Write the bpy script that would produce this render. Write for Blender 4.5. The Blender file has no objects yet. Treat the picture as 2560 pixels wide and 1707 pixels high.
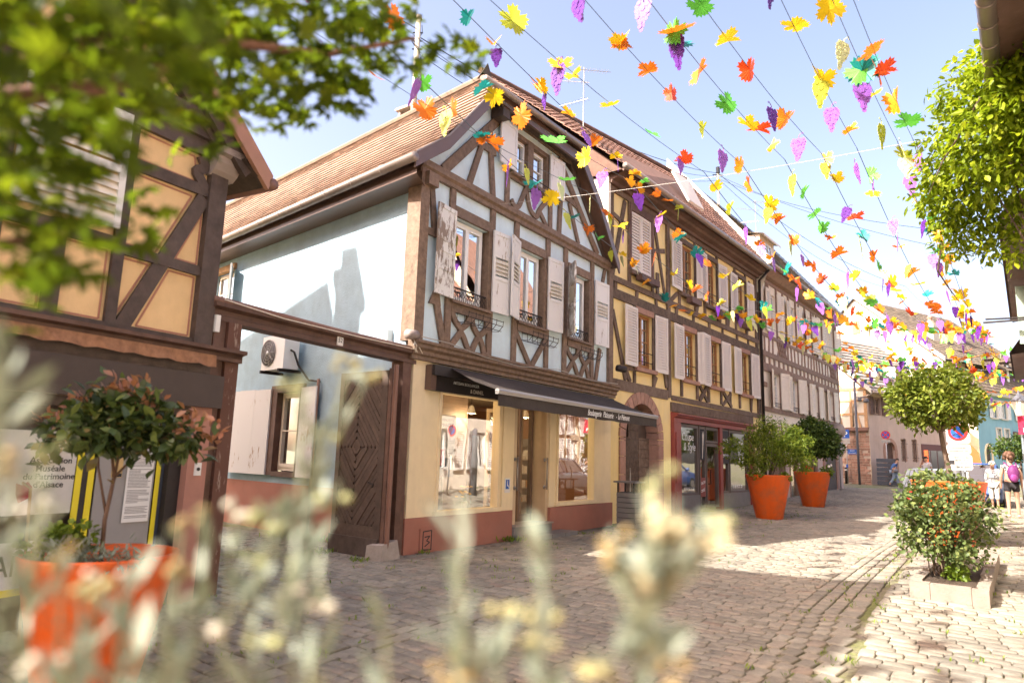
import bpy, math, random
import numpy as np
from mathutils import Vector, Matrix
random.seed(7); RNG = np.random.default_rng(7)
R = math.radians
SC = bpy.context.scene
COL = SC.collection

# ------------------------------------------------------------------ camera
cam_d = bpy.data.cameras.new('camera'); cam = bpy.data.objects.new('camera', cam_d); COL.objects.link(cam)
SC.camera = cam
cam_d.lens = 24; cam_d.sensor_width = 36; cam_d.clip_start = 0.05; cam_d.clip_end = 3000
PITCH, ROLL, EYE = R(9.64), R(1.7), 1.6
_f = Vector((0, math.cos(PITCH), math.sin(PITCH))); _r = Vector((1, 0, 0)); _u = _r.cross(_f)
_r2 = _r*math.cos(ROLL) + _u*math.sin(ROLL); _u2 = -_r*math.sin(ROLL) + _u*math.cos(ROLL)
cam.matrix_world = Matrix(((_r2.x, _u2.x, -_f.x, 0), (_r2.y, _u2.y, -_f.y, 0), (_r2.z, _u2.z, -_f.z, EYE), (0, 0, 0, 1)))
cam_d.dof.use_dof = True; cam_d.dof.focus_distance = 15.0; cam_d.dof.aperture_fstop = 1.3
cam_d.dof.aperture_blades = 0

# ------------------------------------------------------------------ world, sun, exposure
SUN_EL = R(41.0); SUN_H = Vector((-0.896, -0.444))
W = bpy.data.worlds.new('World'); SC.world = W; W.use_nodes = True
nt = W.node_tree; nt.nodes.clear()
out = nt.nodes.new('ShaderNodeOutputWorld'); bg = nt.nodes.new('ShaderNodeBackground'); sky = nt.nodes.new('ShaderNodeTexSky')
sky.sky_type = 'NISHITA'; sky.sun_disc = False; sky.sun_elevation = SUN_EL
sky.sun_rotation = math.atan2(SUN_H.x, SUN_H.y); sky.altitude = 200; sky.air_density = 0.9; sky.dust_density = 5.5; sky.ozone_density = 1.5
bg.inputs['Strength'].default_value = 0.14
wb = nt.nodes.new('ShaderNodeMix'); wb.data_type = 'RGBA'; wb.blend_type = 'MULTIPLY'; wb.inputs[0].default_value = 1.0; wb.inputs[7].default_value = (1.17, 0.98, 0.90, 1)   # white balance of the daylight
nt.links.new(sky.outputs[0], wb.inputs[6]); nt.links.new(wb.outputs[2], bg.inputs[0]); nt.links.new(bg.outputs[0], out.inputs[0])
sun_d = bpy.data.lights.new('sun', 'SUN'); sun = bpy.data.objects.new('sun', sun_d); COL.objects.link(sun)
sun_d.energy = 4.1; sun_d.angle = R(0.55); sun_d.color = (1.0, 0.94, 0.85)
_s = Vector((SUN_H.x*math.cos(SUN_EL), SUN_H.y*math.cos(SUN_EL), math.sin(SUN_EL)))
sun.rotation_euler = _s.to_track_quat('Z', 'Y').to_euler(); sun.location = _s*60
vs = SC.view_settings; vs.view_transform = 'Standard'; vs.look = 'None'; vs.exposure = 1.95; vs.gamma = 1.0
vs.use_curve_mapping = False
SC.cycles.use_denoising = True; SC.cycles.max_bounces = 8; SC.cycles.transparent_max_bounces = 24
SC.cycles.diffuse_bounces = 4; SC.cycles.glossy_bounces = 4; SC.cycles.sample_clamp_indirect = 6.0
SC.cycles.caustics_reflective = False; SC.cycles.caustics_refractive = False

# ------------------------------------------------------------------ object helpers
ORG = {}                                           # world origin of every object that parents others
def thing(name, label, cat, loc, group=None):
    o = bpy.data.objects.new(name, None); COL.objects.link(o)
    o.location = loc; o.empty_display_size = 0.2
    o['label'] = label; o['category'] = cat
    if group: o['group'] = group
    ORG[o] = Vector(loc)
    return o
def tag(o, label, cat, group=None):
    o['label'] = label; o['category'] = cat
    if group: o['group'] = group
    return o
def link(name, me, parent=None, loc=(0, 0, 0), mat=None, rot=None, scale=None):
    o = bpy.data.objects.new(name, me); COL.objects.link(o)
    if parent is not None:
        o.parent = parent; ORG[o] = ORG[parent]
        o.location = Vector(loc) - (ORG[parent] if loc != (0, 0, 0) else Vector((0, 0, 0)))
        if loc != (0, 0, 0): ORG[o] = Vector(loc)
    else:
        o.location = loc; ORG[o] = Vector(loc)
    if mat is not None:
        if not me.materials: me.materials.append(mat)
    if rot is not None: o.rotation_euler = rot
    if scale is not None: o.scale = scale
    return o
class Fr:
    """vertical facade frame: u along the wall, w outward, v up; a = heading from +Y towards +X"""
    def __init__(s, o, a):
        a = R(a); s.o = Vector((o[0], o[1], 0)); s.u = Vector((math.sin(a), math.cos(a), 0)); s.n = Vector((s.u.y, -s.u.x, 0)); s.z = Vector((0, 0, 1)); s.ang = a
    def P(s, u, w, v): return s.o + s.u*u + s.n*w + Vector((0, 0, v))
    def mat(s, u, w, v):                            # matrix with x=u, y=-n (inward), z=up
        p = s.P(u, w, v)
        return Matrix(((s.u.x, -s.n.x, 0, p.x), (s.u.y, -s.n.y, 0, p.y), (0, 0, 1, p.z), (0, 0, 0, 1)))
    @property
    def rz(s): return math.pi/2 - s.ang
class Ax:                                           # plain axis frame (x,y,z) at a point, rotated about z
    def __init__(s, o, rz=0):
        s.o = Vector(o); c, q = math.cos(rz), math.sin(rz); s.u = Vector((c, q, 0)); s.n = Vector((-q, c, 0)); s.rz = rz
    def P(s, x, y, z): return s.o + s.u*x + s.n*y + Vector((0, 0, z))
class MB:
    def __init__(s): s.v = []; s.f = []; s.sm = False; s.tint = []
    def add(s, vs, fs):
        n = len(s.v); s.v += [tuple(p) for p in vs]; s.f += [tuple(i+n for i in f) for f in fs]; return s
    def box(s, fr, u0, u1, w0, w1, v0, v1):
        P = fr.P
        s.add([P(u0, w0, v0), P(u1, w0, v0), P(u1, w1, v0), P(u0, w1, v0), P(u0, w0, v1), P(u1, w0, v1), P(u1, w1, v1), P(u0, w1, v1)],
              [(0, 3, 2, 1), (4, 5, 6, 7), (0, 1, 5, 4), (1, 2, 6, 5), (2, 3, 7, 6), (3, 0, 4, 7)]); return s
    def prism(s, fr, poly, w0, w1):
        n = len(poly); vs = [fr.P(u, w0, v) for u, v in poly] + [fr.P(u, w1, v) for u, v in poly]
        s.add(vs, [tuple(range(n))[::-1], tuple(range(n, 2*n))] + [(i, (i+1) % n, n+(i+1) % n, n+i) for i in range(n)]); return s
    def hexa(s, p):                                 # 8 points: bottom ring then top ring
        s.add(p, [(0, 3, 2, 1), (4, 5, 6, 7), (0, 1, 5, 4), (1, 2, 6, 5), (2, 3, 7, 6), (3, 0, 4, 7)]); return s
    def beam(s, fr, u0, v0, u1, v1, wd, w0, w1, j=0.006):
        d = Vector((u1-u0, v1-v0)); d.normalize(); q = Vector((-d.y, d.x))*wd/2
        rj = lambda: random.uniform(-j, j)
        pl = [(u0+q.x+rj(), v0+q.y+rj()), (u0-q.x+rj(), v0-q.y+rj()), (u1-q.x+rj(), v1-q.y+rj()), (u1+q.x+rj(), v1+q.y+rj())]
        return s.prism(fr, pl, w0, w1)
    def ribbon(s, fr, pts, wd, w0, w1):             # curved timber
        L = []; Rr = []
        for i, p in enumerate(pts):
            a = Vector(pts[max(i-1, 0)]); b = Vector(pts[min(i+1, len(pts)-1)]); d = (b-a); d.normalize()
            q = Vector((-d.y, d.x))*wd/2; L.append((p[0]+q.x, p[1]+q.y)); Rr.append((p[0]-q.x, p[1]-q.y))
        n = len(pts); vs = []
        for i in range(n):
            vs += [fr.P(*(L[i][0], w1, L[i][1])), fr.P(Rr[i][0], w1, Rr[i][1]), fr.P(Rr[i][0], w0, Rr[i][1]), fr.P(L[i][0], w0, L[i][1])]
        fs = [(0, 1, 2, 3), (4*n-1, 4*n-2, 4*n-3, 4*n-4)]
        for i in range(n-1):
            for k in range(4):
                fs.append((4*i+k, 4*i+4+k, 4*i+4+(k+1) % 4, 4*i+(k+1) % 4))
        return s.add(vs, fs)
    def tube(s, path, r, n=8, cap=True):
        path = [Vector(p) for p in path]; m = len(path); rr = r if hasattr(r, '__len__') else [r]*m
        base = len(s.v); ref = None; vs = []; fs = []
        for i, p in enumerate(path):
            d = (path[min(i+1, m-1)] - path[max(i-1, 0)]).normalized()
            if ref is None: ref = d.orthogonal().normalized()
            x = (ref - d*ref.dot(d))
            x = x.normalized() if x.length > 1e-6 else d.orthogonal().normalized(); ref = x
            y = d.cross(x)
            for k in range(n):
                a = 2*math.pi*k/n; vs.append(p + (x*math.cos(a)+y*math.sin(a))*rr[i])
        for i in range(m-1):
            for k in range(n): fs.append((i*n+k, i*n+(k+1) % n, (i+1)*n+(k+1) % n, (i+1)*n+k))
        if cap: fs += [tuple(range(n))[::-1], tuple(range((m-1)*n, m*n))]
        return s.add(vs, fs)
    def lathe(s, c, prof, n=24, cap=True):
        c = Vector(c); vs = []; fs = []; m = len(prof)
        for r, z in prof:
            for k in range(n):
                a = 2*math.pi*k/n; vs.append(c + Vector((r*math.cos(a), r*math.sin(a), z)))
        for i in range(m-1):
            for k in range(n): fs.append((i*n+k, i*n+(k+1) % n, (i+1)*n+(k+1) % n, (i+1)*n+k))
        if cap: fs += [tuple(range(n))[::-1], tuple(range((m-1)*n, m*n))]
        return s.add(vs, fs)
    def ball(s, c, r, n=8, m=6, sq=(1, 1, 1)):
        prof = [(max(1e-4, math.sin(math.pi*i/m))*r, -math.cos(math.pi*i/m)*r) for i in range(m+1)]
        b = len(s.v); s.lathe((0, 0, 0), prof, n, False); c = Vector(c)
        for i in range(b, len(s.v)):
            x, y, z = s.v[i]; s.v[i] = (c.x+x*sq[0], c.y+y*sq[1], c.z+z*sq[2])
        return s
    def mesh(s, name, org=Vector((0, 0, 0))):
        me = bpy.data.meshes.new(name)
        me.from_pydata([(x-org.x, y-org.y, z-org.z) for x, y, z in s.v], [], s.f)
        if s.sm:
            for p in me.polygons: p.use_smooth = True
        if s.tint:
            at = me.attributes.new('tint', 'FLOAT', 'FACE'); at.data.foreach_set('value', np.array(s.tint, dtype=np.float32))
        me.update(); return me
    def build(s, name, mat, parent=None, loc=None):
        org = ORG[parent] if parent is not None else (Vector(loc) if loc is not None else Vector(s.v[0]))
        me = s.mesh(name, org); me.materials.append(mat)
        o = bpy.data.objects.new(name, me); COL.objects.link(o)
        if parent is not None: o.parent = parent
        else: o.location = org
        ORG[o] = org
        return o
def fast_mesh(name, V, F, mat, tint=None, smooth=False):
    """V (n,3) array, F (m,4 or 3) int array"""
    me = bpy.data.meshes.new(name); k = F.shape[1]
    me.vertices.add(len(V)); me.vertices.foreach_set('co', np.ascontiguousarray(V, dtype=np.float32).ravel())
    me.loops.add(F.size); me.loops.foreach_set('vertex_index', np.ascontiguousarray(F, dtype=np.int32).ravel())
    me.polygons.add(len(F)); me.polygons.foreach_set('loop_start', np.arange(0, F.size, k, dtype=np.int32))
    if smooth: me.polygons.foreach_set('use_smooth', np.ones(len(F), dtype=bool))
    if tint is not None:
        at = me.attributes.new('tint', 'FLOAT', 'FACE'); at.data.foreach_set('value', np.asarray(tint, dtype=np.float32))
    me.update(calc_edges=True); me.materials.append(mat); return me
def smooth(o):
    for p in o.data.polygons: p.use_smooth = True
    return o
def text(body, fr, u, w, v, size, mat, parent, align='LEFT', shear=0.0, xs=1.0, name='lettering', rot=0.0, bold=0.0):
    c = bpy.data.curves.new(name, 'FONT'); c.body = body; c.size = size; c.extrude = 0.0015; c.align_x = align; c.shear = shear; c.offset = bold
    c.resolution_u = 3
    tmp = bpy.data.objects.new(name, c); me = bpy.data.meshes.new_from_object(tmp); bpy.data.objects.remove(tmp); bpy.data.curves.remove(c)
    me.materials.clear(); me.materials.append(mat)
    o = bpy.data.objects.new(name, me); COL.objects.link(o); o.parent = parent
    p = fr.P(u, w, v) - ORG[parent]
    x = fr.u; n = fr.n
    if rot: x = (fr.u*math.cos(rot) + Vector((0, 0, 1))*math.sin(rot))
    z = n; y = z.cross(x)
    o.matrix_local = Matrix(((x.x*xs, y.x, z.x, p.x), (x.y*xs, y.y, z.y, p.y), (x.z*xs, y.z, z.z, p.z), (0, 0, 0, 1)))
    return o

# ------------------------------------------------------------------ materials
MATS = {}
def nodes(name):
    m = bpy.data.materials.new(name); m.use_nodes = True; t = m.node_tree; t.nodes.clear()
    o = t.nodes.new('ShaderNodeOutputMaterial'); MATS[name] = m
    return m, t, o
def N(t, kind, **kw):
    n = t.nodes.new(kind)
    for k, v in kw.items():
        if k in ('i',):
            for a, b in v.items(): n.inputs[a].default_value = b
        else: setattr(n, k, v)
    return n
def ramp(t, fac, stops):
    r = t.nodes.new('ShaderNodeValToRGB'); e = r.color_ramp.elements
    while len(e) < len(stops): e.new(0.5)
    for el, (p, c) in zip(e, stops): el.position = p; el.color = (*c, 1) if len(c) == 3 else c
    t.links.new(fac, r.inputs[0]); return r.outputs[0]
def mixc(t, fac, a, b, mode='MIX'):
    m = t.nodes.new('ShaderNodeMix'); m.data_type = 'RGBA'; m.blend_type = mode
    for sock, val in ((m.inputs[0], fac), (m.inputs[6], a), (m.inputs[7], b)):
        if hasattr(val, 'is_linked'): t.links.new(val, sock)
        elif isinstance(val, (int, float)): sock.default_value = val
        else: sock.default_value = (*val, 1)
    return m.outputs[2]
def surf(name, col, rough=0.8, var=0.12, scale=6.0, dirt=None, dirt_amt=0.3, bump=0.0, bscale=60.0, stretch=None, spec=0.3, metal=0.0, tint=0.0, objrand=0.0, dark=None, dscale=1.3, streak=0.00):
    """general painted / mineral / wooden surface: base colour, tonal variation, patchy dirt, fine relief"""
    m, t, o = nodes(name)
    b = N(t, 'ShaderNodeBsdfPrincipled'); b.inputs['Roughness'].default_value = rough; b.inputs['Specular IOR Level'].default_value = spec; b.inputs['Metallic'].default_value = metal
    tc = N(t, 'ShaderNodeTexCoord'); vec = tc.outputs['Object']
    if stretch:
        mp = N(t, 'ShaderNodeMapping'); mp.inputs['Scale'].default_value = stretch; t.links.new(vec, mp.inputs[0]); vec2 = mp.outputs[0]
    else: vec2 = vec
    n1 = N(t, 'ShaderNodeTexNoise', i={'Scale': scale, 'Detail': 6.0, 'Roughness': 0.65}); t.links.new(vec2, n1.inputs[0])
    lo = tuple(max(0, c*(1-var)) for c in col); hi = tuple(min(1, c*(1+var)) for c in col)
    c = ramp(t, n1.outputs[0], [(0.3, lo), (0.7, hi)])
    if dirt:
        n2 = N(t, 'ShaderNodeTexNoise', i={'Scale': dscale, 'Detail': 8.0, 'Roughness': 0.7}); t.links.new(vec, n2.inputs[0])
        f = ramp(t, n2.outputs[0], [(0.45, (0, 0, 0)), (0.75, (dirt_amt,)*3)])
        c = mixc(t, f, c, dirt)
    if streak:
        mp2 = N(t, 'ShaderNodeMapping'); mp2.inputs['Scale'].default_value = (1.1, 1.1, 0.16); t.links.new(vec, mp2.inputs[0])
        n4 = N(t, 'ShaderNodeTexNoise', i={'Scale': 1.6, 'Detail': 7.0, 'Roughness': 0.72}); t.links.new(mp2.outputs[0], n4.inputs[0])
        c = mixc(t, 1.0, c, ramp(t, n4.outputs[0], [(0.32, (1-streak,)*3), (0.52, (1.0, 1.0, 1.0)), (0.75, (1+streak*.25,)*3)]), 'MULTIPLY')
    if tint or objrand:
        if tint:
            at = N(t, 'ShaderNodeAttribute', attribute_name='tint'); src = at.outputs['Fac']; amt = tint
        else:
            oi = N(t, 'ShaderNodeObjectInfo'); src = oi.outputs['Random']; amt = objrand
        mr = N(t, 'ShaderNodeMapRange', i={'To Min': 1-amt, 'To Max': 1+amt}); t.links.new(src, mr.inputs[0])
        c = mixc(t, 1.0, c, mr.outputs[0], 'MULTIPLY')
    t.links.new(c, b.inputs['Base Color'])
    if bump:
        n3 = N(t, 'ShaderNodeTexNoise', i={'Scale': bscale, 'Detail': 4.0}); t.links.new(vec2, n3.inputs[0])
        bp = N(t, 'ShaderNodeBump', i={'Strength': bump, 'Distance': 0.02}); t.links.new(n3.outputs[0], bp.inputs['Height']); t.links.new(bp.outputs[0], b.inputs['Normal'])
    t.links.new(b.outputs[0], o.inputs[0]); return m
def peeled(name, paint, wood, amt=0.5, scale=14.0, stretch=(1, 1, 0.25), rough=0.7):
    """flaking paint that lets the bare wood show"""
    m, t, o = nodes(name)
    b = N(t, 'ShaderNodeBsdfPrincipled', i={'Roughness': rough}); b.inputs['Specular IOR Level'].default_value = 0.25
    tc = N(t, 'ShaderNodeTexCoord'); mp = N(t, 'ShaderNodeMapping'); mp.inputs['Scale'].default_value = stretch; t.links.new(tc.outputs['Object'], mp.inputs[0])
    n1 = N(t, 'ShaderNodeTexNoise', i={'Scale': scale, 'Detail': 10.0, 'Roughness': 0.75}); t.links.new(mp.outputs[0], n1.inputs[0])
    n2 = N(t, 'ShaderNodeTexNoise', i={'Scale': 1.6, 'Detail': 3.0}); t.links.new(tc.outputs['Object'], n2.inputs[0])
    ad = N(t, 'ShaderNodeMath', operation='ADD'); t.links.new(n1.outputs[0], ad.inputs[0]); 
    sb = N(t, 'ShaderNodeMath', operation='MULTIPLY'); t.links.new(n2.outputs[0], sb.inputs[0]); sb.inputs[1].default_value = 0.6; t.links.new(sb.outputs[0], ad.inputs[1])
    th = 1.12 - 0.28*amt
    f = ramp(t, ad.outputs[0], [(min(.95, th-0.02-0.1), (0, 0, 0)), (min(.99, th-0.1+0.03), (1, 1, 1))])
    c = mixc(t, f, paint, wood); t.links.new(c, b.inputs['Base Color'])
    bp = N(t, 'ShaderNodeBump', i={'Strength': 0.25, 'Distance': 0.01}); bp.invert = True; t.links.new(f, bp.inputs['Height']); t.links.new(bp.outputs[0], b.inputs['Normal'])
    t.links.new(b.outputs[0], o.inputs[0]); return m
def leafmat(name, stops, trans=0.45, rough=0.45, gloss=0.25):
    m, t, o = nodes(name)
    at = N(t, 'ShaderNodeAttribute', attribute_name='tint'); c = ramp(t, at.outputs['Fac'], stops)
    b = N(t, 'ShaderNodeBsdfPrincipled', i={'Roughness': rough}); b.inputs['Specular IOR Level'].default_value = gloss
    t.links.new(c, b.inputs['Base Color'])
    tr = N(t, 'ShaderNodeBsdfTranslucent'); tcol = mixc(t, 1.0, c, (1.0, 1.0, 0.55), 'MULTIPLY')
    t.links.new(tcol, tr.inputs[0])
    mx = N(t, 'ShaderNodeMixShader'); mx.inputs[0].default_value = trans
    t.links.new(b.outputs[0], mx.inputs[1]); t.links.new(tr.outputs[0], mx.inputs[2]); t.links.new(mx.outputs[0], o.inputs[0]); return m
def paper(name, col, trans=0.35):
    m, t, o = nodes(name)
    d = N(t, 'ShaderNodeBsdfPrincipled', i={'Base Color': (*col, 1), 'Roughness': 0.4}); d.inputs['Specular IOR Level'].default_value = 0.35
    tr = N(t, 'ShaderNodeBsdfTranslucent', i={'Color': (*col, 1)})
    mx = N(t, 'ShaderNodeMixShader'); mx.inputs[0].default_value = trans
    t.links.new(d.outputs[0], mx.inputs[1]); t.links.new(tr.outputs[0], mx.inputs[2]); t.links.new(mx.outputs[0], o.inputs[0]); return m
def glass(name, tintc=(0.85, 0.9, 0.88), refl=1.0, ior=1.5, rough=0.01):
    m, t, o = nodes(name)
    tr = N(t, 'ShaderNodeBsdfTransparent', i={'Color': (*tintc, 1)}); gl = N(t, 'ShaderNodeBsdfGlossy', i={'Roughness': rough, 'Color': (1, 1, 1, 1)})
    fr = N(t, 'ShaderNodeFresnel', i={'IOR': ior}); mu = N(t, 'ShaderNodeMath', operation='MULTIPLY'); mu.inputs[1].default_value = refl; mu.use_clamp = True
    tc = N(t, 'ShaderNodeTexCoord'); n = N(t, 'ShaderNodeTexNoise', i={'Scale': 1.4, 'Detail': 1.0}); t.links.new(tc.outputs['Object'], n.inputs[0])
    bp = N(t, 'ShaderNodeBump', i={'Strength': 0.04, 'Distance': 0.05}); t.links.new(n.outputs[0], bp.inputs['Height']); t.links.new(bp.outputs[0], gl.inputs['Normal'])
    t.links.new(fr.outputs[0], mu.inputs[0])
    mx = N(t, 'ShaderNodeMixShader'); t.links.new(mu.outputs[0], mx.inputs[0]); t.links.new(tr.outputs[0], mx.inputs[1]); t.links.new(gl.outputs[0], mx.inputs[2]); t.links.new(mx.outputs[0], o.inputs[0]); return m
def emis(name, col, st):
    m, t, o = nodes(name); e = N(t, 'ShaderNodeEmission', i={'Color': (*col, 1), 'Strength': st}); t.links.new(e.outputs[0], o.inputs[0]); return m
TIM = surf('timber_brown', (0.185, 0.124, 0.085), 0.7, 0.38, 11.0, dirt=(0.23, 0.16, 0.12), dirt_amt=0.5, bump=0.25, bscale=25, stretch=(1, 1, 1), objrand=0.12)
TIMOLD = surf('timber_weathered', (0.135, 0.093, 0.067), 0.85, 0.45, 9.0, dirt=(0.24, 0.18, 0.14), dirt_amt=0.6, bump=0.6, bscale=22, objrand=0.22)
TIMDK = surf('timber_dark', (0.078, 0.054, 0.044), 0.6, 0.3, 7.0, dirt=(0.13, 0.10, 0.085), dirt_amt=0.5, bump=0.3, bscale=20, objrand=0.12)
TIMRED = surf('timber_redbrown', (0.112, 0.060, 0.042), 0.6, 0.25, 6.0, dirt=(0.25, 0.15, 0.12), dirt_amt=0.5, bump=0.25, bscale=25, objrand=0.1)
TIMLT = surf('timber_honey', (0.42, 0.25, 0.13), 0.75, 0.25, 6.0, bump=0.3, objrand=0.15)
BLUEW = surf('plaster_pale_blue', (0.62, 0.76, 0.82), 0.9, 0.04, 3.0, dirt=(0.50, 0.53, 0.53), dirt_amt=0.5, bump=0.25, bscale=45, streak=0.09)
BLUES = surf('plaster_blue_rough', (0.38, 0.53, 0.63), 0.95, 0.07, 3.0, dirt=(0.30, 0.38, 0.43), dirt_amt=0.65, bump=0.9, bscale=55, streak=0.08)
CREAM = surf('plaster_cream', (0.85, 0.70, 0.45), 0.85, 0.04, 3.0, dirt=(0.66, 0.52, 0.33), dirt_amt=0.35, bump=0.10, bscale=70, streak=0.08)
YELW = surf('plaster_yellow', (0.87, 0.68, 0.31), 0.9, 0.05, 2.0, dirt=(0.72, 0.60, 0.38), dirt_amt=0.5, bump=0.15, bscale=60, streak=0.10)
OCHRE = surf('plaster_ochre', (0.80, 0.55, 0.28), 0.9, 0.06, 2.5, dirt=(0.60, 0.40, 0.22), dirt_amt=0.3, bump=0.2, bscale=60, streak=0.08)
WHITEW = surf('plaster_offwhite', (0.82, 0.74, 0.62), 0.9, 0.05, 2.0, dirt=(0.6, 0.53, 0.45), dirt_amt=0.4, bump=0.15, streak=0.10)
PINKW = surf('plaster_pink', (0.55, 0.41, 0.34), 0.9, 0.07, 1.5, dirt=(0.47, 0.35, 0.29), dirt_amt=0.5, bump=0.15, streak=0.11)
BRIGHTW = surf('plaster_white', (0.60, 0.55, 0.475), 0.9, 0.04, 1.2, dirt=(0.62, 0.57, 0.5), dirt_amt=0.4, bump=0.12, streak=0.08)
SKYB = surf('plaster_sky_blue', (0.24, 0.43, 0.50), 0.9, 0.06, 1.5, dirt=(0.32, 0.47, 0.51), dirt_amt=0.4, bump=0.15, streak=0.10)
PLINTH = surf('plinth_red', (0.37, 0.155, 0.11), 0.75, 0.08, 3.0, dirt=(0.30, 0.17, 0.13), dirt_amt=0.5, bump=0.12)
SANDST = surf('sandstone_pink', (0.40, 0.23, 0.17), 0.85, 0.18, 6.0, dirt=(0.28, 0.17, 0.13), dirt_amt=0.5, bump=0.4, objrand=0.12)
TILE = surf('roof_tile_terracotta', (0.275, 0.185, 0.13), 0.75, 0.22, 3.0, dirt=(0.20, 0.13, 0.10), dirt_amt=0.65, bump=0.25, bscale=30, objrand=0.0, tint=0.28, dscale=0.9)
TILEO = surf('roof_tile_single', (0.275, 0.185, 0.13), 0.75, 0.22, 3.0, dirt=(0.20, 0.13, 0.10), dirt_amt=0.65, bump=0.25, bscale=30, objrand=0.28)
TILEB = surf('roof_tile_brown', (0.235, 0.125, 0.088), 0.8, 0.25, 3.0, dirt=(0.11, 0.085, 0.07), dirt_amt=0.6, bump=0.3, tint=0.35)
TILEBO = surf('roof_tile_brown_single', (0.235, 0.125, 0.088), 0.8, 0.25, 3.0, dirt=(0.11, 0.085, 0.07), dirt_amt=0.6, bump=0.3, objrand=0.35)
TILED = surf('roof_tile_grey', (0.15, 0.115, 0.085), 0.85, 0.25, 3.0, dirt=(0.23, 0.18, 0.10), dirt_amt=0.6, bump=0.3, tint=0.3)
WHITEP = surf('white_paint', (0.74, 0.72, 0.68), 0.5, 0.04, 6.0, dirt=(0.55, 0.5, 0.45), dirt_amt=0.25, spec=0.4)
LILACP = surf('shutter_paint_pinkish', (0.74, 0.675, 0.61), 0.6, 0.05, 6.0, dirt=(0.56, 0.48, 0.45), dirt_amt=0.35)
CREAMP = surf('shutter_paint_cream', (0.78, 0.70, 0.59), 0.6, 0.06, 6.0, dirt=(0.56, 0.48, 0.38), dirt_amt=0.35)
PEEL = peeled('peeling_white_paint', (0.73, 0.71, 0.67), (0.27, 0.21, 0.165), 0.72)
PEELS = peeled('peeling_slat_paint', (0.66, 0.60, 0.50), (0.40, 0.31, 0.22), 0.4)
PEELL = peeled('light_peeling_paint', (0.72, 0.70, 0.68), (0.36, 0.27, 0.20), 0.22)
PVC = surf('window_frame_white', (0.80, 0.79, 0.76), 0.35, 0.02, 4.0, spec=0.5)
OAK = surf('window_frame_oak', (0.34, 0.15, 0.045), 0.45, 0.15, 8.0, stretch=(1, 1, 0.3), spec=0.5)
IRON = surf('wrought_iron', (0.035, 0.028, 0.026), 0.6, 0.3, 20.0, metal=0.4)
ZINC = surf('gutter_zinc', (0.32, 0.26, 0.22), 0.45, 0.12, 5.0, metal=0.55, dirt=(0.18, 0.14, 0.11), dirt_amt=0.5)
BROWNM = surf('gutter_brown', (0.20, 0.10, 0.07), 0.45, 0.1, 5.0, spec=0.4)
BARGE = surf('barge_board_brown', (0.13, 0.078, 0.058), 0.35, 0.08, 4.0, spec=0.5)
ALU = surf('aluminium', (0.36, 0.34, 0.32), 0.5, 0.03, 6.0, metal=0.8)
BLACKF = surf('awning_fabric_black', (0.045, 0.034, 0.028), 0.75, 0.2, 14.0, dirt=(0.10, 0.085, 0.08), dirt_amt=0.4, bump=0.2, bscale=200)
DARKP = surf('dark_paint', (0.032, 0.026, 0.025), 0.55, 0.15, 8.0)
GREYT = surf('grey_tile', (0.20, 0.19, 0.185), 0.5, 0.1, 6.0, dirt=(0.13, 0.12, 0.11), dirt_amt=0.4)
GLASS = glass('window_glass', (0.72, 0.76, 0.76), 0.75)
SHOPG = glass('shop_glass', (0.96, 0.97, 0.95), 0.36)
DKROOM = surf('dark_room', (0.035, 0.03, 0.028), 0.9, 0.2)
CURT = surf('net_curtain', (0.62, 0.60, 0.57), 0.9, 0.10, 9.0, stretch=(6, 6, 0.3))
ORANGE = surf('orange_plastic', (0.68, 0.105, 0.008), 0.5, 0.06, 3.0, dirt=(0.30, 0.125, 0.06), dirt_amt=0.75, dscale=2.6, streak=0.14, bump=0.10, bscale=40, spec=0.45)
SOIL = surf('soil', (0.06, 0.042, 0.03), 0.95, 0.5, 30.0, bump=1.0, bscale=60)
BARK = surf('bark', (0.14, 0.10, 0.075), 0.9, 0.35, 20.0, bump=0.6, stretch=(1, 1, 0.3))
STONEG = surf('stone_grey', (0.36, 0.31, 0.27), 0.85, 0.15, 8.0, dirt=(0.2, 0.17, 0.14), dirt_amt=0.5, bump=0.4)
WHITELET = surf('white_lettering', (0.82, 0.81, 0.78), 0.6, 0.0)
BLACKLET = surf('black_lettering', (0.03, 0.028, 0.03), 0.6, 0.0)
# ------------------------------------------------------------------ street frame and ground
P0 = Vector((-1.646, 11.405, 0))
M = Fr(P0, 34.6); SD = Fr(P0, 133.1); G = Fr(P0, 28.3); T = Fr(P0, 37.0)
YF = Fr(M.P(7.45, -0.1, 0), 38.5)
def st(x, y):
    d = Vector((x, y, 0)) - T.o; return d.dot(T.u), d.dot(T.n)
def gz(x, y):
    b = float(np.interp(y, [-20, 0, 5, 10, 17, 25, 35, 60, 200], [-.9, -.3, -.15, 0, .02, .15, .48, .8, 1.0]))
    s_, t_ = st(x, y); q = min(1, max(0, (t_-5.2)/2.2)); q = q*q*(3-2*q)
    return b + q*float(np.interp(y, [4, 8, 13, 18, 24, 40, 60], [.0, .03, .16, .30, .22, .1, 0]))
def gp(x, y, dz=0): return Vector((x, y, gz(x, y)+dz))
def sp(s_, t_, dz=0):
    p = T.P(s_, t_, 0); return gp(p.x, p.y, dz)
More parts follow.
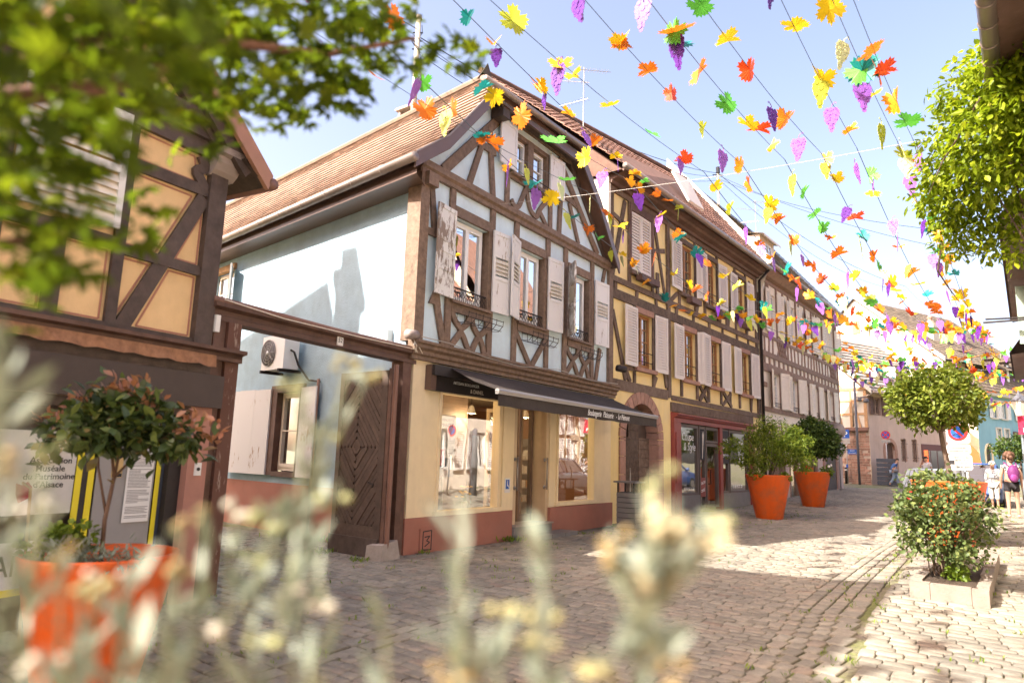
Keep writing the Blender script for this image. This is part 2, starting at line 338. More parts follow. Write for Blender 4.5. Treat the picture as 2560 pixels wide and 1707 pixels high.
def ground_mat():
    m, t, o = nodes('paving_joints')
    b = N(t, 'ShaderNodeBsdfPrincipled', i={'Roughness': 0.95}); tc = N(t, 'ShaderNodeTexCoord')
    n1 = N(t, 'ShaderNodeTexNoise', i={'Scale': 0.9, 'Detail': 6.0, 'Roughness': 0.7}); t.links.new(tc.outputs['Object'], n1.inputs[0])
    n2 = N(t, 'ShaderNodeTexNoise', i={'Scale': 25.0, 'Detail': 5.0}); t.links.new(tc.outputs['Object'], n2.inputs[0])
    c1 = ramp(t, n2.outputs[0], [(0.3, (0.14, 0.115, 0.09)), (0.7, (0.25, 0.21, 0.165))])
    c2 = ramp(t, n2.outputs[0], [(0.3, (0.07, 0.085, 0.02)), (0.7, (0.19, 0.21, 0.05))])
    f = ramp(t, n1.outputs[0], [(0.42, (0, 0, 0)), (0.56, (0.85, 0.85, 0.85))])
    t.links.new(mixc(t, f, c1, c2), b.inputs['Base Color'])
    bp = N(t, 'ShaderNodeBump', i={'Strength': 0.8, 'Distance': 0.02}); t.links.new(n2.outputs[0], bp.inputs['Height']); t.links.new(bp.outputs[0], b.inputs['Normal'])
    t.links.new(b.outputs[0], o.inputs[0]); return m
JOINT = ground_mat()
def sett_mat(name, rnd):
    m, t, o = nodes(name)
    b = N(t, 'ShaderNodeBsdfPrincipled', i={'Roughness': 0.72}); b.inputs['Specular IOR Level'].default_value = 0.3
    tc = N(t, 'ShaderNodeTexCoord')
    if rnd: src = N(t, 'ShaderNodeObjectInfo').outputs['Random']
    else: src = N(t, 'ShaderNodeAttribute', attribute_name='tint').outputs['Fac']
    c = ramp(t, src, [(0.0, (0.205, 0.176, 0.140)), (0.3, (0.260, 0.225, 0.180)), (0.55, (0.285, 0.246, 0.196)), (0.75, (0.290, 0.232, 0.180)), (0.9, (0.315, 0.275, 0.218)), (1.0, (0.26, 0.192, 0.146))])
    ge = N(t, 'ShaderNodeNewGeometry')
    n1 = N(t, 'ShaderNodeTexNoise', i={'Scale': 14.0, 'Detail': 7.0, 'Roughness': 0.7}); t.links.new(ge.outputs['Position'], n1.inputs[0])
    v = ramp(t, n1.outputs[0], [(0.3, (0.72, 0.70, 0.68)), (0.7, (1.15, 1.13, 1.1))])
    c = mixc(t, 1.0, c, v, 'MULTIPLY')
    n0 = N(t, 'ShaderNodeTexNoise', i={'Scale': 0.55, 'Detail': 4.0}); t.links.new(ge.outputs['Position'], n0.inputs[0])
    v0 = ramp(t, n0.outputs[0], [(0.32, (0.76, 0.76, 0.77)), (0.68, (1.16, 1.14, 1.10))])
    c = mixc(t, 1.0, c, v0, 'MULTIPLY'); c = mixc(t, 1.0, c, (0.93, 1.01, 1.06), 'MULTIPLY')
    t.links.new(c, b.inputs['Base Color'])
    n3 = N(t, 'ShaderNodeTexNoise', i={'Scale': 45.0, 'Detail': 5.0}); t.links.new(ge.outputs['Position'], n3.inputs[0])
    bp = N(t, 'ShaderNodeBump', i={'Strength': 0.45, 'Distance': 0.012}); t.links.new(n3.outputs[0], bp.inputs['Height']); t.links.new(bp.outputs[0], b.inputs['Normal'])
    t.links.new(b.outputs[0], o.inputs[0]); return m
SETT = sett_mat('sett_stone', False); SETT1 = sett_mat('sett_stone_single', True)
# base sheet reaching the horizon
xs = sorted(set(list(np.linspace(-12, 45, 58)) + [-900, -300, -100, -40, -20, 60, 100, 300, 900])); ys = sorted(set(list(np.linspace(-10, 80, 91)) + [-600, -100, -30, 100, 160, 300, 900, 1500]))
V = np.array([(x, y, gz(x, y)-0.012) for y in ys for x in xs]); nx = len(xs)
F = np.array([(j*nx+i, j*nx+i+1, (j+1)*nx+i+1, (j+1)*nx+i) for j in range(len(ys)-1) for i in range(nx-1)])
ground = bpy.data.objects.new('ground', fast_mesh('ground', V, F, JOINT, smooth=True)); COL.objects.link(ground); ground['kind'] = 'structure'; ORG[ground] = Vector((0, 0, 0))
pav = bpy.data.objects.new('street_paving', None); COL.objects.link(pav); pav['kind'] = 'structure'; ORG[pav] = Vector((0, 0, 0))
def tl(s_): return float(np.interp(s_, [-9, -4.4, -.4, 7.8, 16, 25, 45], [3.1, 3.2, 3.35, 2.95, 2.72, 2.35, 2.0]))   # left gutter
def tr(s_): return float(np.interp(s_, [-9, -2, .6, 3.9, 7.3, 16, 45], [7.0, 6.45, 6.15, 6.05, 5.95, 5.9, 5.9]))       # right gutter
setts = []      # (s, t, length across, width along, yaw)
def lay(smin, smax, ta, tb, L, Wd, gap, yaw=0.0, jit=0.12):
    s_ = smin; r_ = 0
    while s_ < smax:
        a, b_ = ta(s_), tb(s_); t_ = a + random.uniform(0, L)*(0.5 if r_ % 2 else 1.0) - L
        while t_ < b_:
            l = L*random.uniform(1-jit*2, 1+jit*2); c0 = max(t_, a); c1 = min(t_+l, b_)
            if c1-c0 > 0.05: setts.append((s_+Wd/2, (c0+c1)/2, c1-c0-gap, Wd*random.uniform(.97, 1.0)-gap, yaw))
            t_ += l
        s_ += Wd; r_ += 1
def vis(s_, t_):
    p = T.P(s_, t_, 0)
    return p.y > 2.2 and abs(p.x - 0.02*p.y) < 0.83*p.y + 0.8
lay(-7.5, 34, lambda s_: tl(s_)+.17, lambda s_: tr(s_)-.30, 0.185, 0.118, 0.008)                       # carriageway
lay(-7.5, 34, lambda s_: 0.06 if s_ > -.2 else -1.0, lambda s_: tl(s_)-.17, 0.205, 0.14, 0.013)         # footway, left
lay(-7.5, 30, lambda s_: tr(s_)+.46, lambda s_: 9.1, 0.22, 0.15, 0.013)                                # footway, right
lay(-1.5, 8.5, lambda s_: -6.5, lambda s_: -1.0 if s_ < -.2 else (0.0 if s_ < 0 else -9), 0.205, 0.14, 0.013)
def course(f, smin, smax, L, Wd, gap):
    s_ = smin
    while s_ < smax:
        l = L*random.uniform(.85, 1.2); t_ = f(s_+l/2); dy = (f(s_+l)-f(s_))/l
        setts.append((s_+l/2, t_, Wd-gap, l-gap, -math.atan(dy))); s_ += l
for off in (-.085, .085): course(lambda s_, o=off: tl(s_)+o, -7.5, 34, .26, .165, .014)
for off in (-.22, -.06, .10, .29): course(lambda s_, o=off: tr(s_)+o, -7.5, 32, .22 if off != .29 else .3, .15 if off != .29 else .2, .014)
setts = [q for q in setts if vis(q[0], q[1])]
A = np.array(setts); P = np.array([tuple(T.P(a, b_, 0)) for a, b_ in A[:, :2]]); dist = np.hypot(P[:, 0], P[:, 1])
order = np.argsort(dist/np.sqrt(A[:, 2]*A[:, 3]))
# in-frame, not hidden below the picture's edge
one = [i for i in order if dist[i] > 5.3 and T.n.dot(Vector(P[i])-T.o) > 2.2][:300]; oneset = set(one)
def sett_verts(h=0.03, b_=0.014):
    bx = np.array([(-.5, -.5), (.5, -.5), (.5, .5), (-.5, .5)])
    return bx
def make_setts(idx):
    n = len(idx); q = A[idx]; c = P[idx]; ct, stt = math.cos(0), 0
    bx = np.array([(-.5, -.5), (.5, -.5), (.5, .5), (-.5, .5)])
    Vv = np.zeros((n, 12, 3)); u = np.array([T.u.x, T.u.y]); nn = np.array([T.n.x, T.n.y])
    hgt = RNG.normal(0, .0035, n); tx = RNG.normal(0, .012, n); ty = RNG.normal(0, .012, n)
    z0 = np.array([gz(p[0], p[1]) for p in c])
    yaw = q[:, 4] + RNG.normal(0, .012, n)
    for ring, (zz, ins) in enumerate(((-.03, 0.0), (.004, 0.0), (.012, 0.009))):
        for k in range(4):
            a = bx[k, 0]*(q[:, 3]-2*ins) + RNG.normal(0, .004, n)*(ring == 2); b_ = bx[k, 1]*(q[:, 2]-2*ins) + RNG.normal(0, .004, n)*(ring == 2)
            ca, sa = np.cos(yaw), np.sin(yaw); a2 = a*ca - b_*sa; b2 = a*sa + b_*ca
            Vv[:, ring*4+k, :2] = c[:, :2] + a2[:, None]*u + b2[:, None]*nn
            zz2 = np.array([gz(x, y) for x, y in Vv[:, ring*4+k, :2]])
            Vv[:, ring*4+k, 2] = zz2 + zz + (hgt + tx*a + ty*b_ if ring else 0)
    fs = [(8, 9, 10, 11)] + [(r_*4+k, r_*4+(k+1) % 4, (r_+1)*4+(k+1) % 4, (r_+1)*4+k) for r_ in (0, 1) for k in range(4)]
    return Vv, np.array(fs)
rest = [i for i in range(len(A)) if i not in oneset]
Vv, fs = make_setts(rest); n = len(rest)
Fq = (fs[None]+12*np.arange(n)[:, None, None]).reshape(-1, 4); Fq = Fq[:, ::-1]
o = bpy.data.objects.new('sett_field', fast_mesh('setts', Vv.reshape(-1, 3), Fq, SETT, np.repeat(RNG.random(n), 9))); COL.objects.link(o); o.parent = pav; o['kind'] = 'stuff'
Vv, fs = make_setts(one)
for k in range(len(one)):
    c = Vv[k].mean(0); me = bpy.data.meshes.new('sett'); me.from_pydata([tuple(v-c) for v in Vv[k]], [], [tuple(f[::-1]) for f in fs]); me.materials.append(SETT1)
    o = bpy.data.objects.new('sett', me); COL.objects.link(o); o.parent = pav; o.location = c
# ------------------------------------------------------------------ building helpers
def wall(fr, u0, u1, v0, v1, holes, w=0.0, rev=0.22):
    """flat wall at w with rectangular holes and reveals"""
    b = MB(); us = sorted({u0, u1, *[h[0] for h in holes], *[h[1] for h in holes]}); vv = sorted({v0, v1, *[h[2] for h in holes], *[h[3] for h in holes]})
    us = [u for u in us if u0 <= u <= u1]; vv = [v for v in vv if v0 <= v <= v1]
    for i in range(len(us)-1):
        for j in range(len(vv)-1):
            cu, cv = (us[i]+us[i+1])/2, (vv[j]+vv[j+1])/2
            if any(h[0] < cu < h[1] and h[2] < cv < h[3] for h in holes): continue
            b.add([fr.P(us[i], w, vv[j]), fr.P(us[i+1], w, vv[j]), fr.P(us[i+1], w, vv[j+1]), fr.P(us[i], w, vv[j+1])], [(0, 1, 2, 3)])
    for h in holes:
        a, c, d, e = h[:4]
        q = [(a, d), (c, d), (c, e), (a, e)]
        for k in range(4):
            p, r_ = q[k], q[(k+1) % 4]
            b.add([fr.P(p[0], w, p[1]), fr.P(p[0], w-rev, p[1]), fr.P(r_[0], w-rev, r_[1]), fr.P(r_[0], w, r_[1])], [(0, 1, 2, 3)])
    return b
def bm(parent, fr, u0, v0, u1, v1, wd, mat, w1=0.03, w0=-0.02, name='timber', j=0.006):
    return MB().beam(fr, u0, v0, u1, v1, wd, w0, w1, j).build(name, mat, parent)
def box_part(name, parent, fr, u0, u1, w0, w1, v0, v1, mat):
    return MB().box(fr, u0, u1, w0, w1, v0, v1).build(name, mat, parent)
def window(parent, fr, u0, u1, v0, v1, frame, w=-0.14, sash=2, bars=0, curtain=None, fw=0.05, dark=True, gl=None, name='window'):
    """casement window: frame, sashes, one pane object per sash, glazing bars, room behind"""
    b = MB()
    b.box(fr, u0, u0+fw, w-.05, w+.02, v0, v1); b.box(fr, u1-fw, u1, w-.05, w+.02, v0, v1)
    b.box(fr, u0+fw, u1-fw, w-.05, w+.018, v0, v0+fw); b.box(fr, u0+fw, u1-fw, w-.05, w+.018, v1-fw, v1)
    win = b.build(name, frame, parent)
    a0, a1 = u0+fw, u1-fw; sw = (a1-a0)/sash
    for k in range(sash):
        s0, s1 = a0+k*sw, a0+(k+1)*sw; q = fw*.85; c = MB()
        c.box(fr, s0, s0+q, w-.03, w+.035, v0+fw, v1-fw); c.box(fr, s1-q, s1, w-.03, w+.035, v0+fw, v1-fw)
        c.box(fr, s0+q, s1-q, w-.03, w+.033, v0+fw, v0+fw+q*1.2); c.box(fr, s0+q, s1-q, w-.03, w+.033, v1-fw-q, v1-fw)
        for i in range(bars):
            vb = v0+fw + (v1-v0-2*fw)*(i+1)/(bars+1); c.box(fr, s0+q, s1-q, w-.012, w+.028, vb-.012, vb+.012)
        c.build('sash', frame, win)
        MB().box(fr, s0+q, s1-q, w-.008, w-.002, v0+fw+q*1.2, v1-fw-q).build('pane', gl or GLASS, win)
    if curtain is not None:
        n = 14; p1 = [fr.P(a0+(a1-a0)*i/n, w-.13-.02*(i % 2), v0+.05) for i in range(n+1)]; p2 = [fr.P(a0+(a1-a0)*i/n, w-.13-.02*(i % 2), v1-.05) for i in range(n+1)]
        MB().add(p1+p2, [(i, i+1, n+2+i, n+1+i) for i in range(n)]).build('curtain', curtain, win)
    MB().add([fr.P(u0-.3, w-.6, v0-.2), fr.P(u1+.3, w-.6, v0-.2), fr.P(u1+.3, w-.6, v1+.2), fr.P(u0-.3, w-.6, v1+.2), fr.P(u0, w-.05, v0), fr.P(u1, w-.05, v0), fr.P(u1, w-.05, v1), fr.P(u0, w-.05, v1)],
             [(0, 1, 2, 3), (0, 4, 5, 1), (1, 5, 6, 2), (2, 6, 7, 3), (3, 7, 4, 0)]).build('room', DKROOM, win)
    return win
class HF:                                           # frame swung about a vertical hinge: x from hinge, y outward, z up
    def __init__(s, fr, u, w, v, ang, side):
        s.o = fr.P(u, w, v); d = fr.u*side; s.u = d*math.cos(ang) + fr.n*math.sin(ang); s.n = fr.n*math.cos(ang) - d*math.sin(ang)
    def P(s, u, w, v): return s.o + s.u*u + s.n*w + Vector((0, 0, v))
SLATS = {}
def slat_mesh(wd, hh, mat):
    k = (round(wd, 2), round(hh, 3), mat.name)
    if k not in SLATS:
        b = MB(); f = Ax((0, 0, 0)); t = .008
        b.hexa([f.P(-wd/2, -.022, -hh*.5), f.P(wd/2, -.022, -hh*.5), f.P(wd/2, -.022+t, -hh*.5), f.P(-wd/2, -.022+t, -hh*.5),
                f.P(-wd/2, .014, hh*.42), f.P(wd/2, .014, hh*.42), f.P(wd/2, .014+t, hh*.42), f.P(-wd/2, .014+t, hh*.42)])
        me = b.mesh('slat'); me.materials.append(mat); SLATS[k] = me
    return SLATS[k]
def shutter(parent, fr, hu, side, v0, v1, wd, mat, smat, ang=0.06, w=0.045, zones=((0, 1, 'L'),), pitch=0.075, single=True, label=None, arch=False, th=.04):
    """leaf hinged at hu, opening towards side; zones from bottom: L louvre, P panel"""
    h = HF(fr, hu, w, v0, ang, side); H = v1-v0; q = .065; b = MB()
    b.box(h, 0, q, 0, th, 0, H-(.06 if arch else 0)); b.box(h, wd-q, wd, 0, th, 0, H-(.0 if not arch else .02))
    edges = sorted({z[0] for z in zones} | {z[1] for z in zones})
    for e in edges:
        z0 = min(max(e*H-q*.6, 0), H-q*1.2); b.box(h, q, wd-q, .002, th-.002, z0, z0+q*1.2)
    for a, c, k in zones:
        if k == 'P': b.box(h, q, wd-q, .010, th-.014, a*H+q*.6, c*H-q*.6)
    leaf = b.build('shutter', mat, parent)
    if label: leaf['label'] = label
    sl = MB()
    for a, c, k in zones:
        if k != 'L': continue
        z0, z1 = a*H+q*1.15, c*H-q*1.0; n = max(3, int((z1-z0)/pitch)); ph = (z1-z0)/n
        if single:
            me = slat_mesh(wd-2*q, ph*1.15, smat)
            for i in range(n):
                o = bpy.data.objects.new('slat', me); COL.objects.link(o); o.parent = leaf
                p = h.P(wd/2, th*.5, z0+ph*(i+.5)) - ORG[leaf]
                x = h.u; y = -h.n
                o.matrix_local = Matrix(((x.x, y.x, 0, p.x), (x.y, y.y, 0, p.y), (0, 0, 1, p.z), (0, 0, 0, 1)))
        else:
            for i in range(n):
                zc = z0+ph*(i+.5)
                sl.hexa([h.P(q, th*.85, zc-ph*.5), h.P(wd-q, th*.85, zc-ph*.5), h.P(wd-q, th*.7, zc-ph*.5), h.P(q, th*.7, zc-ph*.5), h.P(q, th*.3, zc+ph*.45), h.P(wd-q, th*.3, zc+ph*.45), h.P(wd-q, th*.1, zc+ph*.45), h.P(q, th*.1, zc+ph*.45)])
    if sl.v: sl.build('louvres', smat, leaf)
    return leaf
def gutter(parent, pts, r, mat, joints=1.0, name='gutter'):
    b = MB(); b.tube(pts, r, 10); a, c = Vector(pts[0]), Vector(pts[-1]); L = (c-a).length; n = int(L/joints)
    for i in range(1, n):
        p = a+(c-a)*i/n; d = (c-a).normalized()*.015; b.tube([p-d, p+d], r*1.1, 10)
    b.sm = False; return smooth(b.build(name, mat, parent))
def tiles(parent, pt, a_range, s_len, tw, rh, mat, matone, ntop=300, key=None, th=.022, wave=False, amin=None, rows_from=0):
    """courses of roof tiles. pt(a, s) -> (point, along, up, normal); a along the eave, s up the slope"""
    rows = int(s_len/rh); L = []
    for r_ in range(rows):
        a0 = a_range[0] if amin is None else max(a_range[0], amin(r_*rh)); a = a0 - (tw*.5 if r_ % 2 else 0)
        while a < a_range[1]:
            L.append((max(a, a0), min(a+tw, a_range[1]), r_*rh)); a += tw
    L = [q for q in L if q[1]-q[0] > .04]
    if key is None: key = lambda q: q[0]
    L.sort(key=key)
    def verts(q):
        a, c, s_ = q; j = random.uniform(-.006, .006); g_ = .004
        out = []
        for lift0, lift1 in ((.004, .0), (.004+th, th*.6)):
            for (aa, ss, l) in ((a+g_, s_-.03+j, lift0+th*.9), (c-g_, s_-.03+j, lift0+th*.9), (c-g_, s_+rh, lift1), (a+g_, s_+rh, lift1)):
                p, n_ = pt(aa, ss); out.append(p+n_*(l+random.uniform(0, .003)))
        if wave:
            pm, n_ = pt((a+c)/2, s_-.03+j); pm2, _ = pt((a+c)/2, s_+rh); out += [pm+n_*(.004+th*1.9+.022), pm2+n_*(th*.6+.022)]
        return out
    FB = [(0, 3, 2, 1), (4, 5, 6, 7), (0, 1, 5, 4), (1, 2, 6, 5), (2, 3, 7, 6), (3, 0, 4, 7)]
    FW = [(0, 3, 2, 1), (4, 8, 9, 7), (8, 5, 6, 9), (0, 1, 5, 8, 4), (1, 2, 6, 5), (3, 0, 4, 7), (2, 3, 7, 9, 6)]
    fsx = FW if wave else FB
    for q in L[:ntop]:
        vs = verts(q); c = sum(vs, Vector())/len(vs); me = bpy.data.meshes.new('roof_tile'); me.from_pydata([tuple(v-c) for v in vs], [], fsx); me.materials.append(matone)
        o = bpy.data.objects.new('roof_tile', me); COL.objects.link(o); o.parent = parent; o.location = c-ORG[parent]
    b = MB()
    for q in L[ntop:]:
        b.add(verts(q), fsx); b.tint += [random.random()]*len(fsx)
    if b.v:
        o = b.build('roof_tiling', mat, parent); o['kind'] = 'stuff'
def curve(pts, n=5):
    """Catmull-Rom through 2-D points"""
    out = []; p = [pts[0]]+list(pts)+[pts[-1]]
    for i in range(1, len(p)-2):
        for k in range(n):
            t = k/n; a, b_, c, d = [Vector(q) for q in p[i-1:i+3]]
            out.append(tuple(.5*((2*b_)+(c-a)*t+(2*a-5*b_+4*c-d)*t*t+(3*b_-a-3*c+d)*t**3)))
    out.append(tuple(pts[-1])); return out

# ------------------------------------------------------------------ bakery house (pale blue, half-hipped gable)
H1 = thing('half_timbered_house', 'pale blue half-timbered house with peeling white shutters and a bakery below', 'house', P0)
SIDE_L = 17.0
# ground floor: cream shop walls
holes = [(.70, 2.57, .63, 2.74), (3.05, 4.47, .26, 2.80), (4.75, 6.55, .64, 2.74)]
wall(M, 0.0, 7.45, .30, 3.25, holes, 0.0, .18).build('shop_wall', CREAM, H1)
for a, c in ((-.06, 3.02), (4.46, 7.47)): box_part('plinth', H1, M, a, c, -.3, .05, -.35, .58 if a < 0 else .57, PLINTH)
box_part('pier', H1, M, -.02, .42, -.2, .025, .58, 3.2, CREAM)
box_part('pier', H1, M, 2.66, 3.04, -.2, .03, .55, 2.8, CREAM)
# utility hatch with a tag scrawled on it
hatch = box_part('utility_hatch', H1, M, .30, .66, .04, .075, -.0, .40, PLINTH)
b = MB()
for q in ((.37, .06, .37, .35), (.37, .35, .58, .36), (.58, .36, .58, .05), (.37, .06, .58, .05), (.41, .26, .54, .27), (.54, .27, .46, .20), (.46, .20, .54, .17), (.54, .17, .42, .11)): b.beam(M, q[0], q[1], q[2], q[3], .018, .075, .079, 0)
b.build('graffiti', BLACKLET, hatch)
# shop windows
def shopwin(u0, u1, v0, v1):
    b = MB(); f = .06
    b.box(M, u0, u0+f, -.12, .035, v0, v1); b.box(M, u1-f, u1, -.12, .035, v0, v1); b.box(M, u0-.04, u1+.04, -.12, .06, v0-.05, v0+.03); b.box(M, u0+f, u1-f, -.12, .033, v1-f, v1)
    w_ = b.build('shop_window', CREAM, H1)
    MB().box(M, u0+f, u1-f, -.062, -.05, v0+.03, v1-f).build('pane', SHOPG, w_)
    return w_
shopwin(.70, 2.57, .63, 2.74); shopwin(4.75, 6.55, .64, 2.74)
# interior of the bakery
WARM = surf('bakery_wall_brown', (0.34, 0.15, 0.07), 0.8, 0.08); CEIL = surf('bakery_ceiling', (0.62, 0.47, 0.30), 0.9, 0.04); FLOORI = surf('bakery_floor', (0.25, 0.2, 0.16), 0.4, 0.1)
room = MB()
def q4(b, fr, pts): b.add([fr.P(*p) for p in pts], [(0, 1, 2, 3)])
q4(room, M, [(1.0, -4.5, .27), (7.3, -4.5, .27), (7.3, -4.5, 3.0), (1.0, -4.5, 3.0)]); q4(room, M, [(.3, -.19, .27), (1.0, -4.5, .27), (1.0, -4.5, 3.0), (.3, -.19, 3.0)]); q4(room, M, [(7.3, -.19, .27), (7.3, -4.5, .27), (7.3, -4.5, 3.0), (7.3, -.19, 3.0)])
room.build('interior_wall', WARM, H1)
room = MB(); q4(room, M, [(.3, -.19, 3.0), (7.3, -.19, 3.0), (7.3, -4.5, 3.0), (1.0, -4.5, 3.0)]); room.build('interior_ceiling', CEIL, H1)
room = MB(); q4(room, M, [(.3, -.0, .268), (7.3, -.0, .268), (7.3, -4.5, .268), (1.0, -4.5, .268)]); room.build('interior_floor', FLOORI, H1)
LAMPE = emis('lamp_glow', (1.0, 0.72, 0.38), 9.0)
for (u, w_) in ((1.15, -1.0), (2.15, -1.3), (5.3, -1.2), (3.7, -1.6)):
    p = M.P(u, w_, 2.55); L_ = thing('pendant_lamp', {1.15: 'white cone lamp at the left of the bakery ceiling', 2.15: 'white cone lamp at the right inside the left shop window', 5.3: 'lit lamp hanging behind the right shop window', 3.7: 'lit lamp hanging behind the bakery door'}[u], 'lamp', p, 'bakery ceiling lamps')
    MB().lathe(p, [(.10, 0), (.05, .16), (.02, .18)], 16, False).build('lamp_shade', WHITEP, L_); MB().tube([p+Vector((0, 0, .18)), p+Vector((0, 0, .45))], .008, 6).build('cord', DARKP, L_)
    MB().ball(p+Vector((0, 0, .03)), .05).build('bulb', LAMPE, L_)
    ld = bpy.data.lights.new('lamp_light', 'POINT'); ld.energy = 16; ld.color = (1, .75, .45); ld.shadow_soft_size = .12; lo = bpy.data.objects.new('lamp_light', ld); COL.objects.link(lo); lo.parent = L_; lo.location = (0, 0, -.08)
# shelves and goods inside
BREAD = surf('bread_crust', (0.45, 0.24, 0.09), 0.7, 0.25, 20); STEEL = surf('shelf_steel', (0.3, 0.3, 0.3), 0.4, 0.1, metal=.7); CARD = surf('card_box', (0.6, 0.55, 0.48), 0.8, 0.1, objrand=.4)
for k, (u0, u1, w0, lab) in enumerate(((.55, 2.7, -1.5, 'steel shelf rack of goods behind the left shop window'), (4.7, 6.9, -1.9, 'steel shelf rack of goods behind the right shop window'), (3.0, 4.5, -3.2, 'shelf rack of bread behind the bakery door'))):
    r_ = thing('shelf_rack', lab, 'shelf', M.P((u0+u1)/2, w0, .27), 'bakery shelf racks')
    for u in (u0, u1): box_part('upright', r_, M, u-.02, u+.02, w0-.4, w0, .27, 2.1, STEEL)
    for v in (.5, .85, 1.2, 1.55, 1.9):
        box_part('shelf', r_, M, u0, u1, w0-.4, w0, v-.015, v+.015, STEEL)
    it = thing('goods_row', lab.replace('steel shelf rack of goods', 'rows of boxed goods stacked').replace('shelf rack of bread', 'loaves and rolls lined up on the shelves'), 'goods', M.P((u0+u1)/2, w0, .5), 'bakery goods')
    for v in (.515, .865, 1.215, 1.565):
        u = u0+.05
        while u < u1-.2:
            d = random.uniform(.1, .24); h_ = random.uniform(.1, .25)
            if k == 2:
                b = MB().ball(M.P(u+d/2, w0-.2, v+.06), d*.55, 8, 5, (1, 1, .6)); smooth(b.build('loaf', BREAD, it))
            else: box_part('goods_box', it, M, u, u+d, w0-.3, w0-.05, v, v+h_, random.choice((CARD, CARD, BREAD, STEEL)))
            u += d+random.uniform(.02, .1)
# poster and tag in the left window, posies on the sill
PAP = surf('poster_paper', (0.72, 0.66, 0.60), 0.7, 0.1, 8.0); REDT = surf('poster_red', (0.55, 0.05, 0.03), 0.6, 0.05); NAVY = surf('poster_navy', (0.05, 0.06, 0.09), 0.6, 0.1)
po = thing('poster', 'tall pale poster with a red tag hanging in the left bakery window', 'poster', M.P(1.22, -.25, 1.9))
box_part('sheet', po, M, 1.02, 1.5, -.26, -.25, 1.55, 2.33, PAP); box_part('lower_block', po, M, 1.03, 1.49, -.249, -.245, 1.22, 1.56, NAVY); box_part('red_tag', po, M, 1.0, 1.2, -.235, -.23, 1.42, 1.72, REDT)
text('VENDREDI', M, 1.26, -.245, 2.22, .07, BLACKLET, po, 'CENTER'); text('MARCHÉ', M, 1.26, -.245, 2.12, .09, BLACKLET, po, 'CENTER')
YPET = surf('yellow_petals', (0.8, 0.45, 0.02), 0.6, 0.15); STEMG = surf('stem_green', (0.10, 0.16, 0.04), 0.6, 0.2)
for k, (u, lab) in enumerate(((.85, 'yellow flowers at the left end of the left shop window sill'), (2.05, 'yellow flowers near the right end of the left shop window sill'), (5.35, 'tall yellow flowers behind the right shop window'))):
    v0 = .72 if k < 2 else 1.5; f_ = thing('flower_posy', lab, 'flowers', M.P(u, -.4, v0), 'posies in the bakery window')
    MB().lathe(M.P(u, -.4, v0-.1 if k < 2 else v0-.4), [(.04, 0), (.07, .1), (.05, .14)], 10).build('vase', WHITEP, f_)
    b = MB(); b2 = MB()
    for i in range(14):
        p = M.P(u+random.uniform(-.16, .16), -.4+random.uniform(-.1, .1), v0+random.uniform(.12, .32)); b.tube([M.P(u, -.4, v0), p], .004, 4); b2.ball(p, .035, 6, 4, (1, 1, .5))
    b.build('stems', STEMG, f_); b2.build('blooms', YPET, f_)
# doorway, open glazed door, steps
DOORW = surf('door_beige', (0.60, 0.45, 0.28), 0.5, 0.06)
b = MB()
for a, c in ((3.05, 3.22), (4.36, 4.47)): b.box(M, a, c, -.45, -.02, .26, 2.8)
b.box(M, 3.22, 4.36, -.45, -.03, 2.66, 2.8); b.build('door_frame', DOORW, H1)
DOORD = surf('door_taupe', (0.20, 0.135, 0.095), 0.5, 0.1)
dh = HF(M, 3.78, -.42, .28, R(-78), -1)
dl = MB(); dl.box(dh, 0, .08, 0, .05, 0, 2.36); dl.box(dh, .62, .70, 0, .05, 0, 2.36); dl.box(dh, .08, .62, .002, .048, 0, .16); dl.box(dh, .08, .62, .002, .048, 2.28, 2.36)
dl = dl.build('door', DOORW, H1); MB().box(dh, .08, .62, .02, .03, .16, 2.28).build('pane', SHOPG, dl)
sg = MB().box(M, 3.80, 3.88, -.44, -.36, .26, 2.66).box(M, 4.28, 4.36, -.44, -.36, .26, 2.66).box(M, 3.88, 4.28, -.44, -.362, .26, .42).build('side_light', DOORD, H1); MB().box(M, 3.88, 4.28, -.41, -.40, .42, 2.66).build('pane', SHOPG, sg); box_part('side_panel', H1, M, 3.88, 4.28, -.62, -.58, .26, 2.66, DOORD)
box_part('doorway_shade', H1, M, 3.0, 3.9, -1.9, -1.86, .27, 2.95, DOORD)  # dark panel standing in for the shade inside the open doorway
for u in (3.16, 4.30):
    h_ = MB().tube([M.P(u, .05, .95), M.P(u, .05, 1.62)], .016, 8)
    for v in (1.0, 1.57): h_.tube([M.P(u, -.03, v), M.P(u, .05, v)], .012, 8); h_.tube([M.P(u, -.025, v), M.P(u, -.01, v)], .04, 12)
    smooth(h_.build('pull_handle', ALU, H1))
box_part('door_step', H1, M, 3.02, 4.46, -.45, .10, -.1, .255, GREYT); box_part('door_sill', H1, M, 3.02, 4.46, -.45, .14, .255, .285, STONEG)
box_part('door_step', H1, M, 3.25, 4.85, .10, .52, -.25, .10, GREYT)
for u in (3.78, 4.32): box_part('tile_joint', H1, M, u, u+.008, .50, .523, -.2, .098, DARKP)
BLUEP = surf('sign_blue', (0.02, 0.10, 0.42), 0.4, 0.03)
wl = thing('access_sign', 'small blue wheelchair sign on a white plate by the bakery door', 'sign', M.P(2.83, .04, 1.06))
box_part('plate', wl, M, 2.74, 2.92, .03, .042, .92, 1.20, WHITEP); box_part('blue_field', wl, M, 2.77, 2.89, .042, .045, .99, 1.17, BLUEP)
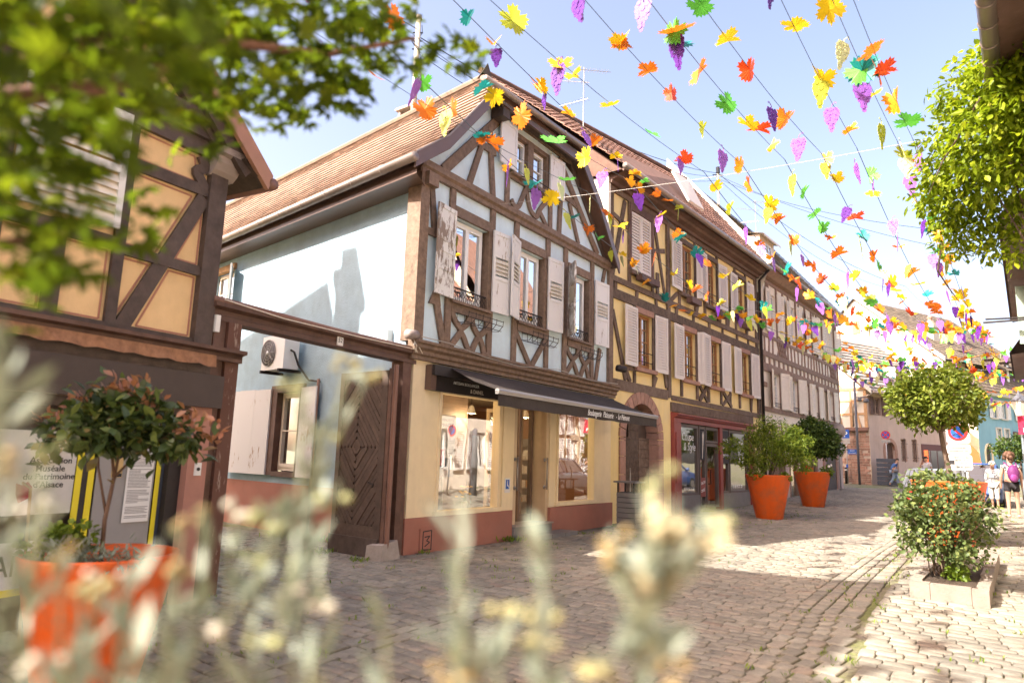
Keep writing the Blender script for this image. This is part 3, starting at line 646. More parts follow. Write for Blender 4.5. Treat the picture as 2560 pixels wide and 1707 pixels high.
MB().beam(M, 2.825, 1.06, 2.825, 1.13, .02, .045, .048, 0).beam(M, 2.81, 1.055, 2.86, 1.055, .015, .045, .048, 0).beam(M, 2.86, 1.05, 2.875, 1.01, .012, .045, .048, 0).lathe(M.P(2.825, .047, 1.145), [(.0001, -.012), (.012, 0), (.0001, .012)], 8, False).build('symbol', WHITELET, wl)
# awning
AW = thing('shop_awning', 'black fabric awning with white script lettering over the bakery front', 'awning', M.P(3.8, .2, 3.1))
box_part('cassette', AW, M, .30, 7.20, .03, .22, 2.95, 3.13, DARKP)
fab = MB(); n = 18
for i in range(n+1):
    u = .75+(7.15-.75)*i/n; sg_ = .012*math.sin(i*2.1)
    fab.add([M.P(u, .20, 3.115), M.P(u-.12*(1-i/n), .80, 2.885-.03+sg_), M.P(u-.2*(1-i/n), 1.36, 2.68)], [])
fab.f = [(3*i+k, 3*i+3+k, 3*i+4+k, 3*i+1+k) for i in range(n) for k in (0, 1)]; smooth(fab.build('fabric', BLACKF, AW))
MB().tube([M.P(.53, 1.37, 2.665), M.P(7.17, 1.37, 2.665)], .042, 10).box(M, .53, 7.17, 1.335, 1.40, 2.615, 2.66).build('front_bar', ALU, AW)
val = MB(); n = 60
for i in range(n+1):
    u = .56+(7.14-.56)*i/n; wv = .012*math.sin(i*.9)+.008*math.sin(i*2.3); val.add([M.P(u, 1.372, 2.62), M.P(u, 1.375+wv, 2.42+.006*math.sin(i*.7))], [])
val.f = [(2*i, 2*i+2, 2*i+3, 2*i+1) for i in range(n)]; smooth(val.build('valance', BLACKF, AW))
for u, d in ((1.0, 1), (6.7, -1)):
    MB().tube([M.P(u, .12, 2.98), M.P(u+d*.55, .75, 2.83), M.P(u, 1.33, 2.64)], .028, 8).build('folding_arm', DARKP, AW)
for uu, tx in ((3.60, 'Boulangerie'), (4.27, 'Pâtisserie'), (4.87, '-'), (4.97, 'Le'), (5.13, 'Piémont')): text(tx, M, uu, 1.392, 2.475, .175, WHITELET, AW, shear=.35, xs=.70)
fs_ = thing('shop_fascia', 'dark sign panel with pale letters under the bakery awning', 'sign', M.P(1.6, .1, 2.85))
box_part('panel', fs_, M, .42, 7.1, .0, .10, 2.70, 2.95, DARKP); box_part('end_cap', fs_, M, .28, .42, .0, .16, 2.70, 3.12, BARGE)
text('ARTISAN BOULANGER', M, .95, .103, 2.86, .075, WHITELET, fs_); text('& DANEL', M, 1.45, .103, 2.745, .10, CREAMP, fs_)
# cornice between floors
cor = MB(); prof = [(0, 3.18), (.10, 3.18), (.10, 3.24), (.14, 3.27), (.14, 3.33), (.20, 3.37), (.20, 3.42), (.24, 3.45), (.24, 3.49), (0, 3.51)]
cor.v = [tuple(M.P(-.16, w_, v)) for w_, v in prof] + [tuple(M.P(7.52, w_, v)) for w_, v in prof]; n = len(prof)
cor.f = [tuple(range(n)), tuple(range(n, 2*n))[::-1]] + [(i, n+i, n+(i+1) % n, (i+1) % n) for i in range(n)]; cor.build('cornice', TIM, H1)
# upper storey
wins = [(.86, 2.02, 4.38, 6.0), (3.02, 4.12, 4.38, 6.0), (5.10, 6.24, 4.38, 6.0)]
wall(M, 0, 7.42, 3.45, 6.62, wins, -.03, .2).build('upper_wall', BLUEW, H1)
GW = (2.70, 4.18, 7.52, 8.50)
b = MB()                                             # gable panel
def gab(u): return min(6.7+u*1.07, 8.85, 6.50+max(0, 7.35-u)*1.06)
us = [0, 1.0, 2.1, 2.7, 4.18, 5.55, 6.5, 7.42]
for i in range(len(us)-1):
    a, c = us[i], us[i+1]
    if (a, c) == (2.7, 4.18):
        for v0, v1 in ((6.62, 7.52), (8.50, 8.95)): b.add([M.P(a, -.03, v0), M.P(c, -.03, v0), M.P(c, -.03, v1), M.P(a, -.03, v1)], [(0, 1, 2, 3)])
    else: b.add([M.P(a, -.03, 6.62), M.P(c, -.03, 6.62), M.P(c, -.03, gab(c)), M.P(a, -.03, gab(a))], [(0, 1, 2, 3)])
b.build('gable_wall', BLUEW, H1)
for u in (.82, 2.09, 2.95, 4.22, 5.02, 6.36): bm(H1, M, u, 3.5, u, 6.5, .15, TIM)
box_part('corner_post', H1, M, -.10, .13, -.25, .06, 3.5, 6.62, TIM); box_part('corner_post', H1, M, 7.24, 7.45, -.25, .05, 3.5, 6.62, TIM)
box_part('corner_bracket', H1, M, -.02, .24, .02, .16, 6.28, 6.52, TIM)
for h in wins:
    a, c = h[0], h[1]
    bm(H1, M, a+.03, 6.10, c-.01, 6.10, .19, TIM, .035); bm(H1, M, a+.03, 4.27, c+.02, 4.27, .16, TIM, .04)
    for u in (a-.0, c): box_part('window_post', H1, M, u-.05, u+.05, -.24, .022, 4.36, 6.0, TIM)
    sl = MB().box(M, a-.02, c+.02, -.2, .10, 4.345, 4.395).build('sill', TIM, H1)
bm(H1, M, .13, 5.5, .40, 5.5, .13, TIM); bm(H1, M, .20, 6.5, .36, 5.55, .12, TIM, .025)
bm(H1, M, .74, 3.52, .46, 4.38, .14, TIM, .026); bm(H1, M, 6.58, 3.52, 6.80, 4.36, .13, TIM, .026); bm(H1, M, 7.06, 6.5, 6.92, 6.08, .11, TIM, .026)
MB().prism(M, [(.30, 4.22), (.50, 4.62), (.60, 4.22)], -.02, .027).build('timber', TIM, H1)
for (a, c, vb, vt) in ((.90, 2.03, 3.51, 4.2), (5.08, 6.30, 3.51, 4.2)):
    w_ = c-a; hh = vt-vb
    for pts in (((.03, 1), (.10, .78), (.27, .55), (.22, .40), (.02, .05)), ((.47, 1.02), (.44, .78), (.27, .55), (.36, .36), (.5, .04), (.58, .04), (.64, .22), (.76, .50), (.95, .75), (.97, 1)), ((.55, 1.0), (.60, .74), (.76, .50), (.86, .30), (.92, .06), (1.0, .02))):
        MB().ribbon(M, curve([(a+w_*x, vb+hh*y) for x, y in pts], 4), .115, -.02, .03+random.uniform(-.004, .004)).build('curved_brace', TIM, H1)
bm(H1, M, 2.99, 4.18, 3.57, 3.52, .13, TIM, .026); bm(H1, M, 4.18, 4.18, 3.63, 3.52, .13, TIM, .029)
# tie beam (moulded) and gable timbers
cor = MB(); prof = [(-.03, 6.50), (.05, 6.50), (.05, 6.58), (.10, 6.62), (.10, 6.70), (.07, 6.72), (.07, 6.76), (-.03, 6.76)]
cor.v = [tuple(M.P(-.12, w_, v)) for w_, v in prof] + [tuple(M.P(7.48, w_, v)) for w_, v in prof]; n = len(prof)
cor.f = [tuple(range(n)), tuple(range(n, 2*n))[::-1]] + [(i, n+i, n+(i+1) % n, (i+1) % n) for i in range(n)]; cor.build('tie_beam', TIM, H1)
for q in ((.52, 6.76, 2.20, 8.52, .20), (1.86, 8.20, 2.06, 6.76, .13), (1.45, 7.72, 2.10, 7.72, .14), (1.62, 7.68, 1.28, 6.78, .13), (2.55, 7.50, 2.55, 6.76, .13), (4.28, 7.50, 4.28, 6.76, .13),
          (4.78, 8.55, 4.68, 6.78, .14), (4.85, 7.78, 5.62, 7.72, .14), (4.60, 8.60, 6.62, 6.78, .17), (5.15, 7.68, 5.62, 6.78, .13), (1.9, 8.74, 5.2, 8.74, .14), (2.55, 7.46, 4.32, 7.46, .13)):
    bm(H1, M, *q, TIM, .03+random.uniform(-.006, .006))
w_ = 4.2-2.62; vb = 6.76; hh = .68
for pts in (((.05, .25), (.12, .10), (.22, .15), (.30, .45), (.42, .95), (.55, .98), (.62, .72)), ((.40, 1.0), (.46, .55), (.54, .25), (.68, .15), (.75, .42), (.88, .75), (.98, .88)), ((.72, .44), (.84, .25), (.95, .02))):
    MB().ribbon(M, curve([(2.62+w_*x, vb+hh*y) for x, y in pts], 4), .11, -.02, .03+random.uniform(-.004, .004)).build('curved_brace', TIM, H1)
# windows of the upper storey and gable
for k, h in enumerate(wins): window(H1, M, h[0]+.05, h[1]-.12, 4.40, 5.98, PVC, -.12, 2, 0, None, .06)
g2 = MB().box(M, 2.70, 2.80, -.2, .02, 7.52, 8.5).box(M, 3.28, 3.50, -.2, .025, 7.52, 8.5).box(M, 4.06, 4.18, -.2, .02, 7.52, 8.5).box(M, 2.8, 4.06, -.2, .018, 8.40, 8.5).build('window_surround', TIM, H1)
window(H1, M, 2.80, 3.28, 7.53, 8.40, PVC, -.1, 1, 1, None, .045); window(H1, M, 3.50, 4.06, 7.53, 8.40, PVC, -.1, 1, 1, None, .045)
box_part('sill', H1, M, 2.62, 4.4, -.1, .12, 7.47, 7.525, TIM)
# shutters
Z2 = ((0, .42, 'P'), (.42, .70, 'L'), (.70, 1, 'P')); Z4 = ((0, .3, 'P'), (.3, .5, 'P'), (.5, .62, 'P'), (.62, 1, 'P'))
shutter(H1, M, .86, -1, 4.40, 6.06, .56, PEEL, PEELS, .10, .05, Z4, label='badly flaking solid shutter at the left corner')
shutter(H1, M, 2.06, 1, 4.40, 6.06, .52, PEELL, PEELS, .10, .05, Z2)
shutter(H1, M, 3.00, -1, 4.40, 6.08, .52, PEELL, PEELS, .30, .05, Z2)
shutter(H1, M, 4.16, 1, 4.40, 6.06, .56, PEELL, PEELS, .10, .05, Z2)
shutter(H1, M, 5.08, -1, 4.40, 6.08, .52, PEEL, PEELS, .80, .05, Z2, label='flaking shutter swung half open, seen edge-on')
shutter(H1, M, 6.42, 1, 4.42, 6.06, .66, PEELL, PEELS, .06, .05, Z2)
shutter(H1, M, 2.76, -1, 7.55, 8.52, .62, PEELL, PEELS, .05, .05, ((0, 1, 'P'),)); shutter(H1, M, 4.14, 1, 7.55, 8.50, .60, PEELL, PEELS, .05, .05, ((0, 1, 'P'),))
# iron rails and flower-box baskets
for h in wins:
    a, c = h[0]+.04, h[1]-.04; r_ = MB().tube([M.P(a, -.02, 4.66), M.P(c, -.02, 4.66)], .016, 6).tube([M.P(a, -.02, 4.42), M.P(c, -.02, 4.42)], .01, 6)
    n = 9
    for i in range(n):
        u = a+(c-a)*(i+.5)/n; pts = [M.P(u+.045*math.sin(t*2*math.pi), -.02, 4.42+.24*t) for t in np.linspace(0, 1, 9)]; r_.tube(pts, .006, 5)
        pts = [M.P(u-.045*math.sin(t*2*math.pi), -.018, 4.42+.24*t) for t in np.linspace(0, 1, 9)]; r_.tube(pts, .006, 5)
    r_.build('balcony_rail', IRON, H1)
    a, c = h[0]+.2, h[1]+.12; r_ = MB()
    for v, w0 in ((4.18, .02), (4.18, .30), (4.02, .02), (4.0, .26), (4.09, .30)): r_.tube([M.P(a, w0, v), M.P(c, w0, v)], .007, 5)
    for i in range(6):
        u = a+(c-a)*i/5; r_.tube([M.P(u, .03, 4.2), M.P(u, .03, 4.02), M.P(u, .2, 4.0), M.P(u, .30, 4.1), M.P(u, .31, 4.2)], .006, 5)
    r_.build('flower_box_bracket', IRON, H1)
r_ = MB().tube([M.P(2.9, .05, 7.50), M.P(2.9, .35, 7.44), M.P(3.9, .35, 7.44), M.P(3.9, .05, 7.5)], .012, 5).tube([M.P(3.3, .05, 7.3), M.P(3.9, .35, 7.44)], .01, 5); r_.build('flower_box_bracket', IRON, H1)
# side wall
hs = [(-4.52, -3.42, 1.15, 2.86), (-8.2, -7.15, 4.85, 5.98)]
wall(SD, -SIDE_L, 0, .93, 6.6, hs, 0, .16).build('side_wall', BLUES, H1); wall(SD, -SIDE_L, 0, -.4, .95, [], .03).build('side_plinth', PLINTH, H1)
box_part('side_corner_post', H1, SD, -.16, .02, -.04, .055, 3.3, 6.5, TIM)
window(H1, SD, -4.42, -3.50, 1.2, 2.82, CREAMP, -.1, 1, 1, None, .07); MB().box(SD, -4.66, -4.40, -.1, .06, 1.1, 2.95).box(SD, -3.50, -3.36, -.1, .06, 1.1, 2.95).box(SD, -4.40, -3.50, -.1, .058, 2.80, 2.95).box(SD, -4.40, -3.50, -.1, .058, 1.08, 1.18).build('window_surround', TIMRED, H1)
PL = peeled('rusty_white_shutter', (0.72, 0.71, 0.71), (0.40, 0.28, 0.19), 0.12)
hh_ = HF(SD, -4.62, .06, 1.1, .06, -1); sh_ = MB().box(hh_, 0, .62, 0, .035, 0, 1.78).box(hh_, .624, 1.24, 0, .036, 0, 1.79).box(hh_, 1.244, 1.86, 0, .035, 0, 1.78)
sh_ = sh_.build('shutter', PL, H1); sh_['label'] = 'wide rust-stained white board shutter'
hh_ = HF(SD, -3.38, .06, 1.1, .05, 1); MB().box(hh_, 0, .60, 0, .035, 0, 1.76).build('shutter', PL, H1)
window(H1, SD, -8.1, -7.2, 4.9, 5.93, CREAMP, -.1, 2, 1, None, .05); box_part('window_surround', H1, SD, -8.3, -7.05, -.05, .06, 5.95, 6.1, TIMLT)
shutter(H1, SD, -7.15, 1, 4.85, 5.98, .5, WHITEP, WHITEP, .5, .03, ((0, .5, 'L'), (.5, 1, 'P')))
gutter(H1, [SD.P(-2.8, .08, -.2), SD.P(-2.8, .08, 3.0)], .03, BROWNM, 5, 'drain_pipe')
# roof: left slope tiled, right slope and half hip closed
su = -SD.u
def rp(u, z, b_): return M.P(u, 0, z) + su*b_
EV, RG = (-.50, 6.52), (3.50, 10.72); RB = 18.0; RR = (7.32, 6.58)
sl_len = math.hypot(RG[0]-EV[0], RG[1]-EV[1]); FLARE = .10
def left_pt(a, s_):
    f = s_/sl_len; u = EV[0]+(RG[0]-EV[0])*f; z = EV[1]+(RG[1]-EV[1])*f - FLARE*math.sin(math.pi*min(1, f*1.3))
    upv = (M.u*(RG[0]-EV[0]) + Vector((0, 0, RG[1]-EV[1]))).normalized(); nn = upv.cross(su); nn = nn if nn.z > 0 else -nn
    return rp(u, z, a), nn.normalized()
roof = MB().add([rp(*EV, -.32), rp(*EV, RB), rp(*RG, RB), rp(*RG, 1.7), rp(1.62, 8.78, -.32)], [(0, 1, 2, 3, 4)])
roof.v = [tuple(Vector(v)-Vector((0, 0, .16))) for v in roof.v]
roof = roof.build('roof', TILEB, H1)
b = MB().add([rp(*RR, -.32), rp(*RG, 1.7), rp(*RG, RB), rp(*RR, RB), rp(5.12, 8.98, -.32)], [(4, 1, 2, 3, 0)]); b.build('roof_right_slope', TILEB, roof)
hip = MB().add([rp(1.50, 8.80, -.40), rp(5.18, 8.98, -.40), rp(*RG, 1.7), rp(1.50, 8.70, -.40), rp(5.18, 8.88, -.40)], [(0, 1, 2), (3, 4, 1, 0)]); hip.build('half_hip', TILEB, roof)
def amin_left(s_):
    f = s_/sl_len; z = EV[1]+(RG[1]-EV[1])*f; return -.32 if z < 8.78 else -.32+(z-8.78)/(RG[1]-8.78)*2.02
tiles(roof, left_pt, (-.32, 15.5), sl_len, .235, .295, TILE, TILEO, 300, None, amin=amin_left)
MB().tube([rp(RG[0], RG[1]+.03, 1.7), rp(RG[0], RG[1]+.03, RB)], .10, 8).build('ridge_cap', TILE, roof)
MB().tube([rp(1.6, 8.84, -.3), rp(RG[0], RG[1]+.03, 1.7)], .09, 8).build('ridge_cap', TILE, roof)
ft = rp(RG[0], RG[1]+.02, 1.55); MB().add([ft+M.u*-.22, ft+M.u*.22, ft+Vector((0, 0, .36)), ft+su*.5], [(0, 1, 2), (0, 2, 3), (1, 3, 2)]).build('ridge_vent', TILED, roof)
gutter(H1, [rp(EV[0]-.06, EV[1]-.02, -.36), rp(EV[0]-.06, EV[1]-.06, 15.5)], .085, ZINC, .85)
MB().add([rp(EV[0]+.05, EV[1]-.10, -.3), rp(EV[0]+.05, EV[1]-.10, 15.5), rp(EV[0]+.05, EV[1]-.26, 15.5), rp(EV[0]+.05, EV[1]-.26, -.3), rp(0.02, 6.24, -.05), rp(.02, 6.24, 15.5)], [(0, 1, 2, 3), (3, 2, 5, 4)]).build('eave_soffit', BARGE, H1)
gutter(H1, [rp(1.15, 8.74, -.46), rp(5.15, 8.94, -.46)], .065, ZINC, 1.0, 'hip_gutter')
def barge(u0, v0, um, vm, u1, v1):
    b = MB(); pts = [(u0, v0), (um, vm), (u1, v1)]
    for i in range(2):
        (a, c), (d, e) = pts[i], pts[i+1]
        b.hexa([M.P(a, .28, c-.26), M.P(a, .32, c-.26), M.P(a, .32, c), M.P(a, .28, c), M.P(d, .28, e-.26), M.P(d, .32, e-.26), M.P(d, .32, e), M.P(d, .28, e)])
    b.build('barge_board', BARGE, H1)
    b = MB()
    for i in range(2):
        (a, c), (d, e) = pts[i], pts[i+1]; b.add([M.P(a, .28, c-.10), M.P(d, .28, e-.10), M.P(d, -.05, e-.10), M.P(a, -.05, c-.10)], [(0, 1, 2, 3)])
    b.build('verge_soffit', TIMDK, H1)
barge(-.55, 6.60, .30, 7.26, 1.60, 8.78); barge(7.30, 6.66, 6.20, 8.02, 5.14, 9.0)
for pts in (((-.54, 6.62), (.3, 7.28), (1.6, 8.80)), ((7.29, 6.68), (6.2, 8.04), (5.14, 9.02))):
    MB().tube([M.P(u, .30, v) for u, v in pts], .022, 8).build('verge_trim', ZINC, H1)
MB().box(M, 1.55, 5.2, .28, .34, 8.60, 8.82).build('hip_fascia', BARGE, H1); MB().add([M.P(1.55, .3, 8.66), M.P(5.2, .3, 8.74), M.P(5.2, -.05, 8.74), M.P(1.55, -.05, 8.66)], [(0, 1, 2, 3)]).build('hip_soffit', TIMDK, H1)
box_part('ridge_corbel', H1, M, 1.92, 2.16, .0, .30, 8.40, 8.64, TIMDK)
for u0, u1, v0, v1 in ((.05, 1.75, 6.85, 8.62), (5.2, 7.1, 8.72, 6.75)): bm(H1, M, u0, v0, u1, v1, .14, TIMDK, .02)
# chimney vent, mast with cables
b = MB(); c = rp(3.85, 10.55, 4.75); f = Ax(c, M.rz)
b.box(f, -.3, .3, -.28, .28, -.5, .22); ch = b.build('chimney', STONEG, roof); b = MB()
for x in (-.3, .3):
    for y in (-.25, .25): b.box(f, x-.04, x+.04, y-.04, y+.04, .22, .46)
b.box(f, -.4, .4, -.36, .36, .46, .53); b.build('chimney_cap', STONEG, ch)
# ------------------------------------------------------------------ yellow half-timbered house
H2 = thing('half_timbered_house', 'yellow half-timbered house with pinkish louvred shutters and a red shopfront', 'house', YF.P(0, 0, 0))
YL = 11.7
lw = [(1.52, 2.55, 4.2, 5.75), (4.58, 5.62, 4.2, 5.75), (6.70, 7.68, 4.2, 5.75), (9.60, 10.62, 4.2, 5.75)]
uw = [(1.22, 2.50, 6.9, 8.66), (4.50, 5.60, 6.95, 8.60), (6.52, 7.50, 6.95, 8.60), (9.40, 10.36, 6.95, 8.60)]
wall(YF, 0, YL, 3.45, 9.25, lw+uw, -.03, .2).build('upper_wall', YELW, H2)
# ground floor with the arched gateway
AC, AR, AS = 1.85, .98, 2.22
b = MB(); n = 20
arc = [(AC+AR*math.cos(math.pi*k/n), AS+AR*math.sin(math.pi*k/n)) for k in range(n+1)]
for k in range(n):
    (a, c), (d, e) = arc[k], arc[k+1]; b.add([YF.P(a, 0, c), YF.P(a, 0, 3.55), YF.P(d, 0, 3.55), YF.P(d, 0, e)], [(0, 1, 2, 3)])
for a, c in ((-.1, AC-AR), (AC+AR, 3.70)): b.add([YF.P(a, 0, -.3), YF.P(c, 0, -.3), YF.P(c, 0, 3.55), YF.P(a, 0, 3.55)], [(0, 1, 2, 3)])
b.add([YF.P(10.62, 0, -.2), YF.P(YL, 0, -.2), YF.P(YL, 0, 3.55), YF.P(10.62, 0, 3.55)], [(0, 1, 2, 3)]); b.add([YF.P(3.7, 0, 2.95), YF.P(10.62, 0, 2.95), YF.P(10.62, 0, 3.55), YF.P(3.7, 0, 3.55)], [(0, 1, 2, 3)])
b.build('ground_wall', YELW, H2)
m_ = 15                                              # voussoirs and jamb stones
for k in range(m_):
    a0, a1 = math.pi*k/m_+.012, math.pi*(k+1)/m_-.012; q = []
    for r_ in (AR-.02, AR+.30):
        for a in (a0, (a0+a1)/2, a1): q.append((AC+r_*math.cos(a), AS+r_*math.sin(a)))
    MB().prism(YF, [q[0], q[1], q[2], q[5], q[4], q[3]], -.35, .05).build('voussoir', SANDST, H2)
for u0, u1 in ((AC-AR-.28, AC-AR+.02), (AC+AR-.02, AC+AR+.30)):
    v = -.2
    while v < AS-.02:
        h_ = min(random.uniform(.38, .5), AS-v); MB().box(YF, u0, u1, -.35, .045, v+.006, v+h_-.006).build('jamb_stone', SANDST, H2); v += h_
for k, (a, c) in enumerate(((AC-AR+.03, AC-.28), (AC-.26, AC+.30), (AC+.32, AC+AR-.03))):
    pl = MB(); nb = 13; 
    for i in range(nb):
        v0 = -.05+i*.25; v1 = v0+.24
        top = min(AS+math.sqrt(max(.001, (AR-.03)**2-(max(abs(a-AC), abs(c-AC)))**2)), v1) if v1 > AS else v1
        if top > v0+.03: pl.box(YF, a, c, -.30, -.25-.01*(k % 2), v0, top)
    d_ = pl.build('gate_door', TIMOLD, H2)
box_part('gate_back', H2, YF, AC-AR, AC+AR, -.42, -.34, -.2, 3.25, TIMDK)
NOP_R = surf('sign_red', (0.55, 0.03, 0.03), 0.4, 0.03)
def disc(fr, u, v, r, w0, w1, n=20): 
    return MB().prism(fr, [(u+r*math.cos(2*math.pi*k/n), v+r*math.sin(2*math.pi*k/n)) for k in range(n)], w0, w1)
np_ = thing('no_parking_sign', 'round blue and red no parking plate on the arched gate', 'sign', YF.P(1.1, -.22, 1.75))
disc(YF, 1.12, 1.72, .20, -.25, -.235).build('rim', surf('sign_white', (.40, .385, .36), .6, .02), np_); disc(YF, 1.12, 1.72, .165, -.235, -.231).build('ring', NOP_R, np_); disc(YF, 1.12, 1.72, .12, -.231, -.228).build('field', BLUEP, np_); MB().beam(YF, 1.03, 1.81, 1.21, 1.63, .035, -.228, -.225, 0).build('bar', NOP_R, np_)
# timbers
for q in ((.12, 3.6, .12, 9.0, .22), (3.60, 3.5, 3.60, 9.0, .20), (11.55, 3.4, 11.55, 9.1, .20), (0, 6.02, YL, 6.02, .26), (.0, 6.42, YL, 6.42, .16), (.15, 3.58, 3.5, 3.58, .30), (3.75, 3.52, YL, 3.46, .16), (0, 8.98, YL, 8.98, .22)):
    bm(H2, YF, *q, TIMOLD, .035+random.uniform(-.008, .008), j=.02)
for (a, c, d, e) in lw+uw:
    if (a, c) != (1.22, 2.50): bm(H2, YF, a-.02, e+.07, c+.02, e+.07, .16, SANDST if d < 5 else TIMOLD, .05, name='lintel')
    for u in (a-.07, c+.07): bm(H2, YF, u, 3.62 if d < 5 else 6.5, u, e+(.2 if d < 5 else .28), .13, TIMOLD, .028+random.uniform(-.006, .006), j=.015)
    box_part('sill', H2, YF, a-.1, c+.1, -.1, .12, d-.13, d-.02, SANDST if d < 5 else TIMOLD)
for q in ((.25, 5.55, .95, 3.75), (.6, 4.05, 1.35, 4.1), (.95, 4.1, 1.2, 3.72), (2.78, 4.05, 2.60, 3.75), (3.0, 5.4, 3.45, 3.8), (.22, 6.55, .9, 8.8), (.25, 8.25, 1.05, 8.1), (2.7, 8.7, 3.4, 6.55), (2.65, 7.8, 3.4, 8.0), (2.9, 6.5, 2.9, 7.2),
          (3.78, 6.5, 4.3, 6.85), (5.72, 6.5, 5.9, 6.9), (7.75, 6.5, 8.3, 8.6), (8.4, 8.7, 8.4, 6.5), (8.55, 6.5, 9.2, 8.7), (10.5, 6.5, 10.9, 8.7), (5.85, 3.6, 6.5, 4.1), (6.55, 3.6, 5.9, 4.1), (7.85, 3.6, 8.7, 4.1), (8.7, 3.6, 7.9, 4.1), (8.62, 5.8, 8.62, 3.6), (7.85, 5.9, 7.85, 4.1), (10.7, 3.6, 11.3, 5.8), (.4, 6.15, .4, 6.35), (1.6, 6.12, 1.6, 6.36), (2.8, 6.12, 2.8, 6.36), (4.2, 6.12, 4.2, 6.36), (5.5, 6.12, 5.5, 6.36), (6.8, 6.12, 6.8, 6.36), (8.0, 6.12, 8.0, 6.36), (9.4, 6.12, 9.4, 6.36), (10.6, 6.12, 10.6, 6.36)):
    bm(H2, YF, *q, .13, TIMOLD, .024+random.uniform(-.007, .007), j=.02)
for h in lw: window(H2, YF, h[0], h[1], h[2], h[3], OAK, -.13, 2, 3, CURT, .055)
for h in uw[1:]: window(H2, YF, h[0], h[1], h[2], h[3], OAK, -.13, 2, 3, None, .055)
for hu, side, v0, v1, wd, an in ((1.50, -1, 4.16, 5.82, .74, .05), (2.62, 1, 4.16, 5.84, .70, .06), (4.56, -1, 4.12, 5.82, .74, .05), (5.66, 1, 4.12, 5.82, .20, 1.1), (6.68, -1, 4.12, 5.86, .74, .10), (7.72, 1, 4.12, 5.84, .70, .05), (9.58, -1, 4.12, 5.82, .76, .05), (10.68, 1, 4.12, 5.82, .76, .05),
                              (4.48, -1, 6.95, 8.56, .80, .06), (6.50, -1, 6.98, 8.66, .64, .10), (5.66, 1, 6.95, 8.6, .2, 1.1), (7.56, 1, 6.98, 8.62, .70, .05), (9.38, -1, 6.95, 8.58, .76, .05), (10.42, 1, 6.95, 8.58, .66, .05)):
    shutter(H2, YF, hu, side, v0, v1, wd, LILACP, LILACP, an, .055, pitch=.078)
for hu, side in ((1.24, 1), (2.48, -1)):
    s_ = shutter(H2, YF, hu, side, 6.92, 8.64, .615, LILACP, LILACP, .02, -.03, pitch=.085); s_['label'] = 'closed louvred shutter'
MB().box(YF, 1.14, 1.23, -.1, .05, 6.85, 8.85).box(YF, 2.49, 2.60, -.1, .05, 6.85, 8.85).box(YF, 1.23, 2.49, -.1, .048, 8.66, 8.85).build('window_surround', TIMRED, H2)
box_part('flower_box', H2, YF, 1.4, 2.5, .08, .28, 6.62, 6.80, TIMRED)
for h in lw+uw[1:]:
    r_ = MB(); 
    for v in (h[2]+.18, h[2]+.45): r_.tube([YF.P(h[0], .0, v), YF.P(h[1], .0, v)], .013, 6)
    r_.build('window_rail', IRON, H2)
for u in (4.7, 7.0, 9.6): box_part('flower_box', H2, YF, u, u+.75, .12, .32, 6.62, 6.80, TIMRED)
# eaves and roof
prof = [(-.02, 9.02), (.12, 9.02), (.15, 9.10), (.30, 9.15), (.34, 9.22), (.50, 9.26), (.50, 9.32), (-.02, 9.34)]; n = len(prof); cor = MB()
cor.v = [tuple(YF.P(-.05, w_, v)) for w_, v in prof] + [tuple(YF.P(YL, w_, v)) for w_, v in prof]; cor.f = [tuple(range(n)), tuple(range(n, 2*n))[::-1]] + [(i, n+i, n+(i+1) % n, (i+1) % n) for i in range(n)]; cor.build('eave_cornice', TIMRED, H2)
gutter(H2, [YF.P(-.2, .62, 9.33), YF.P(YL, .62, 9.33)], .085, ZINC, 1.1)
def slope(fr, u0, u1, e_w, e_v, r_w, r_v):
    L_ = math.hypot(e_w-r_w, r_v-e_v); up = (fr.n*(r_w-e_w)+Vector((0, 0, r_v-e_v))).normalized(); nn = fr.u.cross(up); nn = nn if nn.z > 0 else -nn
    def pt(a, s_): return fr.P(a, e_w, e_v)+up*s_, nn
    return pt, L_
def yr(a): return -4.7+1.75*(a+.2)/11.9                # the house is wedge-shaped: its ridge runs askew to the front
L_ = 6.3
def pt(a, s_):
    e = YF.P(a, .58, 9.36); r_ = YF.P(a, yr(a), 13.9); nn = YF.u.cross((r_-e).normalized()); nn = nn if nn.z > 0 else -nn
    return e+(r_-e)*(s_/L_), nn
roof2 = MB().add([YF.P(-.2, .5, 9.24), YF.P(YL, .5, 9.24), YF.P(YL, yr(YL), 13.78), YF.P(-.2, yr(-.2), 13.78), YF.P(-.2, -8.6, 9.3), YF.P(YL, -8.6, 9.3)], [(0, 1, 2, 3), (3, 2, 5, 4), (0, 3, 4), (1, 5, 2)]).build('roof', TILEB, H2)
tiles(roof2, pt, (-.2, YL), L_, .27, .34, TILEB, TILEBO, 300, key=lambda q: q[0]*.9+q[2]*.4, wave=True)
MB().tube([YF.P(-.2, yr(-.2), 13.95), YF.P(YL, yr(YL), 13.95)], .11, 8).build('ridge_cap', TILEB, roof2)
# party wall left, exposed above the bakery's eave
MB().box(YF, -.12, .02, -8, .06, 6.75, 9.2).build('party_wall', WHITEW, H2)
sk = MB(); p = [pt(a, s_)[0] for a, s_ in ((6.2, 1.6), (7.4, 1.6), (7.4, 2.9), (6.2, 2.9))]; nn = pt(0, 0)[1]
sk.hexa([p[0]+nn*.12, p[1]+nn*.12, p[2]+nn*.55, p[3]+nn*.55, p[0]+nn*.20, p[1]+nn*.20, p[2]+nn*.63, p[3]+nn*.63]); sk.build('skylight', CREAMP, roof2)
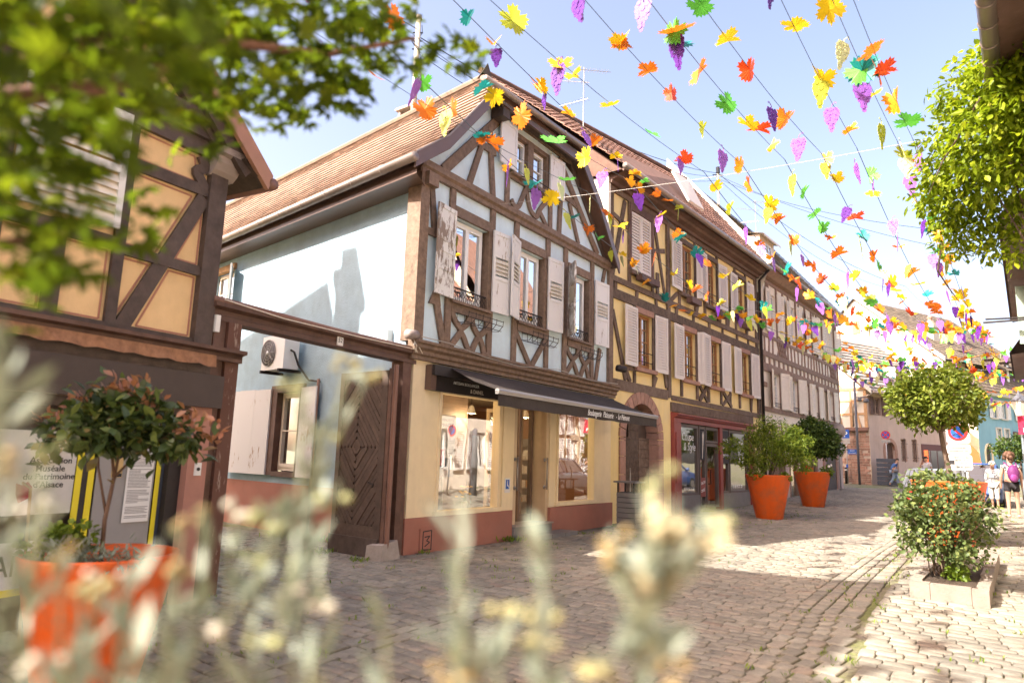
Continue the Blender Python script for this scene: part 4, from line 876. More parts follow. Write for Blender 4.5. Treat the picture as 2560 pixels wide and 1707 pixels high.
# shopfront (hairdresser)
SHR = surf('shopfront_red', (0.27, 0.058, 0.045), 0.45, 0.08, 6.0, spec=.4); DKF = surf('shop_frame_grey', (0.13, 0.10, 0.085), 0.45, 0.05)
SF = thing('shopfront', 'dark red wooden shopfront of the hairdresser with lettered windows', 'shopfront', YF.P(7.2, .05, 0))
for a, c in ((3.74, 4.22), (7.30, 7.52), (10.18, 10.62)):
    p_ = box_part('pilaster', SF, YF, a, c, -.1, .10, -.1, 2.82, SHR)
    if c-a > .3:
        for v0, v1 in ((.15, .75), (1.0, 2.5)): box_part('panel', p_, YF, a+.09, c-.09, .10, .13, v0, v1, SHR)
prof = [(-.02, 2.80), (.12, 2.80), (.12, 2.92), (.2, 2.96), (.2, 2.98), (.26, 3.01), (.26, 3.05), (-.02, 3.10)]; n = len(prof); cor = MB()
cor.v = [tuple(YF.P(3.7, w_, v)) for w_, v in prof] + [tuple(YF.P(10.66, w_, v)) for w_, v in prof]; cor.f = [tuple(range(n)), tuple(range(n, 2*n))[::-1]] + [(i, n+i, n+(i+1) % n, (i+1) % n) for i in range(n)]; cor.build('cornice', SHR, SF)
box_part('fascia_beam', H2, YF, 3.68, 10.7, -.02, .07, 3.105, 3.38, TIMOLD)
def sf_win(u0, u1, v0, v1, nm='shop_window'):
    f = .07; b = MB().box(YF, u0, u0+f, -.08, .04, v0, v1).box(YF, u1-f, u1, -.08, .04, v0, v1).box(YF, u0+f, u1-f, -.08, .038, v0, v0+f).box(YF, u0+f, u1-f, -.08, .038, v1-f*1.4, v1).build(nm, DKF, SF)
    MB().box(YF, u0+f, u1-f, -.02, -.01, v0+f, v1-f*1.4).build('pane', SHOPG, b); return b
sf_win(4.25, 5.62, .62, 2.78); sf_win(5.70, 6.18, .2, 2.78); dd = sf_win(6.24, 7.26, .2, 2.25, 'shop_door'); sf_win(6.24, 7.26, 2.27, 2.78); sf_win(7.56, 8.2, .62, 2.78); sf_win(8.28, 10.15, .62, 2.78)
for a, c in ((4.22, 5.66), (7.52, 10.18)): box_part('stall_riser', SF, YF, a, c, -.1, .06, -.15, .62, GREYT)
h_ = MB().tube([YF.P(6.38, .04, .95), YF.P(6.38, .12, .95), YF.P(6.38, .12, 1.4), YF.P(6.38, .04, 1.4)], .02, 6).build('handle', IRON, dd)
box_part('banner', SF, YF, 5.76, 6.12, .042, .048, 1.7, 2.66, BLACKLET); box_part('banner', SF, YF, 5.76, 6.12, .042, .048, .55, 1.15, SHR); box_part('banner', SF, YF, 7.58, 8.18, .042, .048, 1.62, 2.72, BLACKLET)
MB().prism(YF, [(5.88, 1.75), (5.92, 1.75), (6.0, 2.25), (6.04, 2.5), (5.98, 2.62), (5.92, 2.5), (5.93, 2.25)], .049, .052).build('comb_symbol', CREAMP, SF)
for k, tx in enumerate(('HOMME', 'FEMME', 'ENFANT')): text(tx, YF, 7.60, .05, 2.34-.26*k, .17, WHITELET, SF, xs=.9)
text('SALON', YF, 5.78, .05, .92, .13, WHITELET, SF, rot=.18, xs=.8); text('CLIMATISÉ', YF, 5.77, .05, .68, .13, WHITELET, SF, rot=.18, xs=.5)
text("Coupe", YF, 4.36, .045, 2.28, .36, WHITELET, SF, shear=.2, xs=.9); text("& Style", YF, 4.5, .045, 1.98, .34, WHITELET, SF, shear=.2, xs=.9)
text('03 88 95 21 20', YF, 4.5, .045, .78, .12, WHITELET, SF); text('03 88 95 21 20', YF, 8.5, .045, .78, .15, WHITELET, SF)
box_part('notice', SF, YF, 9.2, 9.7, .0, .005, 1.6, 2.4, WHITEP)
q = MB(); q4(q, YF, [(3.7, -2.5, 0), (10.6, -2.5, 0), (10.6, -2.5, 2.9), (3.7, -2.5, 2.9)]); q4(q, YF, [(3.7, -.1, .1), (10.6, -.1, .1), (10.6, -2.5, .1), (3.7, -2.5, .1)]); q4(q, YF, [(3.7, -.1, 2.85), (10.6, -.1, 2.85), (10.6, -2.5, 2.85), (3.7, -2.5, 2.85)])
q4(q, YF, [(3.72, -.1, 0), (3.72, -2.5, 0), (3.72, -2.5, 2.9), (3.72, -.1, 2.9)]); q4(q, YF, [(10.6, -.1, 0), (10.6, -2.5, 0), (10.6, -2.5, 2.9), (10.6, -.1, 2.9)]); q.build('interior', surf('salon_wall', (.42, .33, .26), .9, .05), SF)
for a, c in ((4.5, 5.3), (8.4, 9.0)): box_part('counter', SF, YF, a, c, -1.6, -1.0, .1, 1.1, CARD)
gutter(H2, [YF.P(11.62, .16, .0), YF.P(11.62, .16, 8.9), YF.P(11.55, .60, 9.28)], .055, IRON, 30, 'drain_pipe')
for u, v in ((.1, 3.95),): smooth(MB().tube([YF.P(u-.1, .28, v), YF.P(u+.12, .40, v-.03)], .085, 10).build('wall_spotlight', DARKP, H2))

# ------------------------------------------------------------------ white half-timbered house beyond
H3 = thing('half_timbered_house', 'off-white half-timbered house with cream shutters and dormer, beyond the yellow house', 'house', YF.P(12, 0, .2))
B0, B1 = 11.9, 24.5
lo3 = [(13.3, 14.25, 3.95, 5.36), (15.85, 16.8, 3.95, 5.36), (17.75, 18.6, 3.95, 5.36), (19.4, 20.2, 3.95, 5.36), (22.2, 23.1, 3.95, 5.36)]
up3 = [(13.2, 14.1, 7.05, 8.75), (16.0, 16.9, 7.05, 8.75), (18.6, 19.5, 7.05, 8.75), (20.6, 21.4, 7.05, 8.75), (23.0, 23.8, 7.05, 8.75)]
BRN = surf('timber_taupe', (0.26, 0.17, 0.125), 0.75, 0.2, 5.0, dirt=(0.26, 0.19, 0.15), dirt_amt=.5, bump=.25, objrand=.1)
wall(YF, B0, B1, 3.2, 9.6, lo3+up3, -.02, .2).build('upper_wall', WHITEW, H3)
wall(YF, B0, B1, -.2, 3.25, [(12.6, 14.6, .3, 2.6), (15.2, 17.8, .3, 2.6), (18.3, 19.6, .3, 2.6)], 0, .3).build('ground_wall', PINKW, H3)
for q in ((B0, 6.08, B1, 6.08, .22), (B0, 5.52, B1, 5.52, .34), (B0, 6.86, B1, 6.86, .14), (B0, 3.82, B1, 3.82, .18), (B0, 9.2, B1, 9.2, .18), (B0+.12, 3.2, B0+.12, 9.2, .24), (B1-.12, 3.2, B1-.12, 9.2, .24), (B0, 4.8, 12.6, 4.8, .2)): bm(H3, YF, *q, BRN, .03+random.uniform(-.006, .006))
u = B0+.55
while u < B1-.3:
    bm(H3, YF, u, 5.66, u, 5.99, .16, BRN, .024); u += .62
for i, u in enumerate(np.arange(12.5, 24.2, .52)):
    if 14.0 < u < 15.4 or 22.6 < u < 23.8: continue
    bm(H3, YF, u, 6.16, u+random.uniform(-.12, .12), 6.8, .09, BRN, .024+random.uniform(-.005, .005))
for c0 in (14.15, 22.75):
    for k in range(4):
        bm(H3, YF, c0+k*.3, 6.17, min(c0+k*.3+.45, c0+1.25), 6.8, .07, BRN, .026+.002*k); bm(H3, YF, c0+1.25-k*.3, 6.17, max(c0+1.25-k*.3-.45, c0), 6.8, .07, BRN, .034+.002*k)
for (a, c, d, e) in lo3+up3:
    for uu in (a-.1, c+.1): bm(H3, YF, uu, d-.1, uu, e+.35, .16, BRN, .03)
    window(H3, YF, a, c, d, e, PVC, -.12, 2, 2, CURT, .05)
    if d < 5:
        n = 8; ar = [(a-.02+(c-a+.04)*k/n, e+.10*math.sin(math.pi*k/n)-.02) for k in range(n+1)]
        MB().prism(YF, ar+[(c+.02, e+.26), (a-.02, e+.26)], -.02, .045).build('arched_lintel', BRN, H3)
        r_ = MB(); [r_.tube([YF.P(a, .05, v), YF.P(c, .05, v)], .012, 5) for v in (d+.05, d+.2)]; [r_.tube([YF.P(a+(c-a)*k/6, .05, d+.03), YF.P(a+(c-a)*k/6, .05, d+.2)], .008, 4) for k in range(7)]; r_.build('window_rail', IRON, H3)
    for side, hu in ((-1, a-.02), (1, c+.02)):
        wd = .62 if side < 0 else .66
        shutter(H3, YF, hu, side, d-.02, e+.10, wd, CREAMP, CREAMP, random.choice((.06, .1, .06, .25)), .05, pitch=.085, single=False)
for q in ((14.6, 7.0, 15.1, 9.1), (15.4, 7.0, 15.1, 9.1), (17.2, 7.0, 17.5, 9.1), (20.0, 7.0, 20.0, 9.1), (21.9, 7.0, 22.3, 9.1), (24.0, 7.0, 24.2, 9.1), (12.3, 7.0, 12.9, 9.1), (14.5, 8.2, 15.6, 8.2), (17.0, 8.0, 18.2, 8.0), (21.6, 8.2, 22.7, 8.2)): bm(H3, YF, *q, .11, BRN, .024+random.uniform(-.006, .006))
# ground floor openings: shop windows and sandstone arch at the right
for a, c in ((12.6, 14.6), (15.2, 17.8), (18.3, 19.6)):
    MB().box(YF, a, a+.1, -.2, .03, .3, 2.6).box(YF, c-.1, c, -.2, .03, .3, 2.6).box(YF, (a+c)/2-.04, (a+c)/2+.04, -.2, .02, .3, 2.6).box(YF, a+.1, c-.1, -.2, .028, 2.45, 2.6).build('shop_frame', BRN, H3)
    MB().box(YF, a+.1, c-.1, -.12, -.11, .3, 2.45).build('shop_pane', SHOPG, H3)
q = MB(); q4(q, YF, [(12, -2, 0), (20, -2, 0), (20, -2, 3), (12, -2, 3)]); q4(q, YF, [(12, -.25, .25), (20, -.25, .25), (20, -2, .25), (12, -2, .25)]); q.build('interior', surf('shop_dim', (.3, .24, .2), .9, .1), H3)
for k in range(9):
    a0, a1 = math.pi*k/9+.02, math.pi*(k+1)/9-.02; p_ = [(22.0+r_*math.cos(a), 1.9+r_*1.05*math.sin(a)) for r_, a in ((1.0, a0), (1.0, a1), (1.4, a1), (1.4, a0))]; MB().prism(YF, p_, -.1, .06).build('voussoir', SANDST, H3)
for a, c in ((20.6, 21.0), (23.0, 23.45)): box_part('jamb_stone', H3, YF, a, c, -.1, .055, 0, 1.9, SANDST)
MB().prism(YF, [(21.0, .2), (23.0, .2), (23.0, 1.9)] + [(22+math.cos(a), 1.9+1.05*math.sin(a)) for a in np.linspace(0.05, math.pi-.05, 10)] + [(21, 1.9)], .004, .02).build('arch_door', TIMDK, H3)
E3 = Fr(YF.P(B1, 0, 0), 38.5-90)                      # far gable end
MB().add([YF.P(B1, 0, 0), YF.P(B1, -8, 0), YF.P(B1, -8, 9.6), YF.P(B1, 0, 9.6)], [(0, 1, 2, 3)]).build('end_wall', WHITEW, H3)
MB().add([YF.P(B0, .1, 8.5), YF.P(B0, .55, 9.60), YF.P(B0, -3.9, 15.0), YF.P(B0, -9, 9.6), YF.P(B0, -9, 8.5)], [(0, 1, 2, 3, 4)]).build('gable_end', CREAMP, H3)
prof = [(-.02, 9.25), (.2, 9.3), (.45, 9.5), (.45, 9.58), (-.02, 9.62)]; n = len(prof); cor = MB()
cor.v = [tuple(YF.P(B0, w_, v)) for w_, v in prof] + [tuple(YF.P(B1+.3, w_, v)) for w_, v in prof]; cor.f = [tuple(range(n)), tuple(range(n, 2*n))[::-1]] + [(i, n+i, n+(i+1) % n, (i+1) % n) for i in range(n)]; cor.build('eave_cornice', BRN, H3)
gutter(H3, [YF.P(B0-.1, .55, 9.62), YF.P(B1+.3, .55, 9.62)], .085, ZINC, 1.4)
pt3, L3 = slope(YF, B0, B1, .5, 9.66, -3.9, 15.0)
roof3 = MB().add([YF.P(B0, .45, 9.54), YF.P(B1+.3, .45, 9.54), YF.P(B1+.3, -3.9, 14.9), YF.P(B0, -3.9, 14.9), YF.P(B0, -9, 9.5), YF.P(B1+.3, -9, 9.5)], [(0, 1, 2, 3), (3, 2, 5, 4), (1, 5, 2)]).build('roof', TILED, H3)
tiles(roof3, pt3, (B0, B1+.3), L3, .3, .36, TILED, TILED, 0, None)
MB().hexa([YF.P(B0-.04, .62, 9.52), YF.P(B0+.10, .62, 9.52), YF.P(B0+.10, .62, 9.78), YF.P(B0-.04, .62, 9.78), YF.P(B0-.04, -3.9, 15.0), YF.P(B0+.10, -3.9, 15.0), YF.P(B0+.10, -3.9, 15.26), YF.P(B0-.04, -3.9, 15.26)]).build('verge_board', CREAMP, roof3)
# dormer
dm = MB().box(YF, 13.4, 15.3, -2.2, -.35, 9.7, 11.45).build('dormer', CREAMP, H3); MB().add([YF.P(13.2, -.1, 11.4), YF.P(15.5, -.1, 11.4), YF.P(15.5, -2.6, 12.0), YF.P(13.2, -2.6, 12.0), YF.P(13.2, -.1, 11.3), YF.P(15.5, -.1, 11.3)], [(0, 1, 2, 3), (4, 5, 1, 0)]).build('dormer_roof', CREAMP, dm)
window(dm, YF, 13.9, 14.8, 10.1, 11.2, PVC, -.33, 2, 1, None, .05, name='dormer_window')
# ------------------------------------------------------------------ ochre house at the left and its gateway
LX = -4.0
H4 = thing('half_timbered_house', 'ochre half-timbered house at the left edge with dark timbers and a shop below', 'house', G.P(LX, 0, -.15))
hs = [(-7.4, -6.28, 3.75, 5.0)]
wall(G, -14.6, LX, 2.72, 5.22, hs, -.04, .2).build('upper_wall', OCHRE, H4)
ER, AP, AP2 = (-3.45, 5.05), (-8.1, 10.5), (-13.2, 10.5)
def rz4(u): return 5.22+(min(u, -3.9)+3.9)*-1.18
b = MB().add([G.P(LX, -.04, 5.22), G.P(-5.3, -.04, 6.35), G.P(-7.6, -.04, 9.85), G.P(-14.6, -.04, 7.4), G.P(-14.6, -.04, 5.22)], [(0, 4, 3, 2, 1)]); b.build('gable_wall', OCHRE, H4)
box_part('corner_post', H4, G, -4.23, -4.0, -.22, .05, 2.75, 4.82, TIMDK)
CORB = surf('corbel_taupe', (0.30, 0.24, 0.21), 0.7, 0.1)
pr = [(-.05, 4.80), (.03, 4.80), (.10, 4.86), (.16, 4.95), (.17, 5.02), (.24, 5.04), (.24, 5.12), (-.05, 5.12)]; n = len(pr); cor = MB()
cor.v = [tuple(G.P(-4.25, w_, v)) for w_, v in pr] + [tuple(G.P(-3.92, w_, v)) for w_, v in pr]; cor.f = [tuple(range(n)), tuple(range(n, 2*n))[::-1]] + [(i, n+i, n+(i+1) % n, (i+1) % n) for i in range(n)]; cor.build('corbel', CORB, H4)
for q in ((-5.19, 2.75, -5.19, 5.0, .12), (-5.78, 2.75, -5.78, 3.75, .14), (-6.34, 2.75, -6.34, 5.0, .14), (-7.45, 2.75, -7.45, 5.0, .14), (-6.9, 2.75, -6.9, 3.7, .14), (-8.6, 2.75, -8.6, 5, .15), (-9.8, 2.75, -9.8, 5, .15),
          (-5.2, 4.56, -4.23, 4.58, .13), (-5.2, 3.62, -4.23, 3.62, .12), (-9.8, 3.66, -5.2, 3.66, .14), (-4.27, 4.50, -5.07, 2.80, .16), (-14.6, 2.78, -4.0, 2.78, .10)): bm(H4, G, *q, TIMDK, .02+random.uniform(-.006, .006))
bm(H4, G, -14.6, 5.08, -4.23, 5.08, .18, TIMDK, .04); bm(H4, G, -14.6, 5.26, -4.02, 5.26, .16, TIMDK, .10); bm(H4, G, -14.6, 5.40, -4.05, 5.40, .10, TIMDK, .16)
MB().ribbon(G, curve([(-4.36, 4.98), (-4.30, 4.86), (-4.40, 4.78), (-4.33, 4.68), (-4.27, 4.60)], 4), .12, -.02, .022).build('curved_brace', TIMDK, H4)
for q in ((-4.35, 5.35, -5.3, 6.2, .18), (-5.3, 6.2, -7.4, 9.4, .18), (-6.6, 5.45, -6.6, 8.0, .14), (-5.25, 6.1, -8.2, 6.1, .14), (-7.2, 5.45, -8.2, 7.0, .14)): bm(H4, G, *q, TIMDK, .02+random.uniform(-.006, .006))
PINKL = surf('panel_line_pink', (0.45, 0.21, 0.14), 0.9, 0.1)
def border(poly):
    b = MB(); n = len(poly)
    for i in range(n): b.beam(G, *poly[i], *poly[(i+1) % n], .022, -.041, -.036, 0)
    b.build('panel_border', PINKL, H4)
for pl in ([(-5.11, 4.66), (-5.11, 4.96), (-4.42, 4.96), (-4.35, 4.67)], [(-5.11, 3.70), (-5.11, 4.48), (-4.40, 4.48), (-4.76, 3.70)], [(-4.25, 4.3), (-4.52, 3.70), (-4.25, 3.70)], [(-5.11, 2.95), (-5.11, 3.54), (-4.83, 3.54)], [(-4.88, 2.86), (-4.58, 3.54), (-4.26, 3.54), (-4.26, 2.86)], [(-5.69, 2.86), (-5.69, 3.57), (-5.28, 3.57), (-5.28, 2.86)], [(-6.25, 2.86), (-6.25, 3.57), (-5.87, 3.57), (-5.87, 2.86)], [(-4.62, 5.50), (-5.2, 5.50), (-5.2, 6.0), (-5.14, 6.0)]): border(pl)
window(H4, G, -7.3, -6.4, 3.78, 4.96, PVC, -.14, 2, 1, CURT, .05)
shutter(H4, G, -6.26, 1, 3.78, 5.02, .98, PEELL, CREAMP, .06, .04, ((0, .5, 'L'), (.5, 1, 'L')), pitch=.07, label='white louvred shutter behind the leaves')
shutter(H4, G, -7.42, -1, 3.78, 5.02, .8, PEELL, CREAMP, .06, .04, ((0, .5, 'L'), (.5, 1, 'L')), pitch=.07)
# verge, roof, gutter
BCU = surf('barge_copper_brown', (0.36, 0.185, 0.12), 0.4, 0.06, spec=.4)
for (a, c), (d, e) in (((-3.58, 4.98), (-5.3, 6.62)), ((-5.3, 6.62), (-7.6, 10.2))):
    MB().hexa([G.P(a-.06, .28, c-.20), G.P(a-.06, .34, c-.20), G.P(a, .34, c), G.P(a, .28, c), G.P(d-.06, .28, e-.24), G.P(d-.06, .34, e-.24), G.P(d, .34, e), G.P(d, .28, e)]).build('barge_board', BCU, H4)
    MB().add([G.P(a-.1, .29, c-.1), G.P(d-.1, .29, e-.1), G.P(d-.1, -.05, e-.14), G.P(a-.1, -.05, c-.14)], [(0, 1, 2, 3)]).build('verge_soffit', TIMDK, H4)
bm(H4, G, -3.86, 4.92, -5.4, 6.36, .16, TIMDK, .24, .16, 'verge_rafter'); bm(H4, G, -4.05, 5.0, -5.5, 6.3, .12, TIMDK, .12, .04, 'verge_rafter')
bk = 9.0
roof4 = MB().add([G.P(-3.60, .3, 4.97), G.P(-3.60, -bk, 4.97), G.P(-5.3, -bk, 6.58), G.P(-5.3, .3, 6.58), G.P(-7.6, -bk, 10.15), G.P(-7.6, .3, 10.15), G.P(-15.2, .3, 7.55), G.P(-15.2, -bk, 7.55)],
                 [(0, 1, 2, 3), (3, 2, 4, 5), (5, 4, 7, 6), (1, 7, 4, 2)]).build('roof', TILEB, H4)
smooth(MB().tube([G.P(-3.56, .34, 4.88), G.P(-3.56, -bk, 4.88)], .075, 10).build('gutter', BROWNM, H4))
MB().add([G.P(-3.64, .3, 4.82), G.P(-3.64, -bk, 4.82), G.P(-4.0, -bk, 5.05), G.P(-4.0, .3, 5.05)], [(0, 1, 2, 3)]).build('eave_soffit', TIMDK, H4)
MB().add([G.P(LX, 0, -.3), G.P(LX, -bk, -.3), G.P(LX, -bk, 5.2), G.P(LX, 0, 5.2)], [(0, 1, 2, 3)]).build('side_wall', OCHRE, H4)
# ledge, awning remains and sign board over the shop
prof = [(-.05, 2.66), (.12, 2.66), (.12, 2.70), (.20, 2.72), (.20, 2.76), (-.05, 2.80)]; n = len(prof); cor = MB()
cor.v = [tuple(G.P(-14.6, w_, v)) for w_, v in prof] + [tuple(G.P(-3.60, w_, v)) for w_, v in prof]; cor.f = [tuple(range(n)), tuple(range(n, 2*n))[::-1]] + [(i, n+i, n+(i+1) % n, (i+1) % n) for i in range(n)]; cor.build('ledge', TIMRED, H4)
TAN = surf('old_awning_brown', (0.30, 0.15, 0.08), 0.9, 0.3, 12.0)
val = MB(); n = 40
for i in range(n+1):
    u = -9+(-4.0+9)*i/n; val.add([G.P(u, .16, 2.66), G.P(u, .19+.015*math.sin(i*1.7), 2.56-.035*(i/n)+.012*math.sin(i*2.2))], [])
val.f = [(2*i, 2*i+2, 2*i+3, 2*i+1) for i in range(n)]; val.build('awning_valance', TAN, H4)
box_part('awning_box', H4, G, -9.5, -4.0, -.1, .08, 2.44, 2.66, TIMDK)
box_part('sign_board', H4, G, -9.5, -3.86, .05, .16, 2.06, 2.43, surf('sign_board_brown', (0.062, 0.043, 0.037), 0.45, 0.12, 3.0, dirt=(.09, .065, .055), dirt_amt=.5))
SALM = surf('pillar_salmon', (0.40, 0.195, 0.145), 0.7, 0.08)
box_part('shop_pillar', H4, G, -4.17, -3.92, -.3, .08, -.3, 2.06, SALM)
box_part('shop_back', H4, G, -9.5, -4.17, -.35, -.25, -.4, 2.06, TIMDK); box_part('lintel', H4, G, -9.5, -4.17, -.25, .04, 1.96, 2.06, TIMDK)
box_part('door_recess', H4, G, -4.32, -4.17, -.3, -.02, -.4, 2.0, DARKP)
kb = MB().box(G, -4.08, -4.0, .08, .10, 1.30, 1.44).build('key_switch', WHITEP, H4); disc(G, -4.04, 1.37, .02, .10, .107, 10).build('key_barrel', DARKP, kb)
# window display of the association
YST = surf('yellow_stripe', (0.75, 0.62, 0.03), 0.5, 0.05); GRYP = surf('display_grey', (0.30, 0.285, 0.28), 0.6, 0.05); PALEB = surf('display_white', (0.56, 0.54, 0.51), 0.5, 0.05)
WD = thing('window_display', 'shop window display boards with gothic lettering and a long typed notice', 'display', G.P(-5.0, -.1, .3))
box_part('white_board', WD, G, -6.6, -5.27, -.12, -.10, .95, 1.72, PALEB); box_part('grey_board', WD, G, -5.05, -4.42, -.13, -.11, .0, 1.9, GRYP)
for a, c in ((-5.26, -5.20), (-5.14, -5.08), (-4.41, -4.36)): box_part('yellow_stripe', WD, G, a, c, -.105, -.095, -.1, 1.9, YST)
box_part('dark_strip', WD, G, -5.20, -5.14, -.108, -.10, -.1, 1.9, DARKP); box_part('navy_strip', WD, G, -4.36, -4.31, -.108, -.10, -.1, 1.9, NAVY)
nt_ = box_part('typed_notice', WD, G, -4.74, -4.45, -.10, -.092, .82, 1.62, surf('notice_paper', (.74, .73, .72), .6, .02)); b = MB(); v = 1.56
while v > .86:
    if random.random() > .1: b.box(G, -4.72, -4.47-random.choice((0, 0, 0, .03, .12)), -.092, -.0905, v, v+.007)
    v -= .0155
b.build('typed_lines', surf('typed_grey', (.25, .24, .25), .7, .0), nt_)
p_ = box_part('event_poster', WD, G, -4.90, -4.79, -.108, -.10, 1.28, 1.52, surf('poster_tan', (.55, .38, .17), .7, .1)); box_part('poster_band', p_, G, -4.895, -4.795, -.10, -.098, 1.285, 1.32, BLACKLET); MB().beam(G, -4.88, 1.46, -4.81, 1.50, .035, -.10, -.098, 0).beam(G, -4.87, 1.34, -4.86, 1.42, .01, -.10, -.098, 0).build('poster_mark', BLACKLET, p_)
for k, tx in enumerate(('Association', 'Muséale', 'du Patrimoine', "d'Alsace")): text(tx, G, -5.50, -.098, 1.42-.075*k, .082, BLACKLET, WD, 'CENTER', bold=.0008)
box_part('low_board', WD, G, -6.6, -5.58, .02, .04, .33, .73, surf('low_board_white', (.66, .66, .68), .5, .03)); text('Alsace', G, -5.95, .042, .44, .26, BLACKLET, WD, xs=.8); box_part('board_rail', WD, G, -6.6, -5.56, .02, .05, .27, .33, YST)
MB().tube([G.P(-5.72, .2, -.2), G.P(-5.78, .15, 1.2), G.P(-5.80, .05, 1.25)], .012, 6).build('stand_pole', surf('brass', (.35, .24, .12), .4, .1, metal=.6), WD)
b = MB().prism(G, [(-5.74, 1.06), (-5.66, 1.10), (-5.64, 1.20), (-5.68, 1.25), (-5.73, 1.22), (-5.78, 1.24), (-5.77, 1.14)], -.10, -.095); b.build('emblem', surf('emblem_red', (.28, .03, .04), .6, .1), WD)
# gateway
GT = thing('gateway_frame', 'red-brown wooden gateway frame with number 52 between two houses', 'gateway', G.P(-2, 0, -.1))
box_part('post', GT, G, -3.96, -3.80, -.28, .02, -.35, 3.10, TIMRED)
pst = MB().box(G, -3.79, -3.60, -.22, .06, -.35, 3.10).build('post', peeled('worn_redbrown', (.13, .062, .043), (.30, .22, .17), .35), GT)
box_part('post', GT, G, -.30, -.08, -.22, .02, .0, 3.10, TIMRED)
prof = [(-.2, 3.10), (.04, 3.10), (.04, 3.16), (.02, 3.17), (.02, 3.23), (.10, 3.26), (.10, 3.31), (-.2, 3.33)]; n = len(prof); cor = MB()
cor.v = [tuple(G.P(-4.02, w_, v)) for w_, v in prof] + [tuple(G.P(.02, w_, v)) for w_, v in prof]; cor.f = [tuple(range(n)), tuple(range(n, 2*n))[::-1]] + [(i, n+i, n+(i+1) % n, (i+1) % n) for i in range(n)]; cor.build('lintel_beam', TIMRED, GT)
smooth(MB().tube([G.P(-4.02, .03, 3.34), G.P(-2.0, .06, 3.315), G.P(-.0, .05, 3.34)], .045, 8).build('beam_cap', BROWNM, GT))
pl_ = MB().box(G, -1.92, -1.80, .04, .055, 3.12, 3.27).build('number_plate', WHITEP, GT); text('52', G, -1.86, .057, 3.165, .09, BLACKLET, pl_, 'CENTER')
MB().tube([G.P(-3.9, .08, 3.35), G.P(-3.0, .12, 3.29), G.P(-1.5, .12, 3.30), G.P(-.05, .12, 3.33)], .008, 5).build('cable', CREAMP, GT)
box_part('junction_box', GT, G, -3.99, -3.93, .03, .08, 2.95, 3.15, WHITEP)
box_part('cross_rail', GT, G, -4.05, -3.60, .05, .12, 2.62, 2.72, TIMRED)
# open gate leaf with diamond boarding
d0 = Vector((-1.93, 10.86, 0)); fe = Vector((-2.86, 11.58, 0)); DF = Fr(fe, math.degrees(math.atan2((d0-fe).x, (d0-fe).y))); DW = (d0-fe).length; DH = 2.92
GATEB = surf('gate_board_brown', (0.092, 0.060, 0.046), 0.55, 0.3, 8.0, dirt=(0.15, 0.11, 0.09), dirt_amt=0.5, bump=0.25, objrand=0.15)
GL = thing('gate_leaf', 'open dark brown gate leaf with diamond-patterned boarding beside the bakery', 'gate', DF.P(DW/2, 0, 0))
box_part('kick_board', GL, DF, -.02, DW-.02, -.03, .055, .02, .30, TIMDK); box_part('backing', GL, DF, 0, DW, -.06, 0, .30, DH, DARKP)
for a, c, v0, v1 in ((0, .10, .30, DH), (DW-.14, DW, .30, DH), (.10, DW-.14, .30, .48), (.10, DW-.14, DH-.12, DH)): box_part('frame_rail', GL, DF, a, c, 0, .035, v0, v1, GATEB)
cx, cy = .42*DW, 1.70; x0, x1, y0, y1 = .10, DW-.14, .48, DH-.12; kx = 1.0; ky = 1.28
def clipseg(p, q):                                     # clip to panel rectangle
    t0, t1 = 0., 1.; dx, dy = q[0]-p[0], q[1]-p[1]
    for pp, qq in ((-dx, p[0]-x0), (dx, x1-p[0]), (-dy, p[1]-y0), (dy, y1-p[1])):
        if pp == 0:
            if qq < 0: return None
        else:
            r_ = qq/pp
            if pp < 0: t0 = max(t0, r_)
            else: t1 = min(t1, r_)
    return None if t0 >= t1-.02 else ((p[0]+dx*t0, p[1]+dy*t0), (p[0]+dx*t1, p[1]+dy*t1))
for k in range(1, 22):
    rr = .105*k
    for sx in (-1, 1):
        for sy in (-1, 1):
            sg_ = clipseg((cx+sx*rr*kx*.82, cy), (cx, cy+sy*rr*ky*.82))
            if sg_: bm(GL, DF, *sg_[0], *sg_[1], .062, GATEB, .018+random.uniform(0, .01), 0, 'board', .002)
MB().prism(DF, [(cx-.08, cy), (cx, cy+.11), (cx+.08, cy), (cx, cy-.11)], 0, .02).build('board', GATEB, GL)
hd = MB().tube([DF.P(DW-.22, .04, 1.08), DF.P(DW-.16, .07, 1.12), DF.P(DW-.28, .08, 1.15)], .014, 6).build('latch', IRON, GL)
box_part('edge_post', GL, DF, DW+.01, DW+.09, -.1, .03, .25, 2.95, TIMRED)
MB().tube([DF.P(DW+.16, .02, .1), DF.P(DW+.16, .02, 3.0)], .04, 8).build('drain_pipe', BROWNM, GL)
gs = MB(); c = Vector((-1.86, 10.84, 0)); f = Ax(c, M.rz)
gs.hexa([f.P(-.22, -.16, -.15), f.P(.24, -.16, -.15), f.P(.24, .2, -.15), f.P(-.22, .2, -.15), f.P(-.18, -.13, .24), f.P(.16, -.11, .30), f.P(.2, .18, .27), f.P(-.2, .18, .22)]); tag(gs.build('guard_stone', STONEG, None, c), 'rough stone block at the foot of the open gate leaf', 'stone')
